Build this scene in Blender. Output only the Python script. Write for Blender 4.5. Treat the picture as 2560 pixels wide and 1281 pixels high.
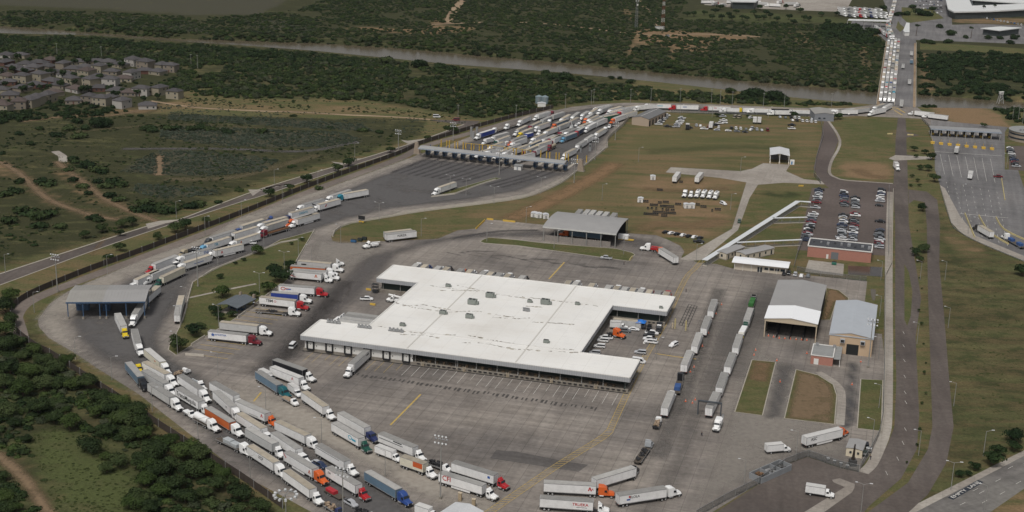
import bpy,math,random
import numpy as np
from mathutils import Vector,Matrix
R = math.radians
for o in list(bpy.data.objects): bpy.data.objects.remove(o)
SC = bpy.context.scene
COL = SC.collection
# ---------------- camera ----------------
F,H,ROLL = 3516.5,197.8,-0.02757
PITCH = math.atan((640 + 434.85) / F)
cam_d = bpy.data.cameras.new('camera');cam = bpy.data.objects.new('camera',cam_d);COL.objects.link(cam)
cam_d.sensor_width = 36.0;cam_d.lens = 36.0 * F / 2560.0
cam_d.clip_start = 1.0;cam_d.clip_end = 20000.0
cam.matrix_world = Matrix.Translation((0,0,H)) @ Matrix.Rotation(math.pi / 2 - PITCH,4,'X') @ Matrix.Rotation(-ROLL,4,'Z')
SC.camera = cam
# ---------------- world, sun, exposure ----------------
SUN_EL,SUN_AZ = 58.0,200.0           # azimuth clockwise from +Y
W = bpy.data.worlds.new('World');SC.world = W;W.use_nodes = True
nt = W.node_tree;nt.nodes.clear()
sky = nt.nodes.new('ShaderNodeTexSky');sky.sky_type = 'NISHITA';sky.sun_disc = False
sky.sun_elevation = R(SUN_EL);sky.sun_rotation = R(SUN_AZ);sky.air_density = 1.0;sky.dust_density = 4.0;sky.ozone_density = 1.0
bg = nt.nodes.new('ShaderNodeBackground');bg.inputs['Strength'].default_value = 0.072
out = nt.nodes.new('ShaderNodeOutputWorld')
hs = nt.nodes.new('ShaderNodeHueSaturation');hs.inputs['Saturation'].default_value = 0.3   # overcast: grey cloud light
nt.links.new(sky.outputs[0],hs.inputs['Color']);nt.links.new(hs.outputs[0],bg.inputs[0]);nt.links.new(bg.outputs[0],out.inputs[0])
sl = bpy.data.lights.new('sun','SUN');sl.energy = 1.75;sl.angle = R(14);sl.color = (1.0,0.96,0.9)
so = bpy.data.objects.new('sun',sl);COL.objects.link(so)
az,el = R(SUN_AZ),R(SUN_EL)
dv = Vector((math.sin(az) * math.cos(el),math.cos(az) * math.cos(el),math.sin(el)))
so.rotation_euler = dv.to_track_quat('Z','Y').to_euler();so.location = (0,0,400)
SC.view_settings.view_transform = 'Standard';SC.view_settings.look = 'None'
SC.view_settings.exposure = 0.17;SC.view_settings.gamma = 1.0
rnd = random.Random(7)
# ---------------- photo geometry: where a seen point stands on a level plane ----------------
_s,_c,_cr,_sr = math.sin(PITCH),math.cos(PITCH),math.cos(ROLL),math.sin(ROLL)
def G(px,py,z=0.0):
 a = (px - 1280.0) / F;b = (py - 640.0) / F
 u = a * _cr - b * _sr;v = a * _sr + b * _cr
 t = (H - z) / (_s + v * _c)
 return Vector((u * t,t * (_c - v * _s),z))
def G2(px,py,z=0.0):
 p = G(px,py,z);return (p.x,p.y)
# ---------------- materials ----------------
MATS = {}
def N(nt,t,**kw):
 n = nt.nodes.new(t)
 for k,v in kw.items():
  if hasattr(n,k): setattr(n,k,v)
 return n
def mat(name,col,rough=0.6,metal=0.0,var=0.0,vscale=0.3,dirt=None,dscale=0.15,damt=0.5,spec=0.3,coat=0.0,emis=None,rand=0.0,streak=None):
 """plain painted / coated surface with soft mottling (var), dirt blotches and per-object tint"""
 if name in MATS: return MATS[name]
 m = bpy.data.materials.new(name);m.use_nodes = True;t = m.node_tree;L = t.links
 b = t.nodes['Principled BSDF']
 b.inputs['Roughness'].default_value = rough;b.inputs['Metallic'].default_value = metal
 b.inputs['Specular IOR Level'].default_value = spec
 if coat: b.inputs['Coat Weight'].default_value = coat;b.inputs['Coat Roughness'].default_value = 0.1
 c4 = (*col,1)
 b.inputs['Base Color'].default_value = c4
 cur = None
 if var or dirt or streak:
  geo = N(t,'ShaderNodeNewGeometry')
  mp = N(t,'ShaderNodeMapping')
  if streak: mp.inputs['Scale'].default_value = streak
  L.new(geo.outputs['Position'],mp.inputs[0])
  nz = N(t,'ShaderNodeTexNoise');nz.inputs['Scale'].default_value = vscale;nz.inputs['Detail'].default_value = 6;nz.inputs['Roughness'].default_value = 0.65
  L.new(mp.outputs[0],nz.inputs['Vector'])
  mr = N(t,'ShaderNodeMapRange');mr.inputs[1].default_value = 0.3;mr.inputs[2].default_value = 0.7
  mr.inputs[3].default_value = 1 - var;mr.inputs[4].default_value = 1 + var
  L.new(nz.outputs[0],mr.inputs[0])
  mx = N(t,'ShaderNodeMix',data_type='RGBA',blend_type='MULTIPLY');mx.inputs[0].default_value = 1
  mx.inputs[6].default_value = c4;L.new(mr.outputs[0],mx.inputs[7]);cur = mx.outputs[2]
  if dirt:
   n2 = N(t,'ShaderNodeTexNoise');n2.inputs['Scale'].default_value = dscale;n2.inputs['Detail'].default_value = 8;n2.inputs['Roughness'].default_value = 0.7
   L.new(geo.outputs['Position'],n2.inputs['Vector'])
   m2 = N(t,'ShaderNodeMapRange');m2.inputs[1].default_value = 0.45;m2.inputs[2].default_value = 0.7;m2.inputs[4].default_value = damt
   L.new(n2.outputs[0],m2.inputs[0])
   x2 = N(t,'ShaderNodeMix',data_type='RGBA');L.new(m2.outputs[0],x2.inputs[0]);L.new(cur,x2.inputs[6]);x2.inputs[7].default_value = (*dirt,1);cur = x2.outputs[2]
 if rand:
  oi = N(t,'ShaderNodeObjectInfo');mr = N(t,'ShaderNodeMapRange');mr.inputs[3].default_value = 1 - rand;mr.inputs[4].default_value = 1 + rand
  L.new(oi.outputs['Random'],mr.inputs[0])
  x3 = N(t,'ShaderNodeMix',data_type='RGBA',blend_type='MULTIPLY');x3.inputs[0].default_value = 1
  if cur: L.new(cur,x3.inputs[6])
  else: x3.inputs[6].default_value = c4
  L.new(mr.outputs[0],x3.inputs[7]);cur = x3.outputs[2]
 if cur: L.new(cur,b.inputs['Base Color'])
 MATS[name] = m
 return m
def pave_mat(name,base,light,dark,joints=0.0,ang=0.0,jw=6.0,jh=9.0,streak=0.0,rough=0.85,n1=0.02):
 """concrete or asphalt: broad tone patches, fine grain, slab joints, stretched tyre wear"""
 m = bpy.data.materials.new(name);m.use_nodes = True;t = m.node_tree;L = t.links
 b = t.nodes['Principled BSDF'];b.inputs['Roughness'].default_value = rough;b.inputs['Specular IOR Level'].default_value = 0.2
 geo = N(t,'ShaderNodeNewGeometry')
 mp = N(t,'ShaderNodeMapping');mp.vector_type = 'POINT';mp.inputs['Rotation'].default_value = (0,0,-ang)
 L.new(geo.outputs['Position'],mp.inputs[0])
 a = N(t,'ShaderNodeTexNoise');a.inputs['Scale'].default_value = n1;a.inputs['Detail'].default_value = 7;a.inputs['Roughness'].default_value = 0.6;L.new(mp.outputs[0],a.inputs['Vector'])
 cr = N(t,'ShaderNodeValToRGB');e = cr.color_ramp
 e.elements[0].position = 0.36;e.elements[0].color = (*dark,1);e.elements[1].position = 0.66;e.elements[1].color = (*light,1)
 k = e.elements.new(0.5);k.color = (*base,1)
 L.new(a.outputs[0],cr.inputs[0]);cur = cr.outputs[0]
 def mult(fac_socket,lo,hi,a0=0.3,a1=0.7):
  nonlocal cur
  mr = N(t,'ShaderNodeMapRange');mr.inputs[1].default_value = a0;mr.inputs[2].default_value = a1;mr.inputs[3].default_value = lo;mr.inputs[4].default_value = hi
  L.new(fac_socket,mr.inputs[0])
  x = N(t,'ShaderNodeMix',data_type='RGBA',blend_type='MULTIPLY');x.inputs[0].default_value = 1;L.new(cur,x.inputs[6]);L.new(mr.outputs[0],x.inputs[7]);cur = x.outputs[2]
 f = N(t,'ShaderNodeTexNoise');f.inputs['Scale'].default_value = 0.7;f.inputs['Detail'].default_value = 5;L.new(mp.outputs[0],f.inputs['Vector']);mult(f.outputs[0],0.86,1.12)
 if streak:
  m2 = N(t,'ShaderNodeMapping');m2.inputs['Scale'].default_value = (0.02,0.35,1);L.new(mp.outputs[0],m2.inputs[0])
  s = N(t,'ShaderNodeTexNoise');s.inputs['Scale'].default_value = 1.0;s.inputs['Detail'].default_value = 4;L.new(m2.outputs[0],s.inputs['Vector']);mult(s.outputs[0],1 - streak,1 + streak * 0.5)
  m3 = N(t,'ShaderNodeMapping');m3.inputs['Scale'].default_value = (0.35,0.03,1);L.new(mp.outputs[0],m3.inputs[0])
  s = N(t,'ShaderNodeTexNoise');s.inputs['Scale'].default_value = 1.0;s.inputs['Detail'].default_value = 3;L.new(m3.outputs[0],s.inputs['Vector']);mult(s.outputs[0],1 - streak * 0.6,1 + streak * 0.3)
 if joints:
  bk = N(t,'ShaderNodeTexBrick');bk.offset = 0.0;bk.inputs['Scale'].default_value = 1.0;bk.inputs['Brick Width'].default_value = jw;bk.inputs['Row Height'].default_value = jh
  bk.inputs['Mortar Size'].default_value = 0.07;bk.inputs['Mortar Smooth'].default_value = 0.3;bk.inputs['Bias'].default_value = 0.0
  bk.inputs['Color1'].default_value = (1,1,1,1);bk.inputs['Color2'].default_value = (0.93,0.92,0.91,1)
  bk.inputs['Mortar'].default_value = (1 - joints,) * 3 + (1,)
  L.new(mp.outputs[0],bk.inputs['Vector'])
  x = N(t,'ShaderNodeMix',data_type='RGBA',blend_type='MULTIPLY');x.inputs[0].default_value = 1;L.new(cur,x.inputs[6]);L.new(bk.outputs['Color'],x.inputs[7]);cur = x.outputs[2]
 L.new(cur,b.inputs['Base Color'])
 MATS[name] = m
 return m
# ---------------- mesh helpers ----------------
class MB:
 def __init__(s): s.v = [];s.f = [];s.m = []
 def face(s,pts,m=0):
  n = len(s.v);s.v += [tuple(p) for p in pts];s.f.append(tuple(range(n,n + len(pts))));s.m.append(m);return s
 def box(s,x0,x1,y0,y1,z0,z1,m=0,M=None):
  c = [(x0,y0,z0),(x1,y0,z0),(x1,y1,z0),(x0,y1,z0),(x0,y0,z1),(x1,y0,z1),(x1,y1,z1),(x0,y1,z1)]
  if M is not None: c = [tuple(M @ Vector(p)) for p in c]
  n = len(s.v);s.v += c
  for f in ((0,3,2,1),(4,5,6,7),(0,1,5,4),(1,2,6,5),(2,3,7,6),(3,0,4,7)):
   s.f.append(tuple(n + i for i in f));s.m.append(m)
  return s
 def cyl(s,p0,p1,r0,r1=None,n=8,m=0,cap=True):
  if r1 is None: r1 = r0
  p0 = Vector(p0);p1 = Vector(p1);d = (p1 - p0).normalized()
  a = d.orthogonal().normalized();b = d.cross(a)
  k = len(s.v)
  for p,r in ((p0,r0),(p1,r1)):
   for i in range(n):
    t = 2 * math.pi * i / n;q = p + a * (math.cos(t) * r) + b * (math.sin(t) * r);s.v.append(tuple(q))
  for i in range(n):
   j = (i + 1) % n;s.f.append((k + i,k + j,k + n + j,k + n + i));s.m.append(m)
  if cap:
   s.f.append(tuple(k + i for i in reversed(range(n))));s.m.append(m);s.f.append(tuple(k + n + i for i in range(n)));s.m.append(m)
  return s
 def loft(s,st,m=0,c=0.12):
  """st: (x, halfwidth, zb, zt, [top half width]) sections along x, chamfered corners"""
  k = len(s.v);n = 8
  for q in st:
   x,w,zb,zt = q[:4];wt = q[4] if len(q) > 4 else w;cc = min(c,(zt - zb) * 0.35)
   s.v += [(x,-w + cc,zb),(x,w - cc,zb),(x,w,zb + cc),(x,wt + (w - wt) * 0.15,zt - cc),(x,wt - cc,zt),(x,-wt + cc,zt),(x,-wt - (w - wt) * 0.15,zt - cc),(x,-w,zb + cc)]
  for a in range(len(st) - 1):
   for i in range(n):
    j = (i + 1) % n;s.f.append((k + a * n + i,k + a * n + j,k + (a + 1) * n + j,k + (a + 1) * n + i));s.m.append(m)
  s.f.append(tuple(k + i for i in range(n)));s.m.append(m)
  s.f.append(tuple(k + (len(st) - 1) * n + i for i in reversed(range(n))));s.m.append(m)
  return s
 def prism(s,poly,z0,z1,m=0,mt=None):
  a = sum(poly[i][0] * poly[(i + 1) % len(poly)][1] - poly[(i + 1) % len(poly)][0] * poly[i][1] for i in range(len(poly)))
  if a < 0: poly = poly[::-1]
  n = len(s.v);k = len(poly)
  s.v += [(p[0],p[1],z0) for p in poly] + [(p[0],p[1],z1) for p in poly]
  for i in range(k):
   j = (i + 1) % k;s.f.append((n + i,n + j,n + k + j,n + k + i));s.m.append(m)
  s.f.append(tuple(n + k + i for i in range(k)));s.m.append(m if mt is None else mt)
  s.f.append(tuple(n + i for i in reversed(range(k))));s.m.append(m)
  return s
 def mesh(s,name):
  me = bpy.data.meshes.new(name);me.from_pydata(s.v,[],s.f)
  if any(s.m): me.polygons.foreach_set('material_index',s.m)
  me.update();return me
def tag(o,label=None,cat=None,group=None,kind=None):
 if label: o['label'] = label
 if cat: o['category'] = cat
 if group: o['group'] = group
 if kind: o['kind'] = kind
 return o
def put(name,me,mats,parent=None,loc=(0,0,0),rz=0.0):
 if isinstance(me,MB): me = me.mesh(name)
 if not isinstance(mats,(list,tuple)): mats = [mats]
 if len(me.materials) == 0:
  for m in mats: me.materials.append(m)
 o = bpy.data.objects.new(name,me);COL.objects.link(o)
 for i,m in enumerate(mats):
  if me.materials[i] != m: o.material_slots[i].link = 'OBJECT';o.material_slots[i].material = m
 o.location = loc;o.rotation_euler = (0,0,rz)
 if parent: o.parent = parent
 return o
def thing(name,label,cat,loc=(0,0,0),rz=0.0,group=None):
 o = bpy.data.objects.new(name,None);COL.objects.link(o);o.empty_display_size = 1
 o.location = loc;o.rotation_euler = (0,0,rz);return tag(o,label,cat,group)
def struct(name,mb,mats): return tag(put(name,mb,mats),kind='structure')
def sheet(name,poly_px,z,m,z0=0.0):
 """flat ground sheet from an outline (photo points on the ground)"""
 pts = [G2(x,y,z0) for x,y in poly_px]
 a = sum(pts[i][0] * pts[(i + 1) % len(pts)][1] - pts[(i + 1) % len(pts)][0] * pts[i][1] for i in range(len(pts)))
 if a < 0: pts = pts[::-1]
 mb = MB();mb.face([(p[0],p[1],z) for p in pts]);o = struct(name,mb,m)
 if 'ground' in m.name:
  at = o.data.color_attributes.new('cover','FLOAT_COLOR','POINT');at.data.foreach_set('color',[0.0,.4,0.0,0.0] * len(pts))
 return o
def wear_sheet(name,poly_px,z,col,fade=5.0,amt=.8,step=3.0,ns=.05,world=False):
 """worn or paler pavement tone that thins out towards an uneven edge"""
 P = poly_px if world else [G2(x,y) for x,y in poly_px];xs = np.arange(min(p[0] for p in P) - step,max(p[0] for p in P) + step,step);ys = np.arange(min(p[1] for p in P) - step,max(p[1] for p in P) + step,step)
 X,Y = np.meshgrid(xs,ys);sh = X.shape;X = X.ravel();Y = Y.ravel();ins = inpoly(X,Y,P);d = np.full(len(X),1e9)
 for i in range(len(P)):
  a = np.array(P[i]);b = np.array(P[(i + 1) % len(P)]);e = b - a;t = np.clip(((X - a[0]) * e[0] + (Y - a[1]) * e[1]) / max(e @ e,1e-6),0,1);d = np.minimum(d,np.hypot(X - a[0] - t * e[0],Y - a[1] - t * e[1]))
 al = np.where(ins,np.clip(d / fade,0,1),0);al = (al * al * (3 - 2 * al)).reshape(sh)
 mb = MB();vid = {};val = []
 for j in range(sh[0] - 1):
  for i in range(sh[1] - 1):
   if al[j:j + 2,i:i + 2].max() <= 0: continue
   f = []
   for q in ((j,i),(j,i + 1),(j + 1,i + 1),(j + 1,i)):
    if q not in vid: vid[q] = len(mb.v);mb.v.append((xs[q[1]],ys[q[0]],z));val.append(float(al[q]))
    f.append(vid[q])
   mb.f.append(tuple(f));mb.m.append(0)
 key = 'wear_%.3f_%.2f' % (col[0],amt)
 if key not in MATS:
  m = bpy.data.materials.new(key);m.use_nodes = True;t = m.node_tree;b = t.nodes['Principled BSDF'];b.inputs['Roughness'].default_value = .85;b.inputs['Specular IOR Level'].default_value = .2
  g = N(t,'ShaderNodeNewGeometry');n1 = N(t,'ShaderNodeTexNoise');n1.inputs['Scale'].default_value = .6;n1.inputs['Detail'].default_value = 5;t.links.new(g.outputs['Position'],n1.inputs['Vector'])
  cr = N(t,'ShaderNodeValToRGB');cr.color_ramp.elements[0].position = .3;cr.color_ramp.elements[0].color = (*[c * .85 for c in col],1);cr.color_ramp.elements[1].position = .7;cr.color_ramp.elements[1].color = (*[c * 1.15 for c in col],1);t.links.new(n1.outputs[0],cr.inputs[0]);t.links.new(cr.outputs[0],b.inputs['Base Color'])
  at = N(t,'ShaderNodeAttribute',attribute_name='wear');n2 = N(t,'ShaderNodeTexNoise');n2.inputs['Scale'].default_value = ns;n2.inputs['Detail'].default_value = 6;n2.inputs['Roughness'].default_value = .65;t.links.new(g.outputs['Position'],n2.inputs['Vector'])
  mr = N(t,'ShaderNodeMapRange');mr.inputs[1].default_value = .12;mr.inputs[2].default_value = .5;t.links.new(n2.outputs[0],mr.inputs[0]);mu = N(t,'ShaderNodeMath',operation='MULTIPLY');t.links.new(at.outputs['Fac'],mu.inputs[0]);t.links.new(mr.outputs[0],mu.inputs[1])
  m3 = N(t,'ShaderNodeMath',operation='MULTIPLY');m3.inputs[1].default_value = amt;t.links.new(mu.outputs[0],m3.inputs[0])
  tr = N(t,'ShaderNodeBsdfTransparent');ms = N(t,'ShaderNodeMixShader');t.links.new(m3.outputs[0],ms.inputs[0]);t.links.new(tr.outputs[0],ms.inputs[1]);t.links.new(b.outputs[0],ms.inputs[2]);t.links.new(ms.outputs[0],t.nodes['Material Output'].inputs[0]);MATS[key] = m
 o = struct(name,mb,MATS[key]);a = o.data.attributes.new('wear','FLOAT','POINT');a.data.foreach_set('value',val);return o
def strip_pts(pts,w):
 """left and right offset lines of a centre polyline (world xy)"""
 out = []
 for i,p in enumerate(pts):
  a = Vector(pts[max(i - 1,0)]);b = Vector(pts[min(i + 1,len(pts) - 1)]);d = (b - a).normalized();n = Vector((-d.y,d.x))
  out.append((Vector(p) + n * w / 2,Vector(p) - n * w / 2))
 return out
def strip(mb,pts,w,z0,z1=None,m=0):
 q = strip_pts(pts,w)
 for i in range(len(q) - 1):
  a,b = q[i];c,d = q[i + 1]
  if z1 is None: mb.face([(b.x,b.y,z0),(d.x,d.y,z0),(c.x,c.y,z0),(a.x,a.y,z0)],m)
  else:
   mb.face([(b.x,b.y,z1),(d.x,d.y,z1),(c.x,c.y,z1),(a.x,a.y,z1)],m)
   mb.face([(b.x,b.y,z0),(d.x,d.y,z0),(d.x,d.y,z1),(b.x,b.y,z1)],m)
   mb.face([(c.x,c.y,z0),(a.x,a.y,z0),(a.x,a.y,z1),(c.x,c.y,z1)],m)
 if z1 is not None:
  for k in (0,-1):
   a,b = q[k];f = [(a.x,a.y,z0),(b.x,b.y,z0),(b.x,b.y,z1),(a.x,a.y,z1)];mb.face(f if k == 0 else f[::-1],m)
 return mb
def smooth_line(pts,n=6):
 P = [Vector(p).to_2d() for p in pts];out = []
 for i in range(len(P) - 1):
  p0 = P[max(i - 1,0)];p1 = P[i];p2 = P[i + 1];p3 = P[min(i + 2,len(P) - 1)]
  for k in range(n):
   t = k / n
   out.append(0.5 * ((2 * p1) + (p2 - p0) * t + (2 * p0 - 5 * p1 + 4 * p2 - p3) * t * t + (3 * p1 - p0 - 3 * p2 + p3) * t ** 3))
 out.append(P[-1]);return out
def resample(pts,step):
 out = [Vector(pts[0])];acc = 0.0
 for i in range(len(pts) - 1):
  a = Vector(pts[i]);b = Vector(pts[i + 1]);L = (b - a).length;t = step - acc
  while t <= L: out.append(a + (b - a) * (t / L));t += step
  acc = L - (t - step)
 return out
ORD = ['first','second','third','fourth','fifth','sixth','seventh','eighth','ninth','tenth','eleventh','twelfth','thirteenth','fourteenth','fifteenth','sixteenth','seventeenth','eighteenth','nineteenth','twentieth']
def ordn(i):
 if i < 20: return ORD[i]
 tens = ['','','twenty','thirty','forty','fifty','sixty']
 k = i + 1
 if k % 10 == 0: return {30: 'thirtieth',40: 'fortieth',50: 'fiftieth',60: 'sixtieth'}[k]
 return tens[k // 10] + '-' + ORD[k % 10 - 1]
def text_mesh(txt,size,name='lettering'):
 cu = bpy.data.curves.new(name,'FONT');cu.body = txt;cu.size = size;cu.align_x = 'CENTER';cu.align_y = 'CENTER';cu.extrude = 0.006;cu.offset = 0.012 * size
 o = bpy.data.objects.new(name,cu);COL.objects.link(o)
 bpy.context.view_layer.update()
 me = bpy.data.meshes.new_from_object(o);bpy.data.objects.remove(o);bpy.data.curves.remove(cu);me.name = name
 return me
def track(name,pts,w,z,col,amt=.85):
 q = strip_pts(smooth_line([G2(*p) for p in pts],4),w);wear_sheet(name,[tuple(a) for a,b in q] + [tuple(b) for a,b in q[::-1]],z,col,w * .42,amt,1.4,.12,True)
TH = R(-15.5)
# ---------------- river course (water level -4) ----------------
WZ = -4.0
_far = [(-700,28),(0,66),(200,80),(430,98),(600,103),(800,110),(1000,122),(1220,143),(1400,158),(1600,178),(1900,207),(2190,232),(2400,246),(2560,258),(3200,300)]
_near = [(-700,52),(0,88),(250,94),(430,107),(600,118),(800,133),(1000,153),(1130,166),(1400,186),(1650,211),(1990,250),(2190,268),(2330,274),(2450,276),(2560,284),(3200,325)]
_fp = [G2(x,y,WZ) for x,y in _far];_np = [G2(x,y,WZ) for x,y in _near]
def river(X):
 f = np.interp(X,[p[0] for p in _fp],[p[1] for p in _fp]);n = np.interp(X,[p[0] for p in _np],[p[1] for p in _np])
 return (f + n) / 2,(f - n) / 2
def ground_z(X,Y):
 X = np.asarray(X,float);Y = np.asarray(Y,float);c,hw = river(X)
 d = np.abs(Y - c) - hw;t = np.clip((d + 2.0) / 15.0,0,1);t = t * t * (3 - 2 * t)
 return -6.5 * (1 - t)
def inpoly(X,Y,poly):
 r = np.zeros(X.shape,bool);n = len(poly)
 for i in range(n):
  x0,y0 = poly[i];x1,y1 = poly[(i + 1) % n]
  if y0 == y1: continue
  c = ((Y < y0) != (Y < y1)) & (X < (x1 - x0) * (Y - y0) / (y1 - y0) + x0);r ^= c
 return r
def pxpoly(p): return [G2(x,y) for x,y in p]
# zones painted as ground cover: (channel, weight, outline)   0 bare earth, 1 fresh green, 2 dark olive, also dimming painted into the left field, 3 grey-brown reeds
ZONES = [
 (2,0.55,[(-400,60),(1600,60),(1600,200),(1480,258),(1200,300),(900,250),(560,246),(440,190),(-400,130)]),
 (2,0.8,[(-600,-60),(3000,-60),(3000,120),(2500,250),(2200,225),(1400,155),(800,108),(0,62),(-600,30)]),
 (3,0.9,[(-500,-30),(760,-20),(650,35),(480,38),(250,22),(-500,-5)]),
 (3,0.4,[(250,40),(480,55),(530,85),(380,75)]),(3,0.4,[(600,45),(800,60),(780,90),(600,62)]),
 (0,0.6,[(860,70),(900,66),(1060,75),(1085,40),(1105,42),(1110,62),(1200,70),(1150,82),(1060,86),(870,76)]),
 (0,0.9,[(1110,60),(1118,35),(1140,10),(1155,-5),(1168,-5),(1150,15),(1130,35),(1122,58)]),
 (0,0.62,[(1580,72),(1600,70),(1720,78),(1900,90),(1880,98),(1780,105),(1770,132),(1700,128),(1672,118),(1580,112)]),
 (0,0.9,[(1562,140),(1590,85),(1600,88),(1578,140)]),(0,0.9,[(1672,150),(1680,110),(1692,112),(1680,150)]),
 (0,0.5,[(1600,70),(1560,40),(1555,0),(1570,0),(1580,40),(1615,70)]),
 (0,0.45,[(1960,75),(2010,80),(2060,130),(1990,110)]),
 (0,0.45,[(2140,118),(2185,105),(2185,215),(2160,225),(2150,150)]),
 (0,0.5,[(2295,130),(2320,130),(2345,240),(2300,232)]),
 (1,0.45,[(1700,40),(1740,24),(2080,40),(2170,62),(1890,58),(1690,48)]),
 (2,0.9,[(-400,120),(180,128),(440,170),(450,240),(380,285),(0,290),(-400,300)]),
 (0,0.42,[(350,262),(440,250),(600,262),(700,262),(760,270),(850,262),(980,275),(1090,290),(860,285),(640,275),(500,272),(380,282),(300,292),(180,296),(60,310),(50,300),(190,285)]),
 (2,0.72,[(-500,262),(1060,300),(1060,340),(660,455),(360,560),(-100,700),(-500,700)]),  # left field: cloud shade and vignette dimming put into the ground tone
 (3,0.7,[(400,315),(620,322),(850,330),(910,350),(820,368),(560,366),(400,345)]),
 (3,0.7,[(405,375),(560,382),(700,400),(650,430),(520,440),(400,436),(300,430),(340,400)]),
 (3,0.6,[(340,460),(540,470),(550,485),(420,500),(330,480)]),(3,0.6,[(420,282),(900,310),(940,330),(620,312),(420,300)]),
 (0,0.9,[(392,440),(394,395),(400,385),(406,400),(405,440)]),
 (0,0.8,[(140,405),(170,425),(260,495),(400,550),(380,558),(230,500),(130,415)]),
 (0,0.8,[(-100,390),(0,402),(50,432),(150,505),(260,540),(340,552),(240,548),(130,510),(30,440),(-100,405)]),
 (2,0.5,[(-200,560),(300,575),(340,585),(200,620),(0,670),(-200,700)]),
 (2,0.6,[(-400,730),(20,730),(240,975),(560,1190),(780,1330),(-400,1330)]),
 (1,0.75,[(70,1120),(90,1075),(170,1075),(300,1130),(350,1200),(360,1290),(140,1290),(110,1200)]),
 (0,0.75,[(-60,1110),(0,1128),(50,1165),(100,1235),(150,1300),(110,1300),(60,1225),(0,1158),(-60,1135)]),
 (0,0.5,[(190,1000),(260,1010),(350,1180),(290,1130)]),
 (0,0.3,[(1160,640),(1150,540),(1520,400),(1560,310),(2040,300),(2060,340),(2030,480),(1860,480),(1800,600),(1600,570),(1380,530)]),
 (1,0.5,[(1580,330),(1760,330),(1980,345),(2020,400),(1900,375),(1700,385),(1560,370)]),
 (0,0.8,[(1300,530),(1440,450),(1530,410),(1500,450),(1380,505),(1300,545)]),(0,0.55,[(1560,440),(1840,440),(1850,470),(1700,480),(1560,470)]),
 (0,0.55,[(1580,480),(1840,500),(1830,560),(1780,600),(1640,590),(1600,520)]),(0,0.5,[(1790,600),(1840,580),(1720,650),(1700,620)]),
 (1,0.4,[(1890,460),(2050,470),(2000,520),(1900,560)]),(1,0.4,[(1420,520),(1640,440),(1560,430),(1460,480)]),
 (1,0.4,[(2080,300),(2240,295),(2240,380),(2100,360)]),(0,0.75,[(2100,400),(2235,410),(2225,455),(2110,445)]),(1,0.4,[(2110,370),(2150,380),(2180,400),(2080,400)]),
 (0,0.95,[(2325,268),(2430,250),(2500,292),(2525,318),(2420,312),(2340,290)]),
 (1,0.5,[(860,560),(1050,545),(1200,520),(1160,540),(1000,580),(950,592),(860,600)]),
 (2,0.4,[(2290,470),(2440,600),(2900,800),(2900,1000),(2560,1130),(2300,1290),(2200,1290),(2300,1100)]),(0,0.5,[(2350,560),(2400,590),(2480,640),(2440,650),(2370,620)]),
 (0,0.4,[(2385,900),(2410,1000),(2400,1200),(2330,1240),(2380,1100)]),
 (0,0.7,[(-50,770),(60,770),(60,860),(130,905),(420,1085),(700,1260),(640,1260),(400,1085),(230,975),(120,905),(40,850)]),
 (0,0.35,[(2150,60),(2560,60),(2560,110),(2150,90)]),(0,0.6,[(2380,40),(2700,50),(2700,60),(2380,56)]),
 (0,0.6,[(2475,1290),(2560,1225),(2700,1120),(2700,1400),(2400,1400)]),
]
def zone_weights(X,Y):
 w = np.zeros((len(X),4))
 for ch,k,poly in ZONES:
  P = pxpoly(poly);m = np.zeros(len(X))
  for dx,dy in ((0,0),(6,0),(-6,0),(0,8),(0,-8)): m += inpoly(X + dx,Y + dy,P)
  w[:,ch] = np.maximum(w[:,ch],m / 5 * k)
 return w
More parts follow.
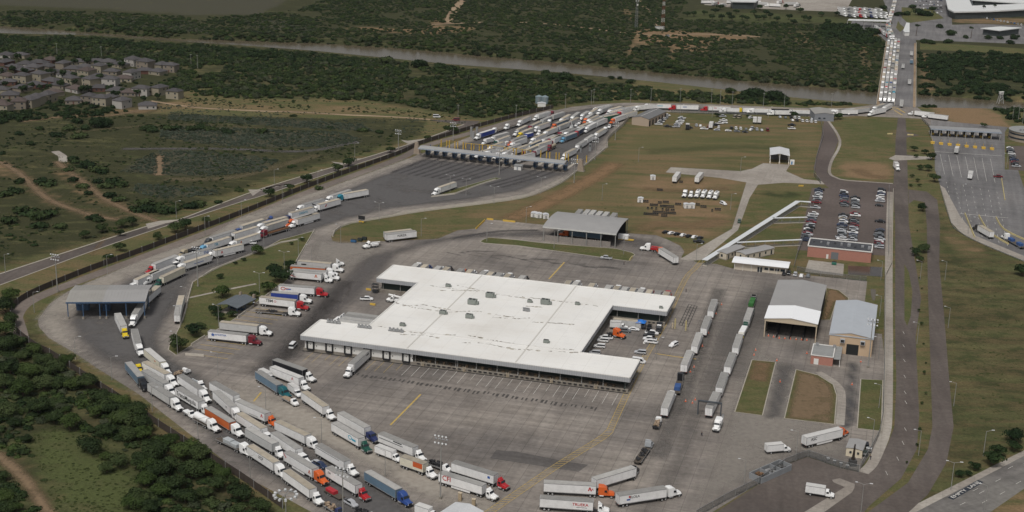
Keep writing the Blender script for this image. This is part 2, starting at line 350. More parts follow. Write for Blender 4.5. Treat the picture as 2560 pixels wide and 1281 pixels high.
def make_ground():
 xs = np.concatenate([[-9000,-4000,-2000,-1200],np.arange(-800,801,5.0),[1200,2000,4000,9000]])
 ys = np.concatenate([[-2000,-500,100,250],np.arange(340,1000,5.0),np.arange(1000,1480,3.0),np.arange(1480,2300,20.0),[2600,3200,4500,7000,12000]])
 X,Y = np.meshgrid(xs,ys);nx,ny = len(xs),len(ys);x = X.ravel();y = Y.ravel();z = ground_z(x,y)
 me = bpy.data.meshes.new('ground');me.vertices.add(nx * ny);me.vertices.foreach_set('co',np.stack([x,y,z],1).ravel())
 i = np.arange((nx - 1) * (ny - 1));r = i // (nx - 1);c = i % (nx - 1);a = r * nx + c
 F4 = np.stack([a,a + 1,a + nx + 1,a + nx],1).ravel()
 me.loops.add(len(F4));me.loops.foreach_set('vertex_index',F4);me.polygons.add(len(i));me.polygons.foreach_set('loop_start',i * 4);me.polygons.foreach_set('loop_total',np.full(len(i),4))
 me.update(calc_edges=True);me.validate()
 w = zone_weights(x,y);at = me.color_attributes.new('cover','FLOAT_COLOR','POINT');at.data.foreach_set('color',w.ravel())
 m = bpy.data.materials.new('ground_cover');m.use_nodes = True;t = m.node_tree;L = t.links;b = t.nodes['Principled BSDF'];b.inputs['Roughness'].default_value = 0.95;b.inputs['Specular IOR Level'].default_value = 0.1
 geo = N(t,'ShaderNodeNewGeometry');at = N(t,'ShaderNodeAttribute',attribute_name='cover');sp = N(t,'ShaderNodeSeparateColor');L.new(at.outputs['Color'],sp.inputs[0])
 def noise(sc,det,rough=0.6,scale=None):
  n = N(t,'ShaderNodeTexNoise');n.inputs['Scale'].default_value = sc;n.inputs['Detail'].default_value = det;n.inputs['Roughness'].default_value = rough
  if scale:
   mp = N(t,'ShaderNodeMapping');mp.inputs['Scale'].default_value = scale;L.new(geo.outputs['Position'],mp.inputs[0]);L.new(mp.outputs[0],n.inputs['Vector'])
  else: L.new(geo.outputs['Position'],n.inputs['Vector'])
  return n.outputs[0]
 def mrange(s,a,b2,c=0.0,d=1.0):
  n = N(t,'ShaderNodeMapRange');n.interpolation_type = 'SMOOTHSTEP';n.inputs[1].default_value = a;n.inputs[2].default_value = b2;n.inputs[3].default_value = c;n.inputs[4].default_value = d;L.new(s,n.inputs[0]);return n.outputs[0]
 def mix(f,a,c,bt='MIX'):
  n = N(t,'ShaderNodeMix',data_type='RGBA',blend_type=bt)
  for k,s in ((0,f),(6,a),(7,c)):
   if hasattr(s,'node'): L.new(s,n.inputs[k])
   else: n.inputs[k].default_value = s if k == 0 else (*s,1)
  return n.outputs[2]
 def math2(op,a,c):
  n = N(t,'ShaderNodeMath',operation=op)
  for k,s in ((0,a),(1,c)):
   if hasattr(s,'node'): L.new(s,n.inputs[k])
   else: n.inputs[k].default_value = s
  return n.outputs[0]
 big = noise(0.016,8,0.62);mid = noise(0.09,7,0.7,(1,1.6,1));fine = noise(0.9,5,0.75);streak = noise(0.05,6,0.65,(0.35,2.2,1))
 cur = mix(mrange(big,0.4,0.6),DRY,OLIVE)
 cur = mix(mrange(streak,0.44,0.6,0,0.8),cur,EARTH)
 cur = mix(mrange(mid,0.49,0.62,0,0.75),cur,GREEN)
 nm = math2('SUBTRACT',mid,0.5);nb = math2('SUBTRACT',streak,0.5);wob = math2('MULTIPLY',math2('ADD',nm,nb),2.6)
 def zone(s,gain=1.0): return mrange(math2('ADD',s,wob),0.25,0.75)
 chs = [sp.outputs[0],sp.outputs[1],sp.outputs[2],at.outputs['Alpha']]
 def zf(s):
  g = math2('MULTIPLY',s,math2('ADD',1.0,wob));return mrange(g,0.12,0.75)
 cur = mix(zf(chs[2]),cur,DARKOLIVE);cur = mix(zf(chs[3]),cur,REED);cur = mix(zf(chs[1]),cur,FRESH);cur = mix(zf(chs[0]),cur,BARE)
 cur = mix(mrange(fine,0.25,0.75),mix(1.0,cur,(0.72,0.72,0.72),'MULTIPLY'),mix(1.0,cur,(1.25,1.25,1.2),'MULTIPLY'))
 L.new(cur,b.inputs['Base Color'])
 bp = N(t,'ShaderNodeBump');bp.inputs['Strength'].default_value = 0.6;bp.inputs['Distance'].default_value = 0.6;L.new(fine,bp.inputs['Height']);L.new(bp.outputs[0],b.inputs['Normal'])
 me.materials.append(m);o = bpy.data.objects.new('ground',me);COL.objects.link(o);tag(o,kind='structure');return m
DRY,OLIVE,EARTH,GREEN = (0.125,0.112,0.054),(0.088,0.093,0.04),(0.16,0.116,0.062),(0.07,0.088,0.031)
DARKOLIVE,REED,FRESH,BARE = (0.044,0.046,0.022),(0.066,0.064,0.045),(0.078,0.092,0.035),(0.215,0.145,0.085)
GM = make_ground()
# water
wm = bpy.data.materials.new('river_water');wm.use_nodes = True;t = wm.node_tree;b = t.nodes['Principled BSDF']
b.inputs['Base Color'].default_value = (0.105,0.086,0.056,1);b.inputs['Roughness'].default_value = 0.2;b.inputs['Specular IOR Level'].default_value = 0.32
g = N(t,'ShaderNodeNewGeometry');mp = N(t,'ShaderNodeMapping');mp.inputs['Scale'].default_value = (0.4,1,1);t.links.new(g.outputs['Position'],mp.inputs[0])
n1 = N(t,'ShaderNodeTexNoise');n1.inputs['Scale'].default_value = 0.5;n1.inputs['Detail'].default_value = 4;t.links.new(mp.outputs[0],n1.inputs['Vector'])
bp = N(t,'ShaderNodeBump');bp.inputs['Strength'].default_value = 0.15;bp.inputs['Distance'].default_value = 0.3;t.links.new(n1.outputs[0],bp.inputs['Height']);t.links.new(bp.outputs[0],b.inputs['Normal'])
mb = MB();xs = list(np.linspace(-1500,1500,60))
for i in range(59):
 q = []
 for x in (xs[i],xs[i + 1]): c,hw = river(x);q.append((x,c - hw - 8,c + hw + 8))
 mb.face([(q[0][0],q[0][1],WZ),(q[1][0],q[1][1],WZ),(q[1][0],q[1][2],WZ),(q[0][0],q[0][2],WZ)])
struct('river',mb,wm)
# ---------------- pavements ----------------
P_YARD = pave_mat('yard_concrete',(0.24,0.215,0.193),(0.31,0.278,0.245),(0.16,0.145,0.134),joints=0.5,ang=TH,jw=5.2,jh=7.6,streak=0.22)
P_LIGHT = pave_mat('pale_concrete',(0.33,0.3,0.265),(0.39,0.36,0.315),(0.27,0.24,0.21),joints=0.2,ang=TH,jw=5,jh=5,streak=0.1)
P_LANE = pave_mat('worn_asphalt',(0.125,0.118,0.116),(0.165,0.155,0.15),(0.092,0.088,0.09),ang=R(48),streak=0.25)
P_ROAD = pave_mat('brown_asphalt',(0.108,0.09,0.08),(0.135,0.115,0.103),(0.085,0.072,0.066),ang=R(82),streak=0.14)
P_HWY = pave_mat('highway_concrete',(0.19,0.18,0.165),(0.22,0.21,0.19),(0.15,0.14,0.132),ang=R(30),streak=0.2)
P_LOT = pave_mat('parking_asphalt',(0.115,0.093,0.083),(0.135,0.11,0.1),(0.095,0.077,0.07),ang=TH,streak=0.08)
P_GREY = pave_mat('grey_asphalt',(0.17,0.165,0.165),(0.21,0.2,0.195),(0.13,0.125,0.125),ang=R(74),streak=0.2)
P_DIRT = pave_mat('packed_earth',(0.29,0.21,0.135),(0.36,0.27,0.18),(0.22,0.155,0.1),ang=0,streak=0.1)
P_ISLE = bpy.data.materials['ground_cover']
P_PATCH = pave_mat('dark_patch',(0.115,0.105,0.098),(0.13,0.12,0.11),(0.1,0.092,0.088),ang=TH,streak=0.15)
YARD = [(950,1400),(780,1281),(707,1241),(609,1189),(497,1103),(346,985),(242,920),(188,883),(121,844),(98,818),(95,799),(124,760),(169,729),(214,709),(281,681),(365,647),(450,616),(520,591),(599,545),(708,508),(817,471),(883,447),(1015,399),(1044,387),(1112,366),(1175,342),(1228,320),(1262,305),(1335,286),(1383,277),(1432,267),(1480,262),(1560,257),
 (1700,258),(1850,264),(2000,270),(2120,270),(2187,262),(2293,268),(2304,277),(2369,302),(2445,319),(2330,322),(2304,297),(2245,294),(2140,290),(2060,294),(1974,288),(1842,285),(1676,280),(1587,277),(1562,310),(1521,347),(1519,368),(1480,400),(1439,431),(1403,458),(1323,492),(1217,509),(1056,529),(944,548),(866,561),(835,580),(828,592),(832,603),(852,608),(964,603),(1095,597),(1144,576),(1187,572),(1217,548),(1358,562),(1581,584),(1640,588),(1671,600),(1701,615),(1711,629),(1703,644),(1727,646),(1740,656),(1790,660),(1834,672),(1974,684),(2168,703),(2162,755),(2158,830),(2205,835),(2210,886),(2207,1040),(2200,1085),(2189,1116),(2147,1178),(2101,1168),(2019,1141),(1964,1160),(1900,1207),(1750,1300),(1600,1420)]
sheet('yard_pavement',YARD,0.03,P_YARD)
wear_sheet('approach_lanes',[(1056,395),(1430,432),(1380,450),(1300,480),(1180,500),(1000,522),(880,548),(760,590),(600,650),(540,672),(497,690),(455,760),(410,840),(420,880),(460,905),(520,940),(560,1000),(700,1080),(840,1150),(950,1200),(1080,1290),(960,1390),(800,1281),(640,1190),(500,1090),(350,970),(250,900),(180,850),(160,800),(240,740),(330,690),(430,650),(600,578),(740,520),(900,455)],0.055,(.108,.103,.101),7,.95)
wear_sheet('queue_yard',[(1120,372),(1240,325),(1340,292),(1480,268),(1560,264),(1700,266),(2000,277),(2180,270),(2200,282),(2000,285),(1700,276),(1580,280),(1540,320),(1500,370),(1450,420),(1400,410)],0.055,(.108,.103,.101),6,.95)
wear_sheet('bobtail_lane',[(1005,640),(870,780),(760,900),(640,960),(600,930),(700,830),(900,640),(1040,600),(1180,580),(1340,572),(1580,590),(1660,605),(1690,628),(1640,640),(1590,620),(1400,596),(1200,598),(1100,610)],0.05,(.115,.106,.102),8,.75)
wear_sheet('east_lane',[(1860,700),(2050,690),(1790,1060),(1700,1281),(1560,1400),(1450,1400),(1640,1150),(1760,800)],0.05,(.13,.12,.113),14,.6)
PALE = (.36,.325,.28)
wear_sheet('pale_slabs',[(560,960),(640,982),(720,1002),(830,1042),(900,1085),(1000,1130),(1120,1195),(1260,1255),(1210,1300),(1090,1262),(960,1190),(870,1138),(760,1088),(690,1050),(600,1012),(548,975)],0.058,PALE,2,.8)
wear_sheet('pale_slabs',[(95,812),(93,795),(122,757),(169,726),(280,678),(365,644),(520,588),(600,542),(817,468),(1015,396),(1050,400),(900,452),(700,530),(560,590),(430,650),(330,692),(230,740),(160,800),(190,860),(250,905),(350,975),(500,1090),(480,1092),(346,988),(188,887),(120,846)],0.06,PALE,2.5,.7)
wear_sheet('pale_slabs',[(1310,484),(1400,444),(1445,425),(1500,375),(1517,350),(1519,368),(1480,400),(1439,431),(1403,458),(1323,492),(1217,509),(1056,529),(944,548),(1000,525),(1180,503)],0.06,PALE,2,.8)
wear_sheet('pale_slabs',[(1860,860),(1900,860),(2020,930),(2100,1075),(2160,1160),(2000,1140),(1800,1260),(1700,1290),(1790,1060)],0.046,(.28,.255,.225),8,.6)
wear_sheet('pale_slabs',[(790,585),(830,600),(960,606),(960,640),(870,680),(770,660),(770,620)],0.046,(.28,.255,.225),6,.7)
sheet('asphalt_patch',[(1240,1126),(1290,1129),(1420,1155),(1471,1162),(1446,1180),(1340,1164),(1225,1146)],0.06,P_PATCH)
wear_sheet('inspection_lane',[(1942,905),(1988,915),(1955,1050),(1908,1048)],0.055,(.11,.103,.1),3,.7)
wear_sheet('scanner_lane',[(2118,905),(2150,905),(2140,1072),(2100,1072)],0.055,(.085,.083,.085),2.5,.8)
sheet('shed_road',[(1908,408),(1975,412),(1965,428),(2010,448),(2074,455),(2060,461),(1960,457),(1895,462),(1874,495),(1845,575),(1755,650),(1722,652),(1700,648),(1790,595),(1830,572),(1866,456),(1800,445),(1664,431),(1677,418),(1850,428),(1880,422)],0.04,P_LIGHT)
sheet('employee_parking',[(2030,470),(2234,472),(2222,640),(1992,625)],0.03,P_LOT)
sheet('service_road',[(2060,303),(2074,303),(2096,352),(2068,430),(2085,443),(2112,452),(2240,460),(2240,476),(2074,472),(2046,446),(2034,420),(2052,346)],0.045,P_LOT)
sheet('boulevard',[(2245,294),(2264,296),(2266,330),(2300,338),(2266,344),(2267,386),(2295,392),(2268,400),(2270,470),(2272,560),(2303,746),(2289,841),(2298,1039),(2292,1123),(2253,1196),(2174,1264),(2060,1400),(1500,1420),(1760,1300),(1900,1209),(1964,1162),(2019,1143),(2101,1170),(2147,1180),(2168,1182),(2219,1112),(2236,1067),(2241,954),(2238,841),(2238,560),(2233,470),(2238,384),(2239,345)],0.035,P_ROAD)
sheet('boulevard_island',[(2261,661),(2272,680),(2281,729),(2277,790),(2268,815),(2261,800)],0.05,P_ISLE)
sheet('opposite_carriageway',[(2271,474),(2317,479),(2343,500),(2350,560),(2348,660),(2360,785),(2371,926),(2384,1067),(2366,1157),(2320,1236),(2240,1310),(2130,1310),(2270,1207),(2320,1123),(2331,1067),(2326,898),(2320,729),(2317,560),(2312,506),(2285,500),(2272,510)],0.04,P_ROAD)
sheet('side_road',[(2238,388),(2330,392),(2330,398),(2270,400),(2236,402),(2222,396)],0.05,P_LIGHT)
sheet('highway',[(2900,900),(2560,1140),(2265,1292),(2060,1400),(2400,1400),(2475,1281),(2560,1222),(2900,1010)],0.03,P_HWY)
sheet('highway_shoulder',[(2900,885),(2560,1126),(2250,1281),(2030,1400),(2062,1400),(2267,1292),(2560,1140),(2900,901)],0.034,P_LIGHT)
sheet('toll_plaza',[(2327,300),(2520,318),(2512,330),(2512,424),(2545,425),(2560,470),(2760,560),(2760,760),(2560,652),(2451,607),(2402,581),(2379,555),(2350,463),(2337,424),(2337,378),(2327,338)],0.05,P_GREY)
sheet('plaza_edge',[(2350,463),(2362,470),(2400,540),(2440,590),(2560,640),(2560,653),(2451,608),(2402,582),(2378,556)],0.065,P_LIGHT)
sheet('plaza_parking',[(2522,365),(2700,365),(2700,440),(2522,424)],0.07,P_LOT)
sheet('frontage_road',[(-300,786),(0,686),(364,568),(445,551),(663,470),(932,390),(1060,349),(1160,312),(1080,302),(1080,299),(1200,303),(1190,312),(1052,357),(960,389),(870,418),(663,487),(580,512),(290,607),(0,713),(-300,820)],0.03,P_ROAD)
def band(name,pts,w,z,m,z1=None,n=5):
 mb = MB();strip(mb,smooth_line([G2(*p) for p in pts],n),w,z,z1);return struct(name,mb,m)
KERB = mat('kerb_concrete',(0.36,0.33,0.28),0.9,var=0.12,vscale=0.5)
FR_UP = [(-300,786),(0,685),(364,567),(445,550),(663,469),(932,389),(1060,348),(1160,311)]
band('kerb',FR_UP,0.9,0.0,KERB,0.14);band('kerb',[(-300,820),(0,713),(290,607),(580,512),(663,487),(870,418),(960,389),(1052,357),(1190,312)],0.6,0.0,KERB,0.14)
for q in ([(364,560),(400,552),(445,549),(370,572)],[(620,474),(632,490),(663,469),(690,466),(655,478),(650,474)],[(655,469),(700,465),(715,461),(668,473)],[(828,404),(850,415),(868,404),(905,396),(860,408)],[(862,398),(905,396),(925,391),(880,404)],[(1002,350),(1020,360),(1060,347),(1020,352)]):
 sheet('driveway_apron',q,0.05,P_LIGHT)
band('dirt_road',[(376,252),(440,262),(504,270),(638,277),(760,281),(860,287),(980,292),(1090,300)],3.6,0.03,P_DIRT)
band('dirt_road',[(1120,58),(1130,34),(1142,16),(1160,-4)],9,0.03,P_DIRT)
band('dirt_road',[(1060,62),(1250,55),(1400,62),(1560,82),(1640,88),(1760,85),(1900,92)],6,0.03,P_DIRT)
band('dirt_road',[(1648,66),(1635,45),(1632,38),(1615,22),(1600,2)],5,0.03,P_DIRT)
band('footpath',[(137,378),(150,386),(157,392),(157,405)],5,0.03,P_LIGHT)
# ditch apron beneath the border fence, footway along the boulevard
FENCE = [(707,1272),(609,1203),(533,1154),(416,1080),(298,1001),(237,962),(131,892),(93,873),(45,836),(39,815),(25,787),(31,775),(56,752),(112,724),(230,676),(360,629),(600,538),(787,463),(994,388),(1044,364),(1056,360),(1165,327),(1262,300),(1383,271)]
APR = pave_mat('ditch_concrete',(0.185,0.155,0.135),(0.23,0.195,0.17),(0.15,0.125,0.11),ang=R(48),streak=0.1)
band('ditch_apron',[(50,842),(46,826),(40,806),(38,790),(60,762),(120,732),(235,688),(362,641),(600,550),(787,474),(994,398),(1060,366),(1175,333),(1290,300),(1383,275)],6.5,0.02,APR)
band('footway',[(2226,480),(2222,660),(2221,886),(2218,1040),(2212,1085),(2200,1118),(2180,1160),(2158,1182)],3.6,0.0,P_LIGHT,0.1)
band('footway',[(2066,296),(2100,352),(2078,405),(2074,432),(2090,444),(2120,451),(2232,459)],1.8,0.0,P_LIGHT,0.12)
band('footway',[(472,745),(560,726),(640,710)],1.6,0.07,P_LIGHT,0.12)
# grass islands in the yard
def island(poly):
 sheet('grass_island',poly,0.085,P_ISLE)
 band('kerb',poly + [poly[0]],0.35,0.0,KERB,0.15,1)
PARK = [(788,577),(700,600),(665,620),(600,645),(532,672),(505,690),(482,706),(470,750),(458,800),(440,835),(424,860),(421,875),(440,888),(456,878),(515,841),(589,796),(645,757),(690,725),(718,700),(730,675),(743,653),(768,613)]
island(PARK)
island([(1200,604),(1210,598),(1223,594),(1290,600),(1358,608),(1540,622),(1580,632),(1587,637),(1571,653),(1456,637),(1292,614),(1210,608)])
island([(1078,493),(1136,473),(1238,444),(1252,446),(1197,463),(1136,486)])
island([(1880,900),(1939,906),(1906,1039),(1837,1030)])
island([(1990,924),(2045,938),(2083,962),(2092,989),(2086,1061),(1961,1046)])
island([(2152,948),(2207,951),(2203,1078),(2143,1071)])
island([(2066,720),(2097,726),(2121,745),(2122,756),(2090,756),(2076,800),(2050,800)])
band('footpath',[(2046,930),(2090,960),(2104,990),(2100,1062)],3.0,0.06,P_LIGHT)
sheet('loading_apron',[(2022,650),(2110,660),(2108,690),(2012,680)],0.06,P_LIGHT)
sheet('puddle',[(2176,722),(2190,724),(2188,750),(2182,752),(2178,740)],0.04,wm)
sheet('puddle',[(2120,664),(2206,668),(2206,692),(2120,686)],0.04,mat('wet_mud',(0.055,0.045,0.036),0.18,spec=0.5,var=0.3,vscale=0.2))
sheet('parking_strip',[(2137,1210),(2099,1196),(2080,1200),(2084,1206),(2112,1218),(2010,1281),(1900,1360),(1980,1360),(2060,1281),(2130,1231),(2136,1220)],0.06,P_LIGHT)
# far bank customs grounds
sheet('customs_road',[(2216,104),(2290,110),(2290,100),(2560,110),(2800,122),(2800,60),(2560,64),(2450,60),(2380,62),(2380,-10),(2240,-20),(2200,-20),(2232,60),(2130,52),(2125,70),(2190,82)],0.03,P_GREY)
sheet('customs_yard',[(1760,12),(1820,18),(2000,26),(2120,30),(2120,18),(2140,-20),(1800,-20)],0.03,P_LIGHT)
sheet('median_grass',[(2250,80),(2262,70),(2250,60),(2245,52),(2240,70)],0.06,P_ISLE)
sheet('customs_verge',[(2254,18),(2330,22),(2360,46),(2270,58),(2254,44)],0.06,P_ISLE)
sheet('customs_verge',[(2300,106),(2420,112),(2560,122),(2560,136),(2400,128),(2300,124)],0.05,P_ISLE)
# ---------------- painted markings and wear ----------------
YEL = mat('yellow_paint',(0.52,0.36,0.08),0.7,var=0.2,vscale=1.5,dirt=(0.25,0.22,0.18),dscale=0.8,damt=0.7)
WHT = mat('white_paint',(0.62,0.6,0.56),0.7,var=0.15,vscale=1.5,dirt=(0.22,0.2,0.18),dscale=0.8,damt=0.8)
SKID = mat('tyre_rubber_stain',(0.07,0.064,0.06),0.8,var=0.3,vscale=1.0)
def lines(name,segs,w,m,z=0.075):
 mb = MB()
 for a,b in segs: strip(mb,[G2(*a),G2(*b)],w,z)
 return struct(name,mb,m)
lines('yellow_marking',[((976,1063),(1052,986)),((1372,698),(1411,656)),((634,1004),(653,981)),((1638,884),(1690,892)),((1690,892),(1740,898))],0.6,YEL)
HZ = [((1640,1076),(1612,700))]
def hatch(path,w,step=1.75):
 P = smooth_line([G2(*p) for p in path],4);mb = MB();q = strip_pts(P,w)
 strip(mb,[a for a,b in q],0.16,0.08);strip(mb,[b for a,b in q],0.16,0.08)
 R1 = resample([a for a,b in q],step);R2 = resample([b for a,b in q],step)
 for i in range(min(len(R1),len(R2)) - 1): strip(mb,[R1[i],R2[i + 1]],0.19,0.08)
 struct('hatched_marking',mb,YEL)
hatch([(1210,1290),(1300,1228),(1400,1160),(1500,1098),(1524,1078)],2.6)
hatch([(1524,1078),(1560,1000),(1606,905),(1660,810),(1712,700),(1737,672),(1756,652)],2.2)
# bay lines in front of the docks, dark tyre patches
mk = [];sk = []
a0 = Vector(G2(1030,912));a1 = Vector(G2(1546,984));nb = 22
dd = (a1 - a0) / nb;perp = Vector((math.cos(TH + math.pi / 2),math.sin(TH + math.pi / 2)))
def wl(mb,p,q,w,z): strip(mb,[tuple(p),tuple(q)],w,z)
mbw = MB();mby = MB();mbs = MB()
for i in range(-13,nb + 1):
 p = a0 + dd * i;ln = 11.5 if i % 4 != 3 else 7.5
 if i >= 0: wl(mbw,p,p - perp * ln,0.14,0.075)
 elif i > -12: wl(mby,p,p - perp * ln,0.12,0.075)
 c = p + dd * 0.5 - perp * (15.5 + rnd.uniform(-0.5,0.5))
 if -6 < i < nb - 1:
  for k in (-0.75,0.75):
   L0 = rnd.uniform(2,3.6);u = dd.normalized() * k;wl(mbs,c + u,c + u - perp * L0,rnd.uniform(0.5,1.0),0.066)
struct('bay_line',mbw,WHT);struct('bay_line',mby,YEL);struct('tyre_wear',mbs,SKID)
mb = MB();mb2 = MB()
for (ax,ay),(bx,by),n,side in (((520,885),(620,905),0,1),):
 pass
c0 = Vector(G2(470,884));c1 = Vector(G2(640,760));ux = Vector((math.cos(TH),math.sin(TH)))
for i in range(13):
 p = c0.lerp(c1,i / 12);wl(mb,p,p + ux * 17,0.25,0.09)
c0 = Vector(G2(745,748));c1 = Vector(G2(775,700))
c0 = Vector(G2(958,708));
struct('bay_line',mb,YEL)
mb = MB();p0 = Vector(G2(1120,628));p1 = Vector(G2(1520,668))
for i in range(16):
 p = p0.lerp(p1,i / 15) + Vector((rnd.uniform(-2,2),rnd.uniform(-3,3)));wl(mb2,p,p + Vector((math.cos(TH - 0.25),math.sin(TH - 0.25))) * rnd.uniform(4,9),rnd.uniform(0.3,0.7),0.066)
struct('tyre_wear',mb2,SKID)
# dark wheel lanes below the inspection booths
for i in range(15):
 x,y = 1072 + i * 21.5,396 + i * 2.7
 if 9 < i < 12: continue
 track('tyre_wear',[(x + 14,y - 6),(x - 12,y + 5),(x - 50 - i,y + 20),(x - 95 - 2 * i,y + 36)],3.2,.064,(.075,.07,.072),.75)
for k in range(5): track('tyre_wear',[(1150 + k * 75,632 + k * 9),(1190 + k * 75,628 + k * 10),(1240 + k * 75,630 + k * 10)],1.6,.064,(.09,.083,.08),.6)
track('tyre_wear',[(860,700),(740,860),(660,920)],11,.05,(.16,.148,.14),.45);track('tyre_wear',[(1130,596),(1250,578),(1350,576)],4,.056,(.08,.075,.075),.7);track('tyre_wear',[(1800,720),(1740,900),(1640,1150)],9,.05,(.14,.13,.12),.6)
track('bare_soil',[(1270,552),(1340,520),(1420,480),(1500,435),(1540,405)],18,.04,(.24,.15,.08),.8);track('bare_soil',[(1590,580),(1650,560),(1740,565),(1820,545)],18,.04,(.22,.145,.08),.6);track('bare_soil',[(1600,470),(1700,478),(1830,470)],12,.04,(.2,.135,.075),.5);track('bare_soil',[(2140,420),(2170,438),(2225,445)],14,.04,(.2,.135,.075),.6)
track('green_patch',[(1600,380),(1740,372),(1900,368),(2000,380)],22,.04,(.09,.105,.042),.4);track('green_patch',[(1900,480),(1960,490),(1990,480)],14,.04,(.06,.075,.03),.6)
# road dashes
mb = MB()
for x,y in ((2261,835),(2261,868),(2263,905),(2264,945),(2265,985),(2267,1010),(2266,1078),(2260,1112),(2247,1152),(2219,1188)): p = Vector(G2(x,y));wl(mb,p,p + Vector((0.03,1)) * 3,0.14,0.06)
hd = (Vector(G2(2560,1180)) - Vector(G2(2390,1270))).normalized()
for x,y in ((2400,1263),(2448,1234),(2489,1204),(2560,1160),(2432,1228),(2520,1172),(2455,1258),(2500,1236),(2405,1290),(2540,1210),(2578,1190)): p = Vector(G2(x,y));wl(mb,p,p + hd * 3.0,0.16,0.06)
for k in range(7):
 a = Vector(G2(2350 + k * 21,385 + k * 2));b_ = Vector(G2(2366 + k * 21,455 + k * 4));n = 9
 wl(mb,a,a.lerp(b_,0.75),0.15,0.06)
 for j in range(10): s0 = b_ + (b_ - a) * (j * 0.14);wl(mb,s0,s0 + (b_ - a) * 0.05,0.15,0.06)
wl(mb,Vector(G2(2337,379)),Vector(G2(2505,390)),0.5,0.06);wl(mb,Vector(G2(2400,534)),Vector(G2(2520,545)),0.5,0.06)
struct('lane_dash',mb,WHT)
mb = MB();wl(mb,Vector(G2(2376,1247)),Vector(G2(2452,1203)),2.0,0.066);struct('marking_background',mb,mat('black_paint',(0.03,0.035,0.045),0.8,var=0.2))
a = Vector(G2(2376,1247));b_ = Vector(G2(2452,1203));c = (a + b_) / 2
tm = put('lane_lettering',text_mesh('EMPTY  LANE',1.9),WHT,loc=(c.x,c.y,0.075),rz=math.atan2((b_ - a).y,(b_ - a).x));tag(tm,kind='structure')
tm.scale = ((b_ - a).length / 12.6,0.95,1)
lines('yellow_marking',[((2195,272),(2240,268)),((2200,276),(2245,272)),((2242,270),(2262,282)),((2236,276),(2256,288))],1.0,YEL)
EARTHC = (.2,.14,.085)
track('dirt_track',[(-80,1108),(0,1143),(60,1197),(110,1265),(160,1340)],6,.04,EARTHC,1.0)
track('dirt_track',[(140,402),(175,432),(215,460),(260,495),(330,530),(400,556)],7,.04,EARTHC);track('dirt_track',[(-60,392),(0,405),(50,435),(110,490),(160,515),(240,540),(330,554)],7,.04,EARTHC)
track('dirt_track',[(398,385),(399,405),(398,440)],8,.04,EARTHC,1.0);track('dirt_track',[(50,305),(190,288),(260,290),(330,280),(400,268)],8,.04,EARTHC,.8);track('dirt_track',[(230,640),(262,592)],3,.04,EARTHC,.5)
track('mown_strip',[(400,448),(560,446),(680,420),(800,385)],14,.04,(.12,.1,.055),.7);track('mown_strip',[(300,372),(560,372),(760,378),(900,352)],9,.04,(.11,.095,.05),.7);track('mown_strip',[(180,330),(420,312),(620,318),(900,345)],9,.04,(.11,.095,.05),.6)
for q in ([(1990,924),(2045,938),(2083,962),(2092,989),(2086,1061),(1961,1046)],): wear_sheet('bare_soil',q,.1,(.2,.13,.075),3,.8,1.5,.09)
wear_sheet('bare_soil',[(2066,720),(2097,726),(2121,745),(2122,756),(2090,756),(2076,800),(2050,800)],.1,(.19,.125,.07),2,.9,1.5,.09);wear_sheet('bare_soil',[(1880,900),(1939,906),(1925,960),(1862,950)],.1,(.2,.13,.075),3,.7,1.5,.09)
# ================= buildings =================
ROOFW = mat('white_roof_membrane',(0.76,0.75,0.72),0.75,var=0.08,vscale=0.12,dirt=(0.58,0.555,0.51),dscale=0.06,damt=0.7)
FASC = mat('grey_metal_fascia',(0.36,0.37,0.385),0.5,var=0.08,vscale=0.4)
RIB = mat('grey_rib',(0.28,0.29,0.305),0.5)
WALLW = mat('white_wall_panel',(0.68,0.67,0.64),0.7,var=0.05)
BLACK = mat('black_rubber',(0.022,0.022,0.024),0.8)
DARK = mat('dark_interior',(0.02,0.022,0.022),0.9)
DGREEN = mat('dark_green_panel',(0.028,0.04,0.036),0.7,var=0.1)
CONC = mat('dock_concrete',(0.26,0.235,0.2),0.85,var=0.15,vscale=0.5,dirt=(0.12,0.1,0.085),dscale=0.4,damt=0.7)
STEEL = mat('galvanised_steel',(0.34,0.345,0.35),0.45,metal=0.5,var=0.1)
GALV = mat('grey_pole_paint',(0.27,0.265,0.25),0.6)
RUSTM = mat('rust_stain',(0.14,0.115,0.08),0.9,var=0.3,vscale=1.0)
MROOF = mat('grey_metal_roof',(0.31,0.305,0.3),0.65,var=0.06,vscale=0.2,dirt=(0.27,0.265,0.26),dscale=0.07,damt=0.4)
MROOF2 = mat('dull_metal_roof',(0.29,0.28,0.26),0.7,var=0.08,vscale=0.2)
MROOF3 = mat('pale_metal_roof',(0.55,0.56,0.57),0.45,var=0.05,vscale=0.2)
WROOF = mat('white_metal_roof',(0.82,0.83,0.84),0.5)
BLUE = mat('blue_steel',(0.05,0.095,0.17),0.5,var=0.1)
TAN = mat('tan_wall',(0.50,0.37,0.25),0.8,var=0.05)
TANM = mat('tan_trim',(0.5,0.42,0.31),0.6)
BEIGE = mat('beige_siding',(0.55,0.49,0.4),0.8,var=0.05)
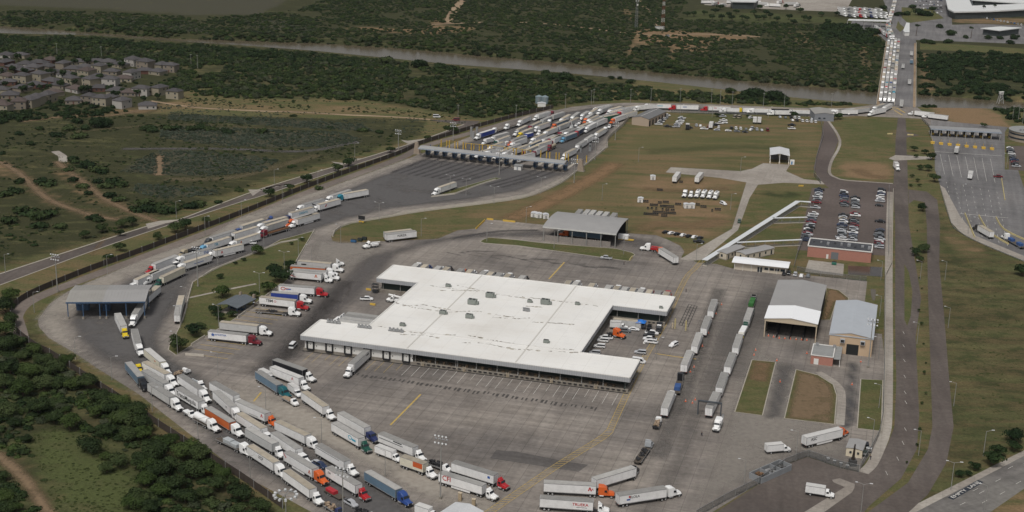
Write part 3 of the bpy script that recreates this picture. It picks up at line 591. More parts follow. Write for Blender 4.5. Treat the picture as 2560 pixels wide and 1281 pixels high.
def brick_mat(name,c1,c2):
 m = bpy.data.materials.new(name);m.use_nodes = True;t = m.node_tree;b = t.nodes['Principled BSDF'];b.inputs['Roughness'].default_value = 0.9
 tc = N(t,'ShaderNodeTexCoord');mp = N(t,'ShaderNodeMapping');mp.inputs['Rotation'].default_value = (R(90),0,0);t.links.new(tc.outputs['Object'],mp.inputs[0])
 k = N(t,'ShaderNodeTexBrick');k.inputs['Scale'].default_value = 1;k.inputs['Brick Width'].default_value = 0.4;k.inputs['Row Height'].default_value = 0.2;k.inputs['Mortar Size'].default_value = 0.01
 k.inputs['Color1'].default_value = (*c1,1);k.inputs['Color2'].default_value = (*c2,1);k.inputs['Mortar'].default_value = (*[x * 0.75 for x in c1],1)
 t.links.new(mp.outputs[0],k.inputs['Vector']);t.links.new(k.outputs['Color'],b.inputs['Base Color']);return m
PINK = brick_mat('pink_block',(0.41,0.19,0.145),(0.36,0.17,0.13));GREYB = brick_mat('grey_block',(0.28,0.25,0.225),(0.21,0.19,0.175))
REDB = brick_mat('stone_block',(0.33,0.27,0.21),(0.24,0.19,0.145))
YEB = mat('yellow_bollard',(0.5,0.33,0.06),0.6,var=0.15,vscale=1.5)
YEBAR = mat('yellow_barrier',(0.5,0.42,0.2),0.8,var=0.15,vscale=1.0,dirt=(0.3,0.28,0.22),dscale=0.9,damt=0.6)
GLASS = mat('dark_glass',(0.025,0.035,0.045),0.12,spec=0.6)
GROOF = mat('grey_flat_roof',(0.26,0.265,0.26),0.85,var=0.12,vscale=0.4)
BROOF = mat('dark_flat_roof',(0.06,0.063,0.07),0.9,var=0.2,vscale=0.4)
ACM = mat('rooftop_unit_green_grey',(0.22,0.24,0.22),0.6,var=0.1)
def fit(FL,FR,BR,BL,z,rz=None):
 p = [Vector(G2(*q,z)) for q in (FL,FR,BR,BL)]
 c = sum(p,Vector((0,0))) / 4
 if rz is None: d = (p[1] - p[0]) + (p[2] - p[3]);rz = math.atan2(d.y,d.x)
 ex = Vector((math.cos(rz),math.sin(rz)));ey = Vector((-ex.y,ex.x))
 w = (abs((p[1] - p[0]).dot(ex)) + abs((p[2] - p[3]).dot(ex))) / 2;d = (abs((p[3] - p[0]).dot(ey)) + abs((p[2] - p[1]).dot(ey))) / 2
 return (c.x,c.y,0.0),w,d,rz
def gable_mesh(w,d,z,rise,axis='y',th=0.18,segs=1,ribs=0):
 """roof slab: ridge along axis, slab of thickness th"""
 mb = MB();half = w / 2 if axis == 'y' else d / 2;ln = d / 2 if axis == 'y' else w / 2
 xs = np.linspace(-half,half,2 * segs + 1)
 def hz(x): q = abs(x) / half;return z + rise * ((1 - q) if segs == 1 else (1 - q ** 2))
 def P(x,y,zz): return (x,y,zz) if axis == 'y' else (y,-x,zz)
 for a,b in zip(xs[:-1],xs[1:]):
  for t,zf in ((0,0),(1,th)):
   q = [P(a,-ln,hz(a) + zf),P(b,-ln,hz(b) + zf),P(b,ln,hz(b) + zf),P(a,ln,hz(a) + zf)]
   mb.face(q if t else q[::-1])
  for y in (-ln,ln): mb.face([P(a,y,hz(a)),P(b,y,hz(b)),P(b,y,hz(b) + th),P(a,y,hz(a) + th)][::(1 if y < 0 else -1)])
 for x in (-half,half): mb.face([P(x,-ln,z),P(x,ln,z),P(x,ln,z + th),P(x,-ln,z + th)][::(1 if x > 0 else -1)])
 if ribs:
  n = int(2 * ln / ribs)
  for i in range(1,n):
   y = -ln + i * 2 * ln / n
   for a,b in zip(xs[:-1],xs[1:]):
    q = [P(a,y - .05,hz(a) + th + .05),P(b,y - .05,hz(b) + th + .05),P(b,y + .05,hz(b) + th + .05),P(a,y + .05,hz(a) + th + .05)];mb.face(q)
    mb.face([P(a,y - .05,hz(a) + th),P(b,y - .05,hz(b) + th),P(b,y - .05,hz(b) + th + .05),P(a,y - .05,hz(a) + th + .05)])
    mb.face([P(b,y + .05,hz(b) + th),P(a,y + .05,hz(a) + th),P(a,y + .05,hz(a) + th + .05),P(b,y + .05,hz(b) + th + .05)])
 return mb
def walls_mesh(w,d,z,rise,axis,z0=0,t=0.25,sides='FBLR'):
 """outer shell as one solid with gable ends"""
 mb = MB();x,y = w / 2,d / 2
 if axis == 'y': sec = [(-x,z0),(x,z0),(x,z),(0,z + rise),(-x,z)];a = [(p[0],-y,p[1]) for p in sec];b = [(p[0],y,p[1]) for p in sec]
 else: sec = [(-y,z0),(y,z0),(y,z),(0,z + rise),(-y,z)];a = [(x,p[0],p[1]) for p in sec];b = [(-x,p[0],p[1]) for p in sec]
 mb.face(a);mb.face(b[::-1])
 for i in range(5): j = (i + 1) % 5;mb.face([a[j],a[i],b[i],b[j]])
 return mb
# ---------- main dock warehouse ----------
O = G(752,838,6.6);O.z = 0
WH = thing('warehouse','wide low customs dock warehouse with cracked white flat roof and grey fascia','warehouse',O,TH)
WP = [(0,0),(130,0),(130,19),(107,19),(107,77.5),(130,77.5),(130,98),(1.5,98),(1.5,77.5),(20.5,77.5),(20.5,19.3),(0,19.3)]
put('roof',MB().prism([(x,y) for x,y in WP],6.15,6.5),ROOFW,WH)
# parapet cap
mb = MB()
for i in range(12):
 a = Vector(WP[i]);b = Vector(WP[(i + 1) % 12]);strip(mb,[a,b],0.5,6.45,6.72)
put('parapet',mb,WALLW,WH)
mb = MB();rb = MB()
for i in range(12):
 a = Vector(WP[i]);b = Vector(WP[(i + 1) % 12]);d = (b - a).normalized();n = Vector((d.y,-d.x));L = (b - a).length
 strip(mb,[a + n * 0.12,b + n * 0.12],0.2,4.75,6.62)
 if i in (0,2,4,8):
  for k in range(int(L / 0.9)):
   p = a + d * (0.4 + k * 0.9) + n * 0.25;strip(rb,[p - d * 0.06,p + d * 0.06],0.06,4.78,6.58)
put('fascia',mb,FASC,WH);put('fascia_rib',rb,RIB,WH)
mb = MB();IN = 2.2
mb.prism([(0.6,0.9),(129.4,0.9),(129.4,18.4),(106.2,18.4),(106.2,78.2),(129.4,78.2),(129.4,97),(2.1,97),(2.1,78.2),(21.2,78.2),(21.2,18.4),(0.6,18.4)],0.0,1.25)
put('dock_platform',mb,CONC,WH)
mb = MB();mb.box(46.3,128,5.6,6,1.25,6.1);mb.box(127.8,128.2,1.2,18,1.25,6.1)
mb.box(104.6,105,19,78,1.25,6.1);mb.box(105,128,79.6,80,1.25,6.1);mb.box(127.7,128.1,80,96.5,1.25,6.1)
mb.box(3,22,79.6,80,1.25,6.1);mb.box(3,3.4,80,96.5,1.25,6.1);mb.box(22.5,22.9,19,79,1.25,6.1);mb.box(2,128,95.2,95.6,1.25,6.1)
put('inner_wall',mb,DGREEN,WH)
mb = MB();mb.box(1.2,45.8,0.95,1.25,1.25,6.1);mb.box(1.2,1.5,1.2,18,1.25,6.1)
for i in range(1,37): mb.box(1.2 + i * 1.2,1.24 + i * 1.2,0.9,0.96,1.3,4.7)
put('dock_wall',mb,WALLW,WH)
for i,x in enumerate((5.5,13.4,21.2,29.2,37.0,45.0)):
 x0 = x - 1.8
 sh = MB();sh.box(x0 - 1.6,x0 - 1.1,0.35,0.97,1.0,4.7);sh.box(x0 + 1.1,x0 + 1.6,0.35,0.97,1.0,4.7);sh.box(x0 - 1.6,x0 + 1.6,0.35,0.97,4.2,4.74);sh.box(x0 - 1.3,x0 + 1.3,0.45,0.97,0.6,1.22)
 s = put('dock_shelter',sh,BLACK,WH);pm = MB().box(x0 - 1.1,x0 + 1.1,0.86,0.9,1.25,4.2);pm.box(x0 - 0.14,x0 + 0.14,0.83,0.85,2.9,3.25,1);put('door_panel',pm,[WALLW,BLACK],s)
 put('wall_vent',MB().box(x0 + 2.3,x0 + 2.6,0.84,0.92,2.4,2.8),BLACK,WH)
for i in range(11):
 x = 46.6 + i * 8.15
 for dx in ((0,) if i != 2 else (0,0.7)): put('column',MB().cyl((x + dx,1.5,1.25),(x + dx,1.5,4.8),0.14).cyl((x + dx,1.5,1.25),(x + dx,1.5,2.5),0.22),[GALV],WH)
for i in range(3): put('column',MB().cyl((109 + i * 9,78.6,1.25),(109 + i * 9,78.6,4.8),0.16),GALV,WH)
for x in (4,12): put('column',MB().cyl((x,78.6,1.25),(x,78.6,4.8),0.16),GALV,WH)
mb = MB()
for i in range(40):
 x = 47.5 + i * 2.05;mb.box(x,x + 1.2,0.6,0.92,0.75,1.1)
for i in range(12): mb.box(108 + i * 1.8,109 + i * 1.8,77.95,78.25,0.75,1.1)
for f0 in range(0,len(mb.v),8): q = mb.v[f0:f0 + 8];put('dock_bumper',MB().box(q[0][0],q[1][0],q[0][1],q[2][1],q[0][2],q[4][2]),BLACK,WH)
mb = MB();mb.box(0.2,129.8,0.1,0.55,0.03,0.16);put('drain_channel',mb,BLACK,WH)
for k,x in enumerate((49.5,66,83,100,117)):
 mb = MB();mb.box(x,x + 0.12,0.5,0.62,0.03,2.3);mb.box(x + 0.9,x + 1.02,0.5,0.62,0.03,2.3);mb.box(x,x + 1.0,0.5,0.58,1.7,1.8)
 for j in range(5): mb.box(x,x + 1.0,0.45 ,0.65,0.25 + j * 0.22,0.3 + j * 0.22)
 put('dock_ladder',mb,TANM,WH)
FRM = mat('freight',(0.16,0.12,0.08),0.9,rand=0.4,var=0.3)
for i in range(26):
 x = 48 + i * 3 + rnd.uniform(-.6,.6);h = rnd.uniform(0.4,1.3);w = rnd.uniform(0.6,1.4);put('stacked_freight',MB().box(x,x + w,2.2,2.2 + w,1.25,1.25 + h),FRM,WH)
if 0: put('stacked_freight',mb,mat('freight',(0.16,0.12,0.08),0.9,rand=0.4,var=0.3),WH)
def wl_local(x,y):   # roof pixel -> local
 g = G(x,y,6.5);dx,dy = g.x - O.x,g.y - O.y;return dx * math.cos(TH) + dy * math.sin(TH),-dx * math.sin(TH) + dy * math.cos(TH)
def ac_unit(px,py,s,kind):
 x,y = wl_local(px,py)
 mb = MB()
 if kind == 'frame':
  for i in range(4): mb.cyl((x - s + i * s * 0.62,y,6.9),(x - s + i * s * 0.62,y,8.0),0.38,n=10)
  mb.box(x - s * 1.2,x + s * 1.2,y - 0.6,y + 0.6,6.8,6.9);mb.box(x - s * 1.2,x - s,y - .5,y + .5,6.5,6.8);mb.box(x + s,x + s * 1.2,y - .5,y + .5,6.5,6.8)
  for i in range(4): mb.box(x - s * 1.1 + i * s * .6,x - s * 1.1 + i * s * .6 + s * 0.5,y - 0.5,y + 0.3,6.9,7.5)
  u = put('rooftop_unit',mb,STEEL,WH);return
 mb.box(x - s,x + s,y - s * 0.7,y + s * 0.7,6.75,6.75 + s * 1.05);mb.box(x - s * .9,x - s * .7,y - s * .7,y + s * .7,6.5,6.75);mb.box(x + s * .7,x + s * .9,y - s * .7,y + s * .7,6.5,6.75)
 mb.box(x + s,x + s * 1.5,y - s * 0.4,y + s * 0.4,6.7,6.7 + s * 0.6)
 u = put('rooftop_unit',mb,ACM,WH)
 put('fan_grille',MB().cyl((x - s * .45,y,6.75 + s * 1.05),(x - s * .45,y,6.85 + s * 1.05),s * 0.4,n=12).cyl((x + s * .4,y,6.75 + s * 1.05),(x + s * .4,y,6.85 + s * 1.05),s * 0.35,n=12),BLACK,u)
for q in ((1120,717,1.0,'a'),(1225,743,1.7,'a'),(1181,760,1.8,'a'),(1107,785,1.3,'a'),(1173,795,1.4,'a'),(1324,756,0.9,'a'),(1363,760,1.8,'a'),(1443,762,0.9,'a'),(1365,857,1.0,'a'),(1652,771,0.7,'a'),(1006,815,1.0,'a'),(911,820,2.4,'frame'),(990,829,2.6,'frame'),(834,808,2.4,'frame'),(1316,778,1.2,'frame')): ac_unit(*q)
STAIN = mat('roof_stain',(.5,.47,.41),.8,var=.2,vscale=1)
def crack(pts,w=0.18):
 mb = MB();P = []
 for i in range(len(pts) - 1):
  a = Vector(wl_local(*pts[i]));b = Vector(wl_local(*pts[i + 1]));n = max(2,int((b - a).length / 0.8))
  for k in range(n): P.append(a.lerp(b,k / n) + Vector((rnd.uniform(-.2,.2),rnd.uniform(-.35,.35))))
 for i in range(len(P) - 1):
  if rnd.random() < 0.68: strip(mb,[P[i],P[i + 1]],w * rnd.choice((0.35,0.5,0.8,1.3)),6.508)
 put('roof_crack',mb,RUSTM,WH)
 for k in range(len(P)):
  if rnd.random() < .1: st_ = MB().cyl((P[k].x,P[k].y,6.502),(P[k].x,P[k].y,6.505),rnd.uniform(.3,1.0),n=9);put('roof_stain',st_,STAIN,WH)
for c in ([(1075,714),(1130,722),(1200,730)],[(1140,712),(1220,730)],[(990,757),(1040,770),(1120,780),(1190,778),(1215,780)],[(1000,765),(1060,762),(1130,776)],[(1300,741),(1350,747),(1440,758),(1500,766)],[(1230,793),(1290,797),(1340,794)],[(1225,784),(1290,794)],
          [(1384,804),(1410,810),(1432,811)],[(945,815),(1010,828),(1080,836),(1150,838)],[(1000,836),(1060,838),(1105,846)],[(1170,838),(1240,852),(1300,862),(1370,871),(1440,874)],[(1150,856),(1210,858),(1280,872),(1350,876)],[(1310,765),(1360,768)],[(1330,805),(1450,812)],[(1240,735),(1330,748)],[(1370,878),(1450,882)],[(1100,726),(1200,727)]): crack(c,0.5)
mb = MB()
for x in (43.5,86.5): strip(mb,[(x,0.5),(x,97.5)],0.5,6.5,6.62)
for x in range(8,128,8):
 y0,y1 = (0.5,97.5) if 21 < x < 106 else (0.5,18.5);strip(mb,[(x,y0),(x,y1)],0.07,6.506)
 if not 21 < x < 106: strip(mb,[(x,79),(x,97)],0.07,6.506)
for y in range(6,98,7): strip(mb,[(1 if y < 19 or y > 78 else 21,y),(129 if y < 19 or y > 78 else 106,y)],0.06,6.504)
put('roof_seam',mb,mat('roof_seam',(0.55,0.53,0.49),0.8),WH)
put('raised_ridge',MB().face([(3,19,6.51),(106,18.2,6.51),(106,19.4,6.75),(3,20.2,6.75)]).face([(3,20.2,6.75),(106,19.4,6.75),(106,20.6,6.51),(3,21.4,6.51)]) if 0 else MB().box(21,106,18.9,19.5,6.5,6.62),WALLW,WH)
def canopy(name,label,cat,quad,z,rise,axis,roofm,colm,cols,ridge_part=True,rz=TH,segs=1,th=0.25,colr=0.18,base=None,ribs=0):
 loc,w,d,rz = fit(*quad,z,rz)
 t = thing(name,label,cat,loc,rz)
 put('roof',gable_mesh(w,d,z - 0.1,rise,axis,th,segs,ribs),roofm,t)
 fb = MB();x,y = w / 2,d / 2
 fb.box(-x,x,-y - 0.08,-y + 0.06,z - 0.45,z + 0.16);fb.box(-x,x,y - 0.06,y + 0.08,z - 0.45,z + 0.16)
 if axis == 'x': pass
 put('eave_beam',fb,colm,t)
 for cx,cy in cols:
  X,Y = cx * w / 2,cy * d / 2;zt = z - 0.2
  if axis == 'y': zt += rise * (1 - abs(cx))
  else: zt += rise * (1 - abs(cy))
  put('column',MB().box(X - colr,X + colr,Y - colr,Y + colr,0,zt),colm,t)
  if base: put('column_base',MB().cyl((X,Y,0),(X,Y,1.1),0.55,0.42,n=10),base,t)
 return t,w,d
# weigh-station canopy (left)
t,w,d = canopy('checkpoint_canopy','two tone grey metal canopy on blue columns with trucks driving out below','canopy',((162,757),(366,754),(379,713),(190,714)),7.3,1.5,'x',MROOF2,BLUE,[(-.96,-.96),(-.58,-.96),(-.16,-.96),(0.0,-.96),(.5,-.96),(.96,-.96),(-.9,.2),(.96,.1),(.96,.95),(-.96,.95),(-.1,.95),(.5,.95)],rz=None,base=CONC,ribs=1.3)
put('roof_panel',gable_mesh(w * 0.545,d + 0.1,7.24,1.5,'x',0.22,ribs=1.3),MROOF,t,loc=(w * 0.228,0,0))
put('control_booth',MB().box(-w / 2 + 2,-w / 2 + 7,0,3,0,2.6),BLUE,t);put('control_booth',MB().box(-w * .1,-w * .1 + 3,-1,2,0,2.8),BLUE,t)
# inspection shed in the middle
loc,w,d,rz = fit((1358,567),(1540,585),(1574,546),(1391,531),7.5,TH)
t = thing('inspection_shed','open metal shed with low curved roof sheltering a truck on the traffic island','shed',loc,rz)
put('roof',gable_mesh(w,d,7.4,1.1,'x',0.3,3),MROOF,t)
mb = MB();mb.box(-w / 2,w / 2,-d / 2 - .1,-d / 2 + .05,6.9,7.65);mb.box(-w / 2,w / 2,d / 2 - .05,d / 2 + .1,6.9,7.65);put('eave_beam',mb,mat('pale_trim',(0.55,0.55,0.53),0.6),t)
for i in range(6):
 for sy in (-1,1): X = -w / 2 + 0.5 + i * (w - 1) / 5;put('column',MB().box(X - .18,X + .18,sy * (d / 2 - .4) - .18,sy * (d / 2 - .4) + .18,0,7.3),GALV,t)
put('block_wall',MB().box(-w / 2 + 1,w / 2 - 3,-d / 2 + 1.2,-d / 2 + 1.5,0.0,2.9),GREYB,t)
put('back_screen',MB().box(-w * .28,w / 2 - 1,d / 2 - 1.2,d / 2 - 1,0.0,6.2),DARK,t)
INSP = t
# gabled inspection tunnel (tan) and its white front roof
loc,w,d,rz = fit((1915,797),(2047,812),(2064,713),(1942,700),8.0,TH)
t = thing('truck_inspection_hall','tall tan framed hall with grey gable roof ending in a bright white front section','hall',loc,rz)
f = 0.31
put('roof',gable_mesh(w,d * (1 - f),7.9,1.3,'y',0.25,ribs=1.2),MROOF,t,loc=(0,d * f / 2,0))
put('front_roof',gable_mesh(w + 0.4,d * f,8.0,1.3,'y',0.28),WROOF,t,loc=(0,-d * (1 - f) / 2,0))
mb = MB();y = -d / 2 + 0.3;mb.face([(-w / 2,y,7.1),(w / 2,y,7.1),(w / 2,y,7.95),(0,y,9.2),(-w / 2,y,7.95)]);mb.face([(-w / 2,y + .2,7.1),(w / 2,y + .2,7.1),(w / 2,y + .2,7.95),(0,y + .2,9.2),(-w / 2,y + .2,7.95)][::-1]);mb.box(-w / 2,w / 2,y - .02,y + .22,6.9,7.12)
put('gable_fascia',mb,TANM,t)
for sx in (-1,1):
 for k in range(7): yy = -d / 2 + 0.5 + k * (d - 1) / 6;put('column',MB().box(sx * (w / 2 - .3) - .2,sx * (w / 2 - .3) + .2,yy - .2,yy + .2,0,8),TANM,t)
put('side_wall',MB().box(w / 2 - .3,w / 2 - .1,-d / 2 + 6,d / 2,0,7.6).box(-w / 2 + .1,-w / 2 + .3,-d / 2 + 6,d / 2,0,7.6).box(-w / 2 + .3,w / 2 - .3,d / 2 - .3,d / 2 - .1,0,7.6),DARK,t)
for k in range(1,4): X = -w / 2 + k * w / 4;put('lane_wall',MB().box(X - .25,X + .25,-d / 2 + 1,d / 2 - 2,0,1.5),BLACK,t)
put('hanging_light',MB().box(-w / 2 + 2,-w / 2 + 4.5,-d / 2 + 8,-d / 2 + 8.3,6.2,6.4),WHT,t)
# tan service building
loc,w,d,rz = fit((2078,834),(2186,848),(2189,763),(2089,752),7.8,TH)
t = thing('service_building','tan walled metal building with pale blue grey gable roof and dark truck door','building',loc,rz)
BR2 = mat('blue_grey_metal_roof',(0.4,0.425,0.455),0.5,var=0.04)
put('roof',gable_mesh(w + 0.6,d + 0.4,7.7,1.3,'y',0.25,ribs=1.1),BR2,t)
wl_ = put('wall',walls_mesh(w,d,7.65,1.28,'y'),TAN,t)
put('truck_door',MB().box(-1.5,3.2,-d / 2 - 0.05,-d / 2 + 0.02,0.02,4.4),DARK,t)
for X in (-3.2,4.6): put('wall_ventilator',MB().box(X - .9,X + .9,-d / 2 - 1.0,-d / 2,4.9,6.4).box(X - .7,X + .7,-d / 2 - 1.05,-d / 2 - 1,5.1,6.2,1),[BR2,BLACK],t)
put('gutter',MB().box(-w / 2 - .3,w / 2 + .3,-d / 2 - .22,-d / 2 - .02,7.35,7.75),BR2,t)
# small pink office with lean-to
loc,w,d,rz = fit((2028,888),(2083,894),(2088,866),(2034,860),3.6,TH)
t = thing('brick_office','small pink block office with grey flat roof beside the tan service building','office',loc,rz)
put('wall',MB().box(-w / 2,w / 2,-d / 2,d / 2,0,3.5),PINK,t)
put('roof',MB().box(-w / 2 - .1,w / 2 + .1,-d / 2 - .1,d / 2 + .1,3.5,3.62),GROOF,t)
mb = MB()
for a,b in (((-w / 2,-d / 2),(w / 2,-d / 2)),((w / 2,-d / 2),(w / 2,d / 2)),((w / 2,d / 2),(-w / 2,d / 2)),((-w / 2,d / 2),(-w / 2,-d / 2))): strip(mb,[a,b],0.35,3.62,3.85)
put('roof_trim',mb,WALLW,t);put('door',MB().box(-w / 2 + 1.2,-w / 2 + 3,-d / 2 - .05,-d / 2 + .02,0.02,2.4),WALLW,t)
put('lean_to_roof',MB().box(w / 2 + .2,w / 2 + 2.8,-d / 2,d / 2 + 2,3.0,3.15),GROOF,t)
for yy in (-d / 2 + .2,d / 2 + 1.6): put('column',MB().box(w / 2 + 2.5,w / 2 + 2.7,yy,yy + .2,0,3),WALLW,t)
for k,X in enumerate((-0.3,0.5)): put('rooftop_unit',MB().box(X * w - .8,X * w + .4,d / 2 - 2.3,d / 2 - 1.0,3.62,4.7),STEEL,t)
# large pink building by the staff parking
loc,w,d,rz = fit((2019,614),(2179,630),(2182,610),(2027,595),5.6,TH)
t = thing('brick_building','long pink block building with dark flat roof at the foot of the car park','building',loc,rz)
put('wall',MB().box(-w / 2,w / 2,-d / 2,d / 2,0,5.3),PINK,t);put('roof',MB().box(-w / 2 + .3,w / 2 - .3,-d / 2 + .3,d / 2 - .3,5.3,5.36),BROOF,t)
mb = MB()
for a,b in (((-w / 2,-d / 2),(w / 2,-d / 2)),((w / 2,-d / 2),(w / 2,d / 2)),((w / 2,d / 2),(-w / 2,d / 2)),((-w / 2,d / 2),(-w / 2,-d / 2))): strip(mb,[a,b],0.5,5.3,5.75)
put('roof_trim',mb,WALLW,t);put('roller_door',MB().box(-3.8,-0.3,-d / 2 - .06,-d / 2 + .02,0.02,3.6),mat('grey_roller_door',(0.15,0.16,0.17),0.6),t);put('door',MB().box(-6,-5,-d / 2 - .06,-d / 2 + .02,.02,2.2),WALLW,t)
for k in range(9): X = -w / 2 + 2 + k * (w - 4) / 8;put('rooftop_unit',MB().box(X,X + rnd.uniform(.6,1.6),rnd.uniform(-3,1),rnd.uniform(1.5,3),5.36,5.36 + rnd.uniform(.5,1.2)),STEEL if k % 3 else BROOF,t)
# long office with white roof
loc,w,d,rz = fit((1834,655),(1970,668),(1973,655),(1837,642),3.9,TH)
t = thing('visitor_office','long low office with bright white roof and ribbon windows facing the yard','office',loc,rz)
put('roof',gable_mesh(w + 1,d + 1.6,3.7,0.5,'x',0.2),WROOF,t);put('wall',MB().box(-w / 2 + .5,w / 2 - .5,-d / 2 + .8,d / 2 - .4,0,3.75),BEIGE,t)
for k in range(4): X = w * .08 + k * 2.5;put('window',MB().box(X,X + 1.9,-d / 2 + .74,-d / 2 + .82,1.3,2.5),GLASS,t)
put('door',MB().box(-1.2,1.0,-d / 2 + .74,-d / 2 + .82,0.02,2.4),GLASS,t)
for i in range(7): X = -w / 2 + .8 + i * (w - 1.6) / 6;put('column',MB().box(X - .08,X + .08,-d / 2 - .2,-d / 2,0,3.7),WALLW,t)
# site cabins
for lab,q in (('beige portable cabin touching the covered walkway',((1796,630),(1819,634),(1860,617),(1837,610))),('beige portable cabin standing apart on the grass right of the other cabin',((1855,635),(1879,640),(1921,616),(1898,606)))):
 loc,w,d,rz = fit(*q,3.4,None);t = thing('site_cabin',lab,'cabin',loc,rz,'beige portable cabins behind the visitor office')
 put('roof',gable_mesh(w + .5,d + .4,3.3,.35,'y',.12),MROOF,t);put('wall',MB().box(-w / 2,w / 2,-d / 2,d / 2,0.4,3.35),BEIGE,t);put('skirting',MB().box(-w / 2 - .03,w / 2 + .03,-d / 2 - .03,d / 2 + .03,0,.42),CONC,t)
 put('window',MB().box(-.5,.5,-d / 2 - .05,-d / 2 + .02,1.3,2.6),GLASS,t)
 for k in range(5): Y = -d / 2 + 2 + k * (d - 4) / 4;put('window',MB().box(w / 2 - .02,w / 2 + .05,Y - .5,Y + .5,1.3 if k % 2 else .5,2.6),GLASS,t)
# covered walkway
WKR = mat('walkway_roof',(0.62,0.64,0.65),0.5)
t = thing('covered_walkway','long white roofed pedestrian walkway running diagonally from the yard to the car park','walkway',G(1880,572))
base = t.location
def wk(pts,w,mesh_name='roof'):
 P = [Vector(G2(x,y,3.0)) - base.to_2d() for x,y in pts];mb = MB();strip(mb,P,w,2.9,3.1);put(mesh_name,mb,WKR,t)
 for side in (1,-1):
  q = strip_pts(P,w - .4);L = [a if side > 0 else b for a,b in q]
  put('railing',strip(strip(MB(),L,0.05,1.0,1.1),L,0.05,0.5,0.56),STEEL,t)
  for p in resample(L,5.0): put('post',MB().box(p.x - .06,p.x + .06,p.y - .06,p.y + .06,0,2.95),STEEL,t)
 strip(MB(),P,w,0,0.1)
 put('walkway_floor',strip(MB(),P,w - .2,0.0,0.12),KERB,t)
wk([(1762,650),(1995,503),(2027,505)],2.8);wk([(1932,545),(2018,543)],1.5,'branch_roof');wk([(1842,606),(2004,599)],1.5,'branch_roof')
# gabled drive-through shed on the field
loc,w,d,rz = fit((1920,387),(1971,390),(1977,373),(1929,370),5.4,None)
t = thing('drive_through_shed','small open gabled shed with pale roof at the end of the concrete drive','shed',loc,rz)
put('roof',gable_mesh(w,d,5.3,1.2,'y',0.2,ribs=1),MROOF3,t)
for sx in (-1,0,1):
 for sy in (-1,0,1): put('column',MB().box(sx * (w / 2 - .4) - .15,sx * (w / 2 - .4) + .15,sy * (d / 2 - .6) - .15,sy * (d / 2 - .6) + .15,0,5.3 + (1.1 if sx == 0 else 0)),WALLW,t);
for sx in (-1,0,1): put('column_guard',MB().box(sx * (w / 2 - .4) - .4,sx * (w / 2 - .4) + .4,-d / 2,-d / 2 + 1.6,0,1.2),BEIGE,t)
put('scanner_screen',MB().box(-w / 2 + 1,-.8,2,2.3,0,4.8).box(.8,w / 2 - 1,2,2.3,0,4.8),mat('grey_screen',(.12,.12,.125),.8,var=.3,vscale=2),t)
put('equipment_hut',MB().box(w / 2 + .4,w / 2 + 3,-d / 2,-d / 2 + 2.5,0,2.7).box(w / 2 + 1.1,w / 2 + 1.9,-d / 2 - .04,-d / 2,.1,2.1,1),[WALLW,mat('blue_door',(.05,.2,.42),.6)],t)
# tan-gabled workshop and grey hall by the queue road
def hall(name,lab,q,z,rise,roofm,wallm,door=None,axis='y'):
 loc,w,d,rz = fit(*q,z,None);t = thing(name,lab,'building',loc,rz)
 put('roof',gable_mesh(w + .4,d + .4,z - .1,rise,axis,.2),roofm,t);put('wall',walls_mesh(w,d,z - .12,rise,axis),wallm,t)
 return t,w,d
t,w,d = hall('workshop','tan walled workshop with dark grey gable roof at the corner of the queueing yard',((1589,295),(1634,299),(1655,278),(1616,272)),5.2,1.4,mat('charcoal_metal_roof',(.16,.16,.16),.6,var=.08),mat('workshop_tan',(.4,.32,.25),.8))
put('ridge_cap',MB().box(-.15,.15,-d / 2,d / 2,6.6,6.72),WALLW,t)
for k in range(6): Y = -d / 2 + 2 + k * (d - 4) / 5;put('bay_opening',MB().box(w / 2 - .02,w / 2 + .06,Y - 1.1,Y + 1.1,0.02,3.8),DARK,t)
t,w,d = hall('storage_hall','plain grey metal hall with pale gable roof by the truck queue near the bridge',((2026,284),(2073,286),(2084,272),(2035,271)),5.2,1.0,MROOF2,mat('grey_blue_siding',(.22,.23,.25),.7))
for X in (-w * .3,-w * .05): put('window',MB().box(X,X + 1.6,-d / 2 - .06,-d / 2 + .02,1.6,2.6),GLASS,t)
# picnic shelter on the grass
loc,w,d,rz = fit((546,761),(600,769),(630,746),(590,737),3.6,None)
t = thing('picnic_shelter','dark roofed open picnic shelter with brick piers on the grass park','shelter',loc,rz)
put('roof',gable_mesh(w + 1,d + 1,3.3,1.1,'y',.2,ribs=1.0),mat('slate_metal_roof',(.12,.135,.15),.5,var=.08),t)
for sx in (-1,1):
 for sy in (-1,0,1): put('column',MB().box(sx * (w / 2 - .5) - .12,sx * (w / 2 - .5) + .12,sy * (d / 2 - .6) - .12,sy * (d / 2 - .6) + .12,0,3.4),BLUE,t)
for sx in (-.5,.7): put('brick_pier',MB().box(sx * w * .6 - .5,sx * w * .6 + .5,d / 2,d / 2 + .9,0,5.2),REDB,t)
put('slab',MB().box(-w / 2,w / 2,-d / 2,d / 2,0.085,.12),CONC,t)
for k in range(4): X = -w / 2 + 2 + k * (w - 4) / 3;put('picnic_table',MB().box(X - .9,X + .9,-.5,.5,.75,.82).box(X - .9,X + .9,-1.1,-.8,.42,.48).box(X - .9,X + .9,.8,1.1,.42,.48).box(X - .1,X + .1,-.9,.9,.1,.75),BLUE,t)
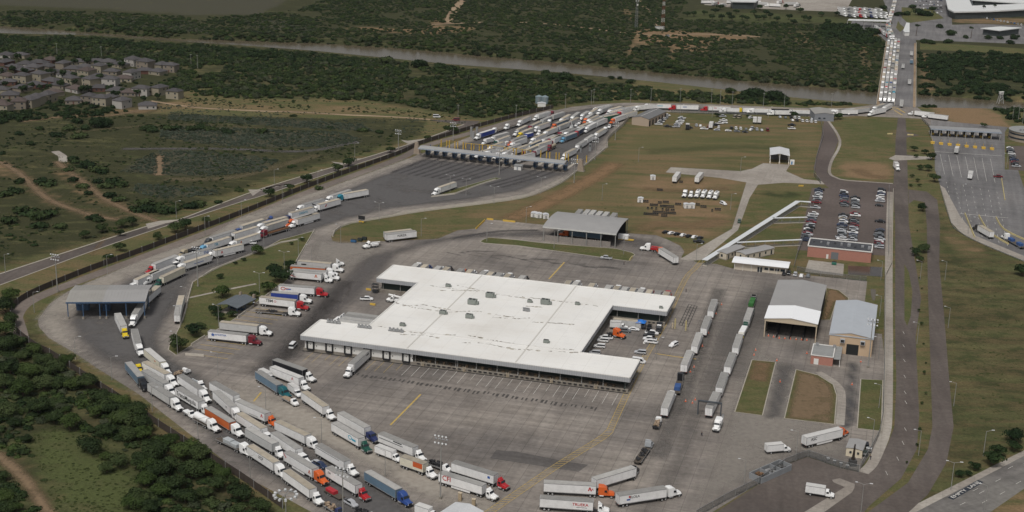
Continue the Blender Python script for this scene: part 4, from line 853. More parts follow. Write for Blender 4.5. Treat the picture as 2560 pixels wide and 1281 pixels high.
# small utility hut, generator
loc,w,d,rz = fit((2113,1118),(2151,1125),(2170,1104),(2128,1097),3.0,None)
t = thing('utility_hut','small cream hut with grey roof just inside the fence corner','hut',loc,rz)
put('roof',gable_mesh(w + .4,d + .4,2.9,.4,'y',.12,ribs=1),MROOF,t);put('wall',MB().box(-w / 2,w / 2,-d / 2,d / 2,0,2.95),mat('cream_siding',(.62,.55,.42),.8),t)
for X in (-1.5,1.0): put('window',MB().box(X,X + .7,-d / 2 - .2,-d / 2 + .02,1.3,2.0),GLASS,t)
g = G(2162,1140);t = thing('generator','dark green generator beside the cream hut','generator',g,rz);put('housing',MB().loft([(-.9,.8,.3,1.9),(.9,.8,.3,1.9)]),DGREEN,t);put('base_frame',MB().box(-1,1,-.9,.9,0,.3),BLACK,t);put('louvre',MB().box(-.6,.6,-.86,-.8,.8,1.5),STEEL,t)
g = G(2172,1130);t = thing('generator','grey and black generator furthest behind the cream hut','generator',g,rz);put('housing',MB().loft([(-.9,.7,.3,1.7),(.9,.7,.3,1.7)]),STEEL,t);put('base_frame',MB().box(-1,1,-.8,.8,0,.3),BLACK,t)
# dark tapering monument post
g = G(2131,1163);t = thing('steel_monument','dark tapering steel post on a square plinth beside the fence corner','monument',g,0.1)
put('plinth',MB().box(-1.1,1.1,-1.1,1.1,0,2.0),mat('dark_plinth',(.06,.06,.06),.8),t);put('post',MB().loft([(-.5,.35,2,2.8),(.5,.35,2,2.8)]).cyl((0,0,2.0),(.2,0,7.5),.55,.22,n=8),mat('rust_black_steel',(.03,.022,.018),.6),t)
for k in range(4): g = G(2070 + k * 16 ,1151 + k * 6);s = thing('equipment_box',['pale blue grey box nearest the fence bend','pale blue grey box second from the fence bend','pale blue grey box third from the fence bend','pale blue grey box beside the dark monument plinth'][k],'box',g,TH,'boxes along the fence corner');put('box',MB().loft([(-.5,.4,.1,1.1),(.5,.4,.1,1.1)]),STEEL,s);put('leg',MB().box(-.4,.4,-.3,.3,0,.12),BLACK,s)
# dumpster enclosure
loc,w,d,rz = fit((1885,1185),(1916,1198),(1968,1156),(1938,1143),2.2,None)
t = thing('waste_enclosure','grey walled open pen with three bays of rubbish beside the fence','enclosure',loc,rz)
GW = mat('grey_pen_wall',(.24,.25,.26),.8,var=.1);mb = MB()
for a,b in (((-w / 2,-d / 2),(w / 2,-d / 2)),((w / 2,-d / 2),(w / 2,d / 2)),((w / 2,d / 2),(-w / 2,d / 2)),((-w / 2,d / 2),(-w / 2,-d / 2)),((-w / 2,-d / 6),(w / 2,-d / 6)),((-w / 2,d / 6),(w / 2,d / 6))): strip(mb,[a,b],.25,0,2.1)
put('wall',mb,GW,t)
for k in range(3):
 mb = MB()
 for j in range(12): x,y = rnd.uniform(-w / 2 + .6,w / 2 - .8),rnd.uniform(-d / 6 + .5,d / 6 - .6) + (k - 1) * d / 3;M = Matrix.Translation((x,y,rnd.uniform(.4,1.4))) @ Matrix.Rotation(rnd.uniform(0,3),4,'Z') @ Matrix.Rotation(rnd.uniform(-.5,.5),4,'X');mb.box(-.5,.5,-.35,.35,-.25,.25,0,M)
 put('scrap_pile',mb,mat('scrap%d' % k,[(.2,.12,.07),(.25,.25,.25),(.1,.1,.1)][k],.9,var=.3,vscale=2),t)
# gate shed at the bottom edge
loc,w,d,rz = fit((1076,1306),(1150,1330),(1190,1282),(1120,1258),4.3,None)
t = thing('gate_shed','grey gabled metal roof shed cut off by the bottom edge','shed',loc,rz)
put('roof',gable_mesh(w,d + 4,4.2,1.0,'y',.15,ribs=1.1),MROOF3,t);put('wall',MB().box(-w / 2 + .4,w / 2 - .4,-d / 2,d / 2,0,4.2),BEIGE,t)
for k,(x,y) in enumerate(((1150,1252),(1184,1268))):
 g = G(x,y);t = thing('stone_gate_pier',['tan block gate pier behind the gate shed','lower tan block gate pier right of the gate shed'][k],'pier',g,TH,'stone piers at the gate');put('shaft',MB().loft([(-.5,.4,0,2.6),(.5,.4,0,2.6)]),mat('tan_stone',(.38,.3,.2),.9,var=.15),t);put('cap',MB().box(-.6,.6,-.5,.5,2.6,2.8),TANM,t)
# ---------- inspection booths canopy ----------
a = Vector(G2(1045,370,6.2));b = Vector(G2(1411,409,6.2));rzb = math.atan2((b - a).y,(b - a).x);L = (b - a).length;c = (a + b) / 2;ey = Vector((-math.sin(rzb),math.cos(rzb)));dep = 8.5;c = c + ey * dep / 2
t = thing('booth_canopy','long narrow grey flat canopy over a row of blue inspection booths','canopy',(c.x,c.y,0),rzb);BC = t
mb = MB();n = 30
for i in range(n):
 x0,x1 = -L / 2 + i * L / n,-L / 2 + (i + 1) * L / n
 mb.face([(x0,-dep / 2,6.2),(x1,-dep / 2,6.2),(x1,0,7.0),(x0,0,7.0)]);mb.face([(x0,0,7.0),(x1,0,7.0),(x1,dep / 2,6.2),(x0,dep / 2,6.2)])
mb.box(-L / 2,L / 2,-dep / 2,dep / 2,5.7,6.2)
put('roof',mb,mat('canopy_roof',(.31,.31,.305),.55,var=.1,vscale=.15),t)
put('fascia',MB().box(-L / 2 - .05,L / 2 + .05,-dep / 2 - .12,-dep / 2,5.55,6.22),mat('blue_grey_trim',(.3,.34,.39),.5),t)
BOX = [180,300,420,560,680,805,925,1050,1175,1300,1420,1715,1865,2005,2140];BOY = [345,350,370,390,405,420,435,450,465,485,495,530,545,555,570]
booths = []
for i,(x,y) in enumerate(zip(BOX,BOY)):
 g = G(1030 + x / 5.689,330 + y / 5.689);booths.append(g)
e = Vector((math.cos(rzb),math.sin(rzb)))
for i,g in enumerate(booths):
 p = Vector((g.x,g.y));
 t = thing('inspection_booth','blue inspection booth on a kerbed island, %s from the left under the long canopy' % ordn(i),'booth',(p.x,p.y,0),rzb,'inspection booths under the canopy')
 put('island',MB().box(-.9,.9,0,24,0.03,.25),KERB,t)
 put('bumper_block',MB().loft([(-.75,.6,.1,1.25),(.75,.6,.1,1.25)]),CONC,t,loc=(0,.6,0))
 put('booth_body',MB().box(-.85,.85,3.2,6.8,.25,3.0),mat('booth_blue',(.09,.155,.25),.6),t)
 put('window',MB().box(-.55,.55,3.14,3.22,1.3,2.5).box(.84,.9,3.6,6.2,1.3,2.5),GLASS,t)
 put('column',MB().box(-.2,.2,4.6 + dep / 2,5 + dep / 2,.25,5.7).box(-.2,.2,2.4,2.8,.25,5.7),BLUE,t)
ye = [(415,210,1),(495,215,1),(533,217,1),(610,235,1),(650,238,1),(728,243,1),(765,255,1),(843,262,1),(880,268,1),(958,275,1),(1000,282,1),(1080,292,1),(1125,300,1),(1318,318,1),(1360,325,1),(1440,335,1),(1480,340,1),(1565,350,1),(1605,355,1),(1685,362,1),(1830,365,1),(1912,382,1),(1957,390,1),(2048,395,1),(2090,398,1),(2182,408,1),(2222,412,1),(2350,432,1),(2480,438,1)]
for i,(x,y,s) in enumerate(ye):
 g = G(1030 + x / 5.689,330 + y / 5.689 + 2);side = 'left' if i < 15 else 'right';k = i if i < 15 else len(ye) - 1 - i
 t = thing('height_post','tall yellow steel post behind the booth canopy, %s from its %s end' % (ordn(k),side),'post',g,rzb,'yellow posts behind the booth canopy')
 put('post',MB().box(-.28,.28,-.28,.28,0,4.9),YEB,t);put('post_cap',MB().box(-.34,.34,-.34,.34,4.9,5.05),YEB,t);put('footing',MB().box(-.5,.5,-.5,.5,0,.4),KERB,t)
for k,(p,q) in enumerate((((765,160),(1310,205)),((1310,215),(1700,265)))):
 A = G(1030 + p[0] / 5.689,330 + p[1] / 5.689 ,5.2);B = G(1030 + q[0] / 5.689,330 + q[1] / 5.689,5.2)
 tag(put('height_bar',MB().cyl(A,B,.14),YEB),['long pale yellow clearance bar over the left truck lanes','shorter pale yellow clearance bar over the middle truck lanes'][k],'bar','clearance bars behind the booths')
# stone pylons at both ends
for k,(x,y,hh,ww) in enumerate(((1043,385,7.5,4.2),(1452,428,7.5,4.2))):
 g = G(x,y);t = thing('stone_pylon',['tapered rough stone pylon at the left end of the booth canopy','tapered rough stone pylon on the grass right of the booth canopy'][k],'pylon',g,rzb,'stone pylons beside the booths')
 mb = MB();b0 = [(-ww / 2,-1.2),(ww / 2,-1.2),(ww / 2,1.2),(-ww / 2,1.2)];v = [(p[0],p[1],0) for p in b0] + [(p[0] * .45 - .4,p[1] * .6,hh) for p in b0];n0 = len(mb.v);mb.v += v
 for f in ((0,3,2,1),(4,5,6,7),(0,1,5,4),(1,2,6,5),(2,3,7,6),(3,0,4,7)): mb.f.append(f);mb.m.append(0)
 put('shaft',mb,REDB,t);put('base_course',MB().box(-ww / 2 - .3,ww / 2 + .3,-1.5,1.5,0,.5),CONC,t)
for k,(x,y) in enumerate(((1178,342),(1183,348),(1192,342))):
 g = G(x,y);t = thing('scanner_column','pale grey inspection column behind the booths, %s from the left of three' % ORD[k],'column',g,rzb,'scanner columns');put('column',MB().box(-.7,.7,-.5,.5,0,[6.5,5,6.5][k]),STEEL,t);put('cap',MB().box(-.8,.8,-.6,.6,[6.5,5,6.5][k],[6.7,5.2,6.7][k]),GALV,t)
for k,(x,y) in enumerate(((1452,381),(1475,378))):
 g = G(x,y);t = thing('portal_monitor',['slim grey portal pillar on the right hand lane island','wider grey portal pillar beside the curved concrete edge'][k],'pillar',g,rzb);put('pillar',MB().box(-.5 - .3 * k,.5 + .3 * k,-.4,.4,0,5),STEEL,t);put('sign_panel',MB().box(-.4,.4,-.5,-.42,3,4.2),DGREEN,t)
# guard hut at the median
g = G(1296,424);t = thing('guard_hut','small white hut with flat roof on the median below the booth canopy','hut',g,rzb);put('wall',MB().box(-2.2,2.2,-1.8,1.8,0,2.7),WALLW,t);put('roof',MB().box(-2.6,2.6,-2.2,2.2,2.7,2.95),GROOF,t);put('door',MB().box(-.5,.4,-1.85,-1.79,.1,2.1),mat('grey_door',(.3,.32,.34),.6),t)
# ---------- car booths on the right ----------
a = Vector(G2(2327,321,5.8));b = Vector(G2(2505,331,5.8));rz2 = math.atan2((b - a).y,(b - a).x);L = (b - a).length;c = (a + b) / 2;ey = Vector((-math.sin(rz2),math.cos(rz2)));c = c + ey * 5
t = thing('toll_canopy','grey flat canopy over the toll lanes right of the bridge road','canopy',(c.x,c.y,0),rz2)
put('roof',MB().box(-L / 2,L / 2,-5,5,5.2,5.8),mat('toll_roof',(.28,.28,.28),.6,var=.1),t);put('fascia',MB().box(-L / 2 - .05,L / 2 + .05,-5.12,-5,4.9,5.82),mat('blue_grey_trim',(.3,.34,.39),.5),t)
for k in range(9): X = -L / 2 + .8 + k * (L - 1.6) / 8;put('column',MB().box(X - .25,X + .25,-4.6,-4.1,0,5.2),GALV,t);put('column',MB().box(X - .25,X + .25,3.5,4,0,5.2),GALV,t)
for k in range(8):
 g = G(2331 + k * 20.4,337 + k * 1.2)
 t = thing('toll_booth','dark toll booth with yellow bumper, %s from the left' % ordn(k),'booth',g,rz2,'toll booths right of the bridge');put('booth_body',MB().box(-1,1,2,6,.2,2.9),DARK,t);put('island',MB().box(-1.2,1.2,-.5,12,.03,.25),KERB,t);put('bumper_block',MB().loft([(-1.1,.8,.1,1.4),(1.1,.8,.1,1.4)]),YEB,t)
 g = G(2331 + k * 21.2,358 + k * 2.2)
 t = thing('lane_bumper','yellow crash cushion out in the lanes, %s from the left' % ordn(k),'crash cushion',g,rz2,'yellow crash cushions below the toll booths');put('cushion',MB().loft([(-1.3,1.0,.05,1.2),(1.3,1.0,.05,1.2)]),YEB,t);put('marker_post',MB().cyl((0,1,0),(0,1,3),.12),YEB,t);put('nose_plate',MB().box(-1.1,1.1,-2.6,-1,.03,.12),YEB,t)
# round office at the right edge
g = G(2560,352);t = thing('round_office','curved two storey tan office with banded windows at the right edge','office',(g.x + 4,g.y + 4,0),0)
put('wall',MB().cyl((0,0,0),(0,0,6.6),13,n=40),mat('office_tan',(.3,.25,.2),.8),t);put('roof',MB().cyl((0,0,6.6),(0,0,7.0),13.4,n=40),GROOF,t)
for z in (1.6,4.4): put('window_band',MB().cyl((0,0,z),(0,0,z + 1.1),13.06,n=40,cap=False),GLASS,t)
for k in range(6): put('rooftop_unit',MB().box(-8 + k * 2.6,-6.6 + k * 2.6,-6,-4,7,8.2),STEEL,t)
# ---------- bridge ----------
bl0 = Vector(G2(2187,262));bl1 = Vector(G2(2218,103));br0 = Vector(G2(2293,268));br1 = Vector(G2(2288,109))
rzB = math.atan2((bl1 + br1 - bl0 - br0).y,(bl1 + br1 - bl0 - br0).x);cB = (bl0 + br0) / 2;LB = ((bl1 + br1) / 2 - cB).length;WB = ((br0 - bl0).length + (br1 - bl1).length) / 2
t = thing('river_bridge','long straight concrete road bridge crossing the brown river, packed with trucks','bridge',(cB.x,cB.y,0),rzB)
put('deck',MB().box(0,LB,-WB / 2,WB / 2,-1.1,.06),P_GREY,t)
for y in (-WB / 2 + .2,WB / 2 - .2): put('parapet',MB().box(0,LB,y - .2,y + .2,.06,1.1),KERB,t)
put('sidewalk',MB().box(0,LB,WB / 2 - 2.6,WB / 2 - .42,.06,.26),P_DIRT,t);put('sidewalk',MB().box(0,LB,-WB / 2 + .42,-WB / 2 + 2.2,.06,.26),P_DIRT,t)
put('median_barrier',MB().box(0,LB,1.0,1.45,.06,.95),KERB,t)
for k in range(10):
 x = 8 + k * (LB - 16) / 9;gz = -7.5
 put('pier',MB().box(x - .8,x + .8,-WB / 2 + 1.5,WB / 2 - 1.5,-2.2,-1.1).cyl((x,-WB / 2 + 3,gz),(x,-WB / 2 + 3,-2),.8).cyl((x,0,gz),(x,0,-2),.8).cyl((x,WB / 2 - 3,gz),(x,WB / 2 - 3,-2),.8),CONC,t)
BR = dict(c=cB,rz=rzB,L=LB,W=WB)
# ---------- Mexico side buildings ----------
def quad_building(name,lab,cat,q,z,th,roofm,wallm,inset=1.5):
 P = [Vector(G2(x,y,z)) for x,y in q];c = sum(P,Vector((0,0))) / len(P);t = thing(name,lab,cat,(c.x,c.y,0));P = [p - c for p in P]
 put('roof',MB().prism([tuple(p) for p in P],z - th,z),roofm,t)
 if wallm: put('wall',MB().prism([tuple(p * (1 - inset / max(p.length,1))) for p in P],0,z - th),wallm,t)
 return t,P
MW = mat('mexican_white_roof',(.62,.63,.62),.6,var=.04)
MG = mat('dark_green_wall',(.05,.06,.06),.5,var=.2)
t,P = quad_building('customs_hall','huge white roofed customs hall with open central court at the top right corner','hall',[(2364,-4),(2370,22),(2385,29),(2480,27),(2720,14),(2900,4),(2760,-4),(2600,3),(2560,9),(2430,14),(2422,-4)],9,1.4,MW,MG,4)
t,P = quad_building('customs_hall','narrow white roof wing behind the court of the big customs hall','hall',[(2422,-5),(2430,-1),(2560,8),(2640,0),(2560,-6)],8.9,1.2,MW,MG,3)
t,P = quad_building('export_warehouse','white roofed warehouse standing behind parked trucks at the top edge','warehouse',[(1822,-3),(1828,3),(1890,4),(1900,-3)],9,1.2,MW,MG,3)
t,P = quad_building('filling_canopy','low white slab canopy over dark walls right of the far bridge end','canopy',[(2452,70),(2500,76),(2554,69),(2500,66)],7,.8,MW,MG,3)
t,P = quad_building('white_kiosk','small white sloping building at the far right corner of the bridge','building',[(2258,76),(2262,80),(2274,80),(2274,57),(2266,56)],4,.5,MW,WALLW,.5)
t,P = quad_building('mexican_toll_canopy','thin white canopy over toll lanes left of the far end of the bridge','canopy',[(2120,50),(2224,53),(2224,50),(2122,47)],7,.8,MW,None)
for k in range(6): p = P[0].lerp(P[1],k / 5);put('column',MB().box(p.x - .4,p.x + .4,p.y + 1,p.y + 2,0,6.2),GALV,t)
# silos
for k,(x,y) in enumerate(((1347,258),(1362,259))):
 g = G(x,y);t = thing('water_tank',['pale blue steel water tank, left one of the pair in the wood','pale blue steel water tank, right one of the pair in the wood'][k],'tank',g,0,'water tanks in the wood');TB = mat('pale_blue_tank',(.19,.24,.26),.5,var=.08)
 put('shell',MB().cyl((0,0,0),(0,0,5.2),2.7,n=24),TB,t);put('cone_roof',MB().cyl((0,0,5.2),(0,0,6.3),2.8,.3,n=24),TB,t);put('ladder',MB().box(-.3,.3,-2.85,-2.7,0,5.3),STEEL,t)
g = G(1354,266);t = thing('pump_house','small pale gabled shed in front of the blue tanks','shed',g,0);put('wall',walls_mesh(6,4,2.4,.7,'y'),WALLW,t);put('roof',gable_mesh(6.4,4.4,2.42,.7,'y',.1),MROOF3,t)
# radio masts
def lattice(name,lab,px,py,h,w0,w1,bands):
 g = G(px,py);t = thing(name,lab,'radio mast',g,.3)
 n = len(bands)
 for i,m in enumerate(bands):
  mb = MB();z0,z1 = h * i / n,h * (i + 1) / n;r0 = w0 + (w1 - w0) * i / n;r1 = w0 + (w1 - w0) * (i + 1) / n
  for sx in (-1,1):
   for sy in (-1,1): mb.cyl((sx * r0,sy * r0,z0),(sx * r1,sy * r1,z1),.1,n=4)
  k = 2
  for j in range(k):
   za,zb = z0 + (z1 - z0) * j / k,z0 + (z1 - z0) * (j + 1) / k;ra = r0 + (r1 - r0) * j / k;rb_ = r0 + (r1 - r0) * (j + 1) / k
   for s in (-1,1): mb.cyl((-ra,s * ra,za),(rb_,s * rb_,zb),.05,n=4);mb.cyl((s * ra,ra,za),(s * rb_,-rb_,zb),.05,n=4);mb.cyl((-rb_,s * rb_,zb),(rb_,s * rb_,zb),.05,n=4)
  put('mast_section',mb,m,t)
 put('antenna',MB().box(-1.6,-1.2,-.3,.3,h * .9,h * .97).box(1.2,1.6,-.3,.3,h * .9,h * .97).cyl((0,-1,h * .8),(0,-1.4,h * .8),.9,n=12).cyl((0,0,h),(0,0,h + 3),.06),WALLW,t)
RW = [mat('mast_red',(.22,.05,.04),.6),WALLW]
lattice('radio_mast','tall lattice radio mast banded red and white beyond the river',1656,76,42,1.5,.6,[WALLW,RW[0]] * 5)
lattice('radio_mast','shorter grey lattice radio mast left of the banded one',1590,70,30,1.2,.7,[STEEL] * 6)
g = G(1650,74);t = thing('equipment_shelter','white equipment shelter at the foot of the banded mast','shelter',g,.2);put('wall',MB().box(-5,3,-2,2,0,3),WALLW,t);put('roof',MB().box(-5.2,3.2,-2.2,2.2,3,3.2),GROOF,t)
g = G(2500,259);t = thing('observation_tower','white observation tower with box cabin on crossed legs by the river','tower',g,.2)
mb = MB()
for s in (-1,1): mb.cyl((s * 2,-1.6,0),(s * .8,-.8,7.5),.3,n=6);mb.cyl((s * 2,1.6,0),(s * .8,.8,7.5),.3,n=6)
for z in (2,4.5): mb.cyl((-1.8,-1.3,z),(1.2,-1,z + 2.2),.18,n=5)
put('legs',mb,MROOF,t);put('cabin',MB().box(-1.3,1.3,-1.3,1.3,7.5,9.3).box(-2.2,2.2,-.3,.3,9.3,9.6),WALLW,t);put('window',MB().box(-1,1,-1.36,-1.28,8.2,9.0),GLASS,t)
# ---------- houses ----------
HR = [mat('shingle_grey',(.07,.066,.068),.9,var=.1,vscale=.6,rand=.15),mat('shingle_brown',(.08,.062,.056),.9,var=.1,vscale=.6,rand=.15)]
HWm = [mat('stucco_cream',(.27,.24,.18),.9,rand=.1),mat('stucco_tan',(.2,.17,.135),.9,rand=.12),mat('brick_house_red',(.11,.055,.042),.9),mat('stucco_white',(.36,.34,.31),.9)]
def house(i,px,py,w,d,st,rz,wm,rm,lab):
 g = G(px,py);t = thing('house',lab,'house',g,rz,'houses of the riverside estate')
 h = 2.9 * st;put('wall',MB().box(-w / 2,w / 2,-d / 2,d / 2,0,h),HWm[wm],t)
 o = .5;r = min(w,d) / 2 * .5;a = w / 2 + o;b_ = d / 2 + o;m = MB()
 if w > d: k = a - b_;ri = [(-k,0),(k,0)]
 else: k = b_ - a;ri = [(0,-k),(0,k)]
 A,B_,C_,D_ = (-a,-b_,h),(a,-b_,h),(a,b_,h),(-a,b_,h);P1,P2 = (*ri[0],h + r),(*ri[1],h + r)
 if w > d: m.face([A,B_,P2,P1]);m.face([C_,D_,P1,P2]);m.face([B_,C_,P2]);m.face([D_,A,P1])
 else: m.face([A,B_,P1]);m.face([B_,C_,P2,P1]);m.face([C_,D_,P2]);m.face([D_,A,P1,P2])
 m.face([A,D_,C_,B_]);put('roof',m,HR[rm],t)
 n = max(2,int(w / 3.5))
 for s in range(st):
  for j in range(n):
   if (i + j + s) % 4 == 3: continue
   X = -w / 2 + (j + .5) * w / n;z = .9 + s * 2.8;put('window',MB().box(X - .55,X + .55,-d / 2 - .06,-d / 2 + .02,z,z + 1.2),GLASS,t)
 if i % 3 == 0: put('door',MB().box(-.5,.5,-d / 2 - .07,-d / 2 + .02,.05,2.1),HWm[2],t)
# zoom crop coordinates (origin 0,120; scale 4.575) of each house's foot
HS = [(80,110,1),(240,110,1),(60,190,1),(300,215,1),(450,200,1),(560,240,1),(730,245,2),(590,165,1),(900,190,1),(1110,185,1),(1240,190,1),(1380,220,1),(1530,200,2),(1670,225,2),(1850,220,1),(1960,270,2),(985,250,1),(1140,275,2),(840,270,1),(1280,300,1),(1510,350,2),(1660,290,1),(1810,300,1),(1000,330,2),(600,310,1),(760,330,1),(280,290,1),(100,350,1),(260,390,2),(460,370,2),(420,450,1),(600,410,1),(820,420,2),(1045,430,2),(1270,430,2),(1420,380,1),(100,420,1),(250,490,1),(680,460,1),(880,500,1),(1150,490,1),(10,510,1),(120,570,1),(1330,520,1),(1480,540,1),(1620,540,2),(1830,530,2),(2000,575,2),(620,540,1),(550,610,2),(420,640,2),(340,670,2),(230,690,2),(40,735,2),(850,630,1),(1030,630,2),(1170,650,2),(1250,600,1),(1400,680,2),(1690,690,1),(-60,650,1),(-80,450,1),(170,250,1),(390,250,1),(1120,360,1),(-40,280,1)]
LOOK = ['cream','tan','red brick','white']
for i,(x,y,st) in enumerate(HS):
 wm = rnd.choice((0,0,1,1,2,3));wm = 3 if i == 59 else (0 if st == 2 and wm == 2 else wm);rm = 1 if rnd.random() < .2 else 0
 w = rnd.uniform(9.5,12) if st == 2 else rnd.uniform(11,14.5);d = rnd.uniform(8,10.5);rz = R(rnd.choice((-12,8,-30,65)) + rnd.uniform(-6,6))
 row = 'front' if y > 560 else 'second' if y > 440 else 'third' if y > 340 else 'fourth' if y > 230 else 'rear'
 same = sorted([q[0] for q in HS if (q[1] > 560) == (y > 560) and (q[1] > 440) == (y > 440) and (q[1] > 340) == (y > 340) and (q[1] > 230) == (y > 230)])
 house(i,x / 4.575,120 + y / 4.575,w,d,st,rz,wm,rm,'%s %s house, %s roof, %s from left in the %s row' % (LOOK[wm],'two storey' if st == 2 else 'single storey','brown' if rm else 'grey',ordn(same.index(x)),row))
# ================= vehicles =================
def paint(n,c,**k): return mat('paint_' + n,c,0.35,coat=0.3,var=0.03,**k)
CAB = dict(w=('white',paint('white',(.8,.8,.79))),r=('red',paint('red',(.38,.02,.025))),m=('maroon',paint('maroon',(.16,.015,.025))),b=('blue',paint('blue',(.03,.07,.24))),k=('black',paint('black',(.014,.015,.018))),
           o=('orange',paint('orange',(.62,.12,.025))),y=('yellow',paint('yellow',(.68,.5,.02))),g=('dark green',paint('green',(.015,.075,.055))),t=('teal',paint('teal',(.02,.2,.28))),l=('light blue',paint('light_blue',(.13,.33,.5))),
           n=('navy',paint('navy',(.025,.035,.11))),s=('silver',paint('silver',(.38,.4,.42))),d=('dark grey',paint('dark_grey',(.06,.065,.07))),u=('tan',paint('tan',(.36,.31,.22))),e=('dark teal',paint('dark_teal',(.01,.1,.12))))
def side(n,c): return mat('trailer_' + n,c,0.5,var=0.05,vscale=0.8,dirt=tuple(x * .72 for x in c),dscale=0.5,damt=0.5,rand=0.06)
BOXC = dict(W=('white',side('white',(.76,.755,.745))),G=('pale grey',side('grey',(.5,.5,.49))),B=('blue grey',side('blue',(.13,.2,.27))),N=('navy',side('navy',(.03,.05,.11))),O=('orange',side('orange',(.5,.13,.04))),K=('black',side('black',(.022,.023,.027))),E=('green',side('green',(.03,.12,.07))),C=('cream',side('cream',(.68,.64,.52))),U=('bright blue',side('cobalt',(.04,.07,.3))))
ROOFC = [mat('trailer_roof_grey',(.33,.322,.305),.6,var=.15,vscale=.5,rand=.3),mat('trailer_roof_dusty',(.38,.335,.265),.7,var=.18,vscale=.5,rand=.22),mat('trailer_roof_pale',(.55,.54,.52),.6,var=.1,vscale=.5,rand=.06)]
TYRE = mat('tyre',(.018,.018,.018),.85);RIM = mat('wheel_rim',(.45,.45,.45),.5,metal=.3);CHROME = mat('chrome',(.4,.4,.4),.5,metal=.5)
RAIL = mat('aluminium_rail',(.36,.36,.36),.45,metal=.4);FRAME = mat('chassis_black',(.025,.025,.027),.7);LAMP = mat('lamp_lens',(.6,.6,.55),.2);RLAMP = mat('tail_lamp',(.35,.02,.02),.3);WIN = mat('windscreen',(.018,.022,.027),.1,spec=.7)
INK = dict(k=mat('ink_black',(.02,.02,.02),.6),r=mat('ink_red',(.45,.02,.02),.6),b=mat('ink_blue',(.03,.1,.35),.6),t=mat('ink_teal',(.05,.35,.5),.6),o=mat('ink_orange',(.5,.1,.03),.6),g=mat('ink_green',(.05,.25,.1),.6),w=WHT)
MC = {}
def cached(key,fn,mats):
 if key not in MC:
  me = fn();me = me.mesh(str(key[0])) if isinstance(me,MB) else me
  for m in mats: me.materials.append(m)
  MC[key] = me
 return MC[key]
def part(name,key,fn,mats,parent,loc=(0,0,0),rz=0.0,over=None):
 me = cached((name,) + key,fn,mats)
 o = bpy.data.objects.new(name,me);COL.objects.link(o);o.parent = parent;o.location = loc;o.rotation_euler = (0,0,rz)
 if over is not None: o.material_slots[0].link = 'OBJECT';o.material_slots[0].material = over
 return o
def wheel_mb(r=.5,w=.55):
 def f():
  m = MB();m.cyl((0,-w / 2,0),(0,w / 2,0),r,n=12);
  for s in (-1,1): m.cyl((0,s * (w / 2 + .01),0),(0,s * (w / 2 + .03),0),r * .58,n=10,m=1)
  return m
 return f
def wheels(root,xs,y,r=.5,w=.55,rz=0,off=(0,0)):
 for x in xs:
  for s in (-1,1):
   v = Matrix.Rotation(rz,2) @ Vector((x,s * y));part('wheel',(r,w),wheel_mb(r,w),[TYRE,RIM],root,(v.x + off[0],v.y + off[1],r),rz)
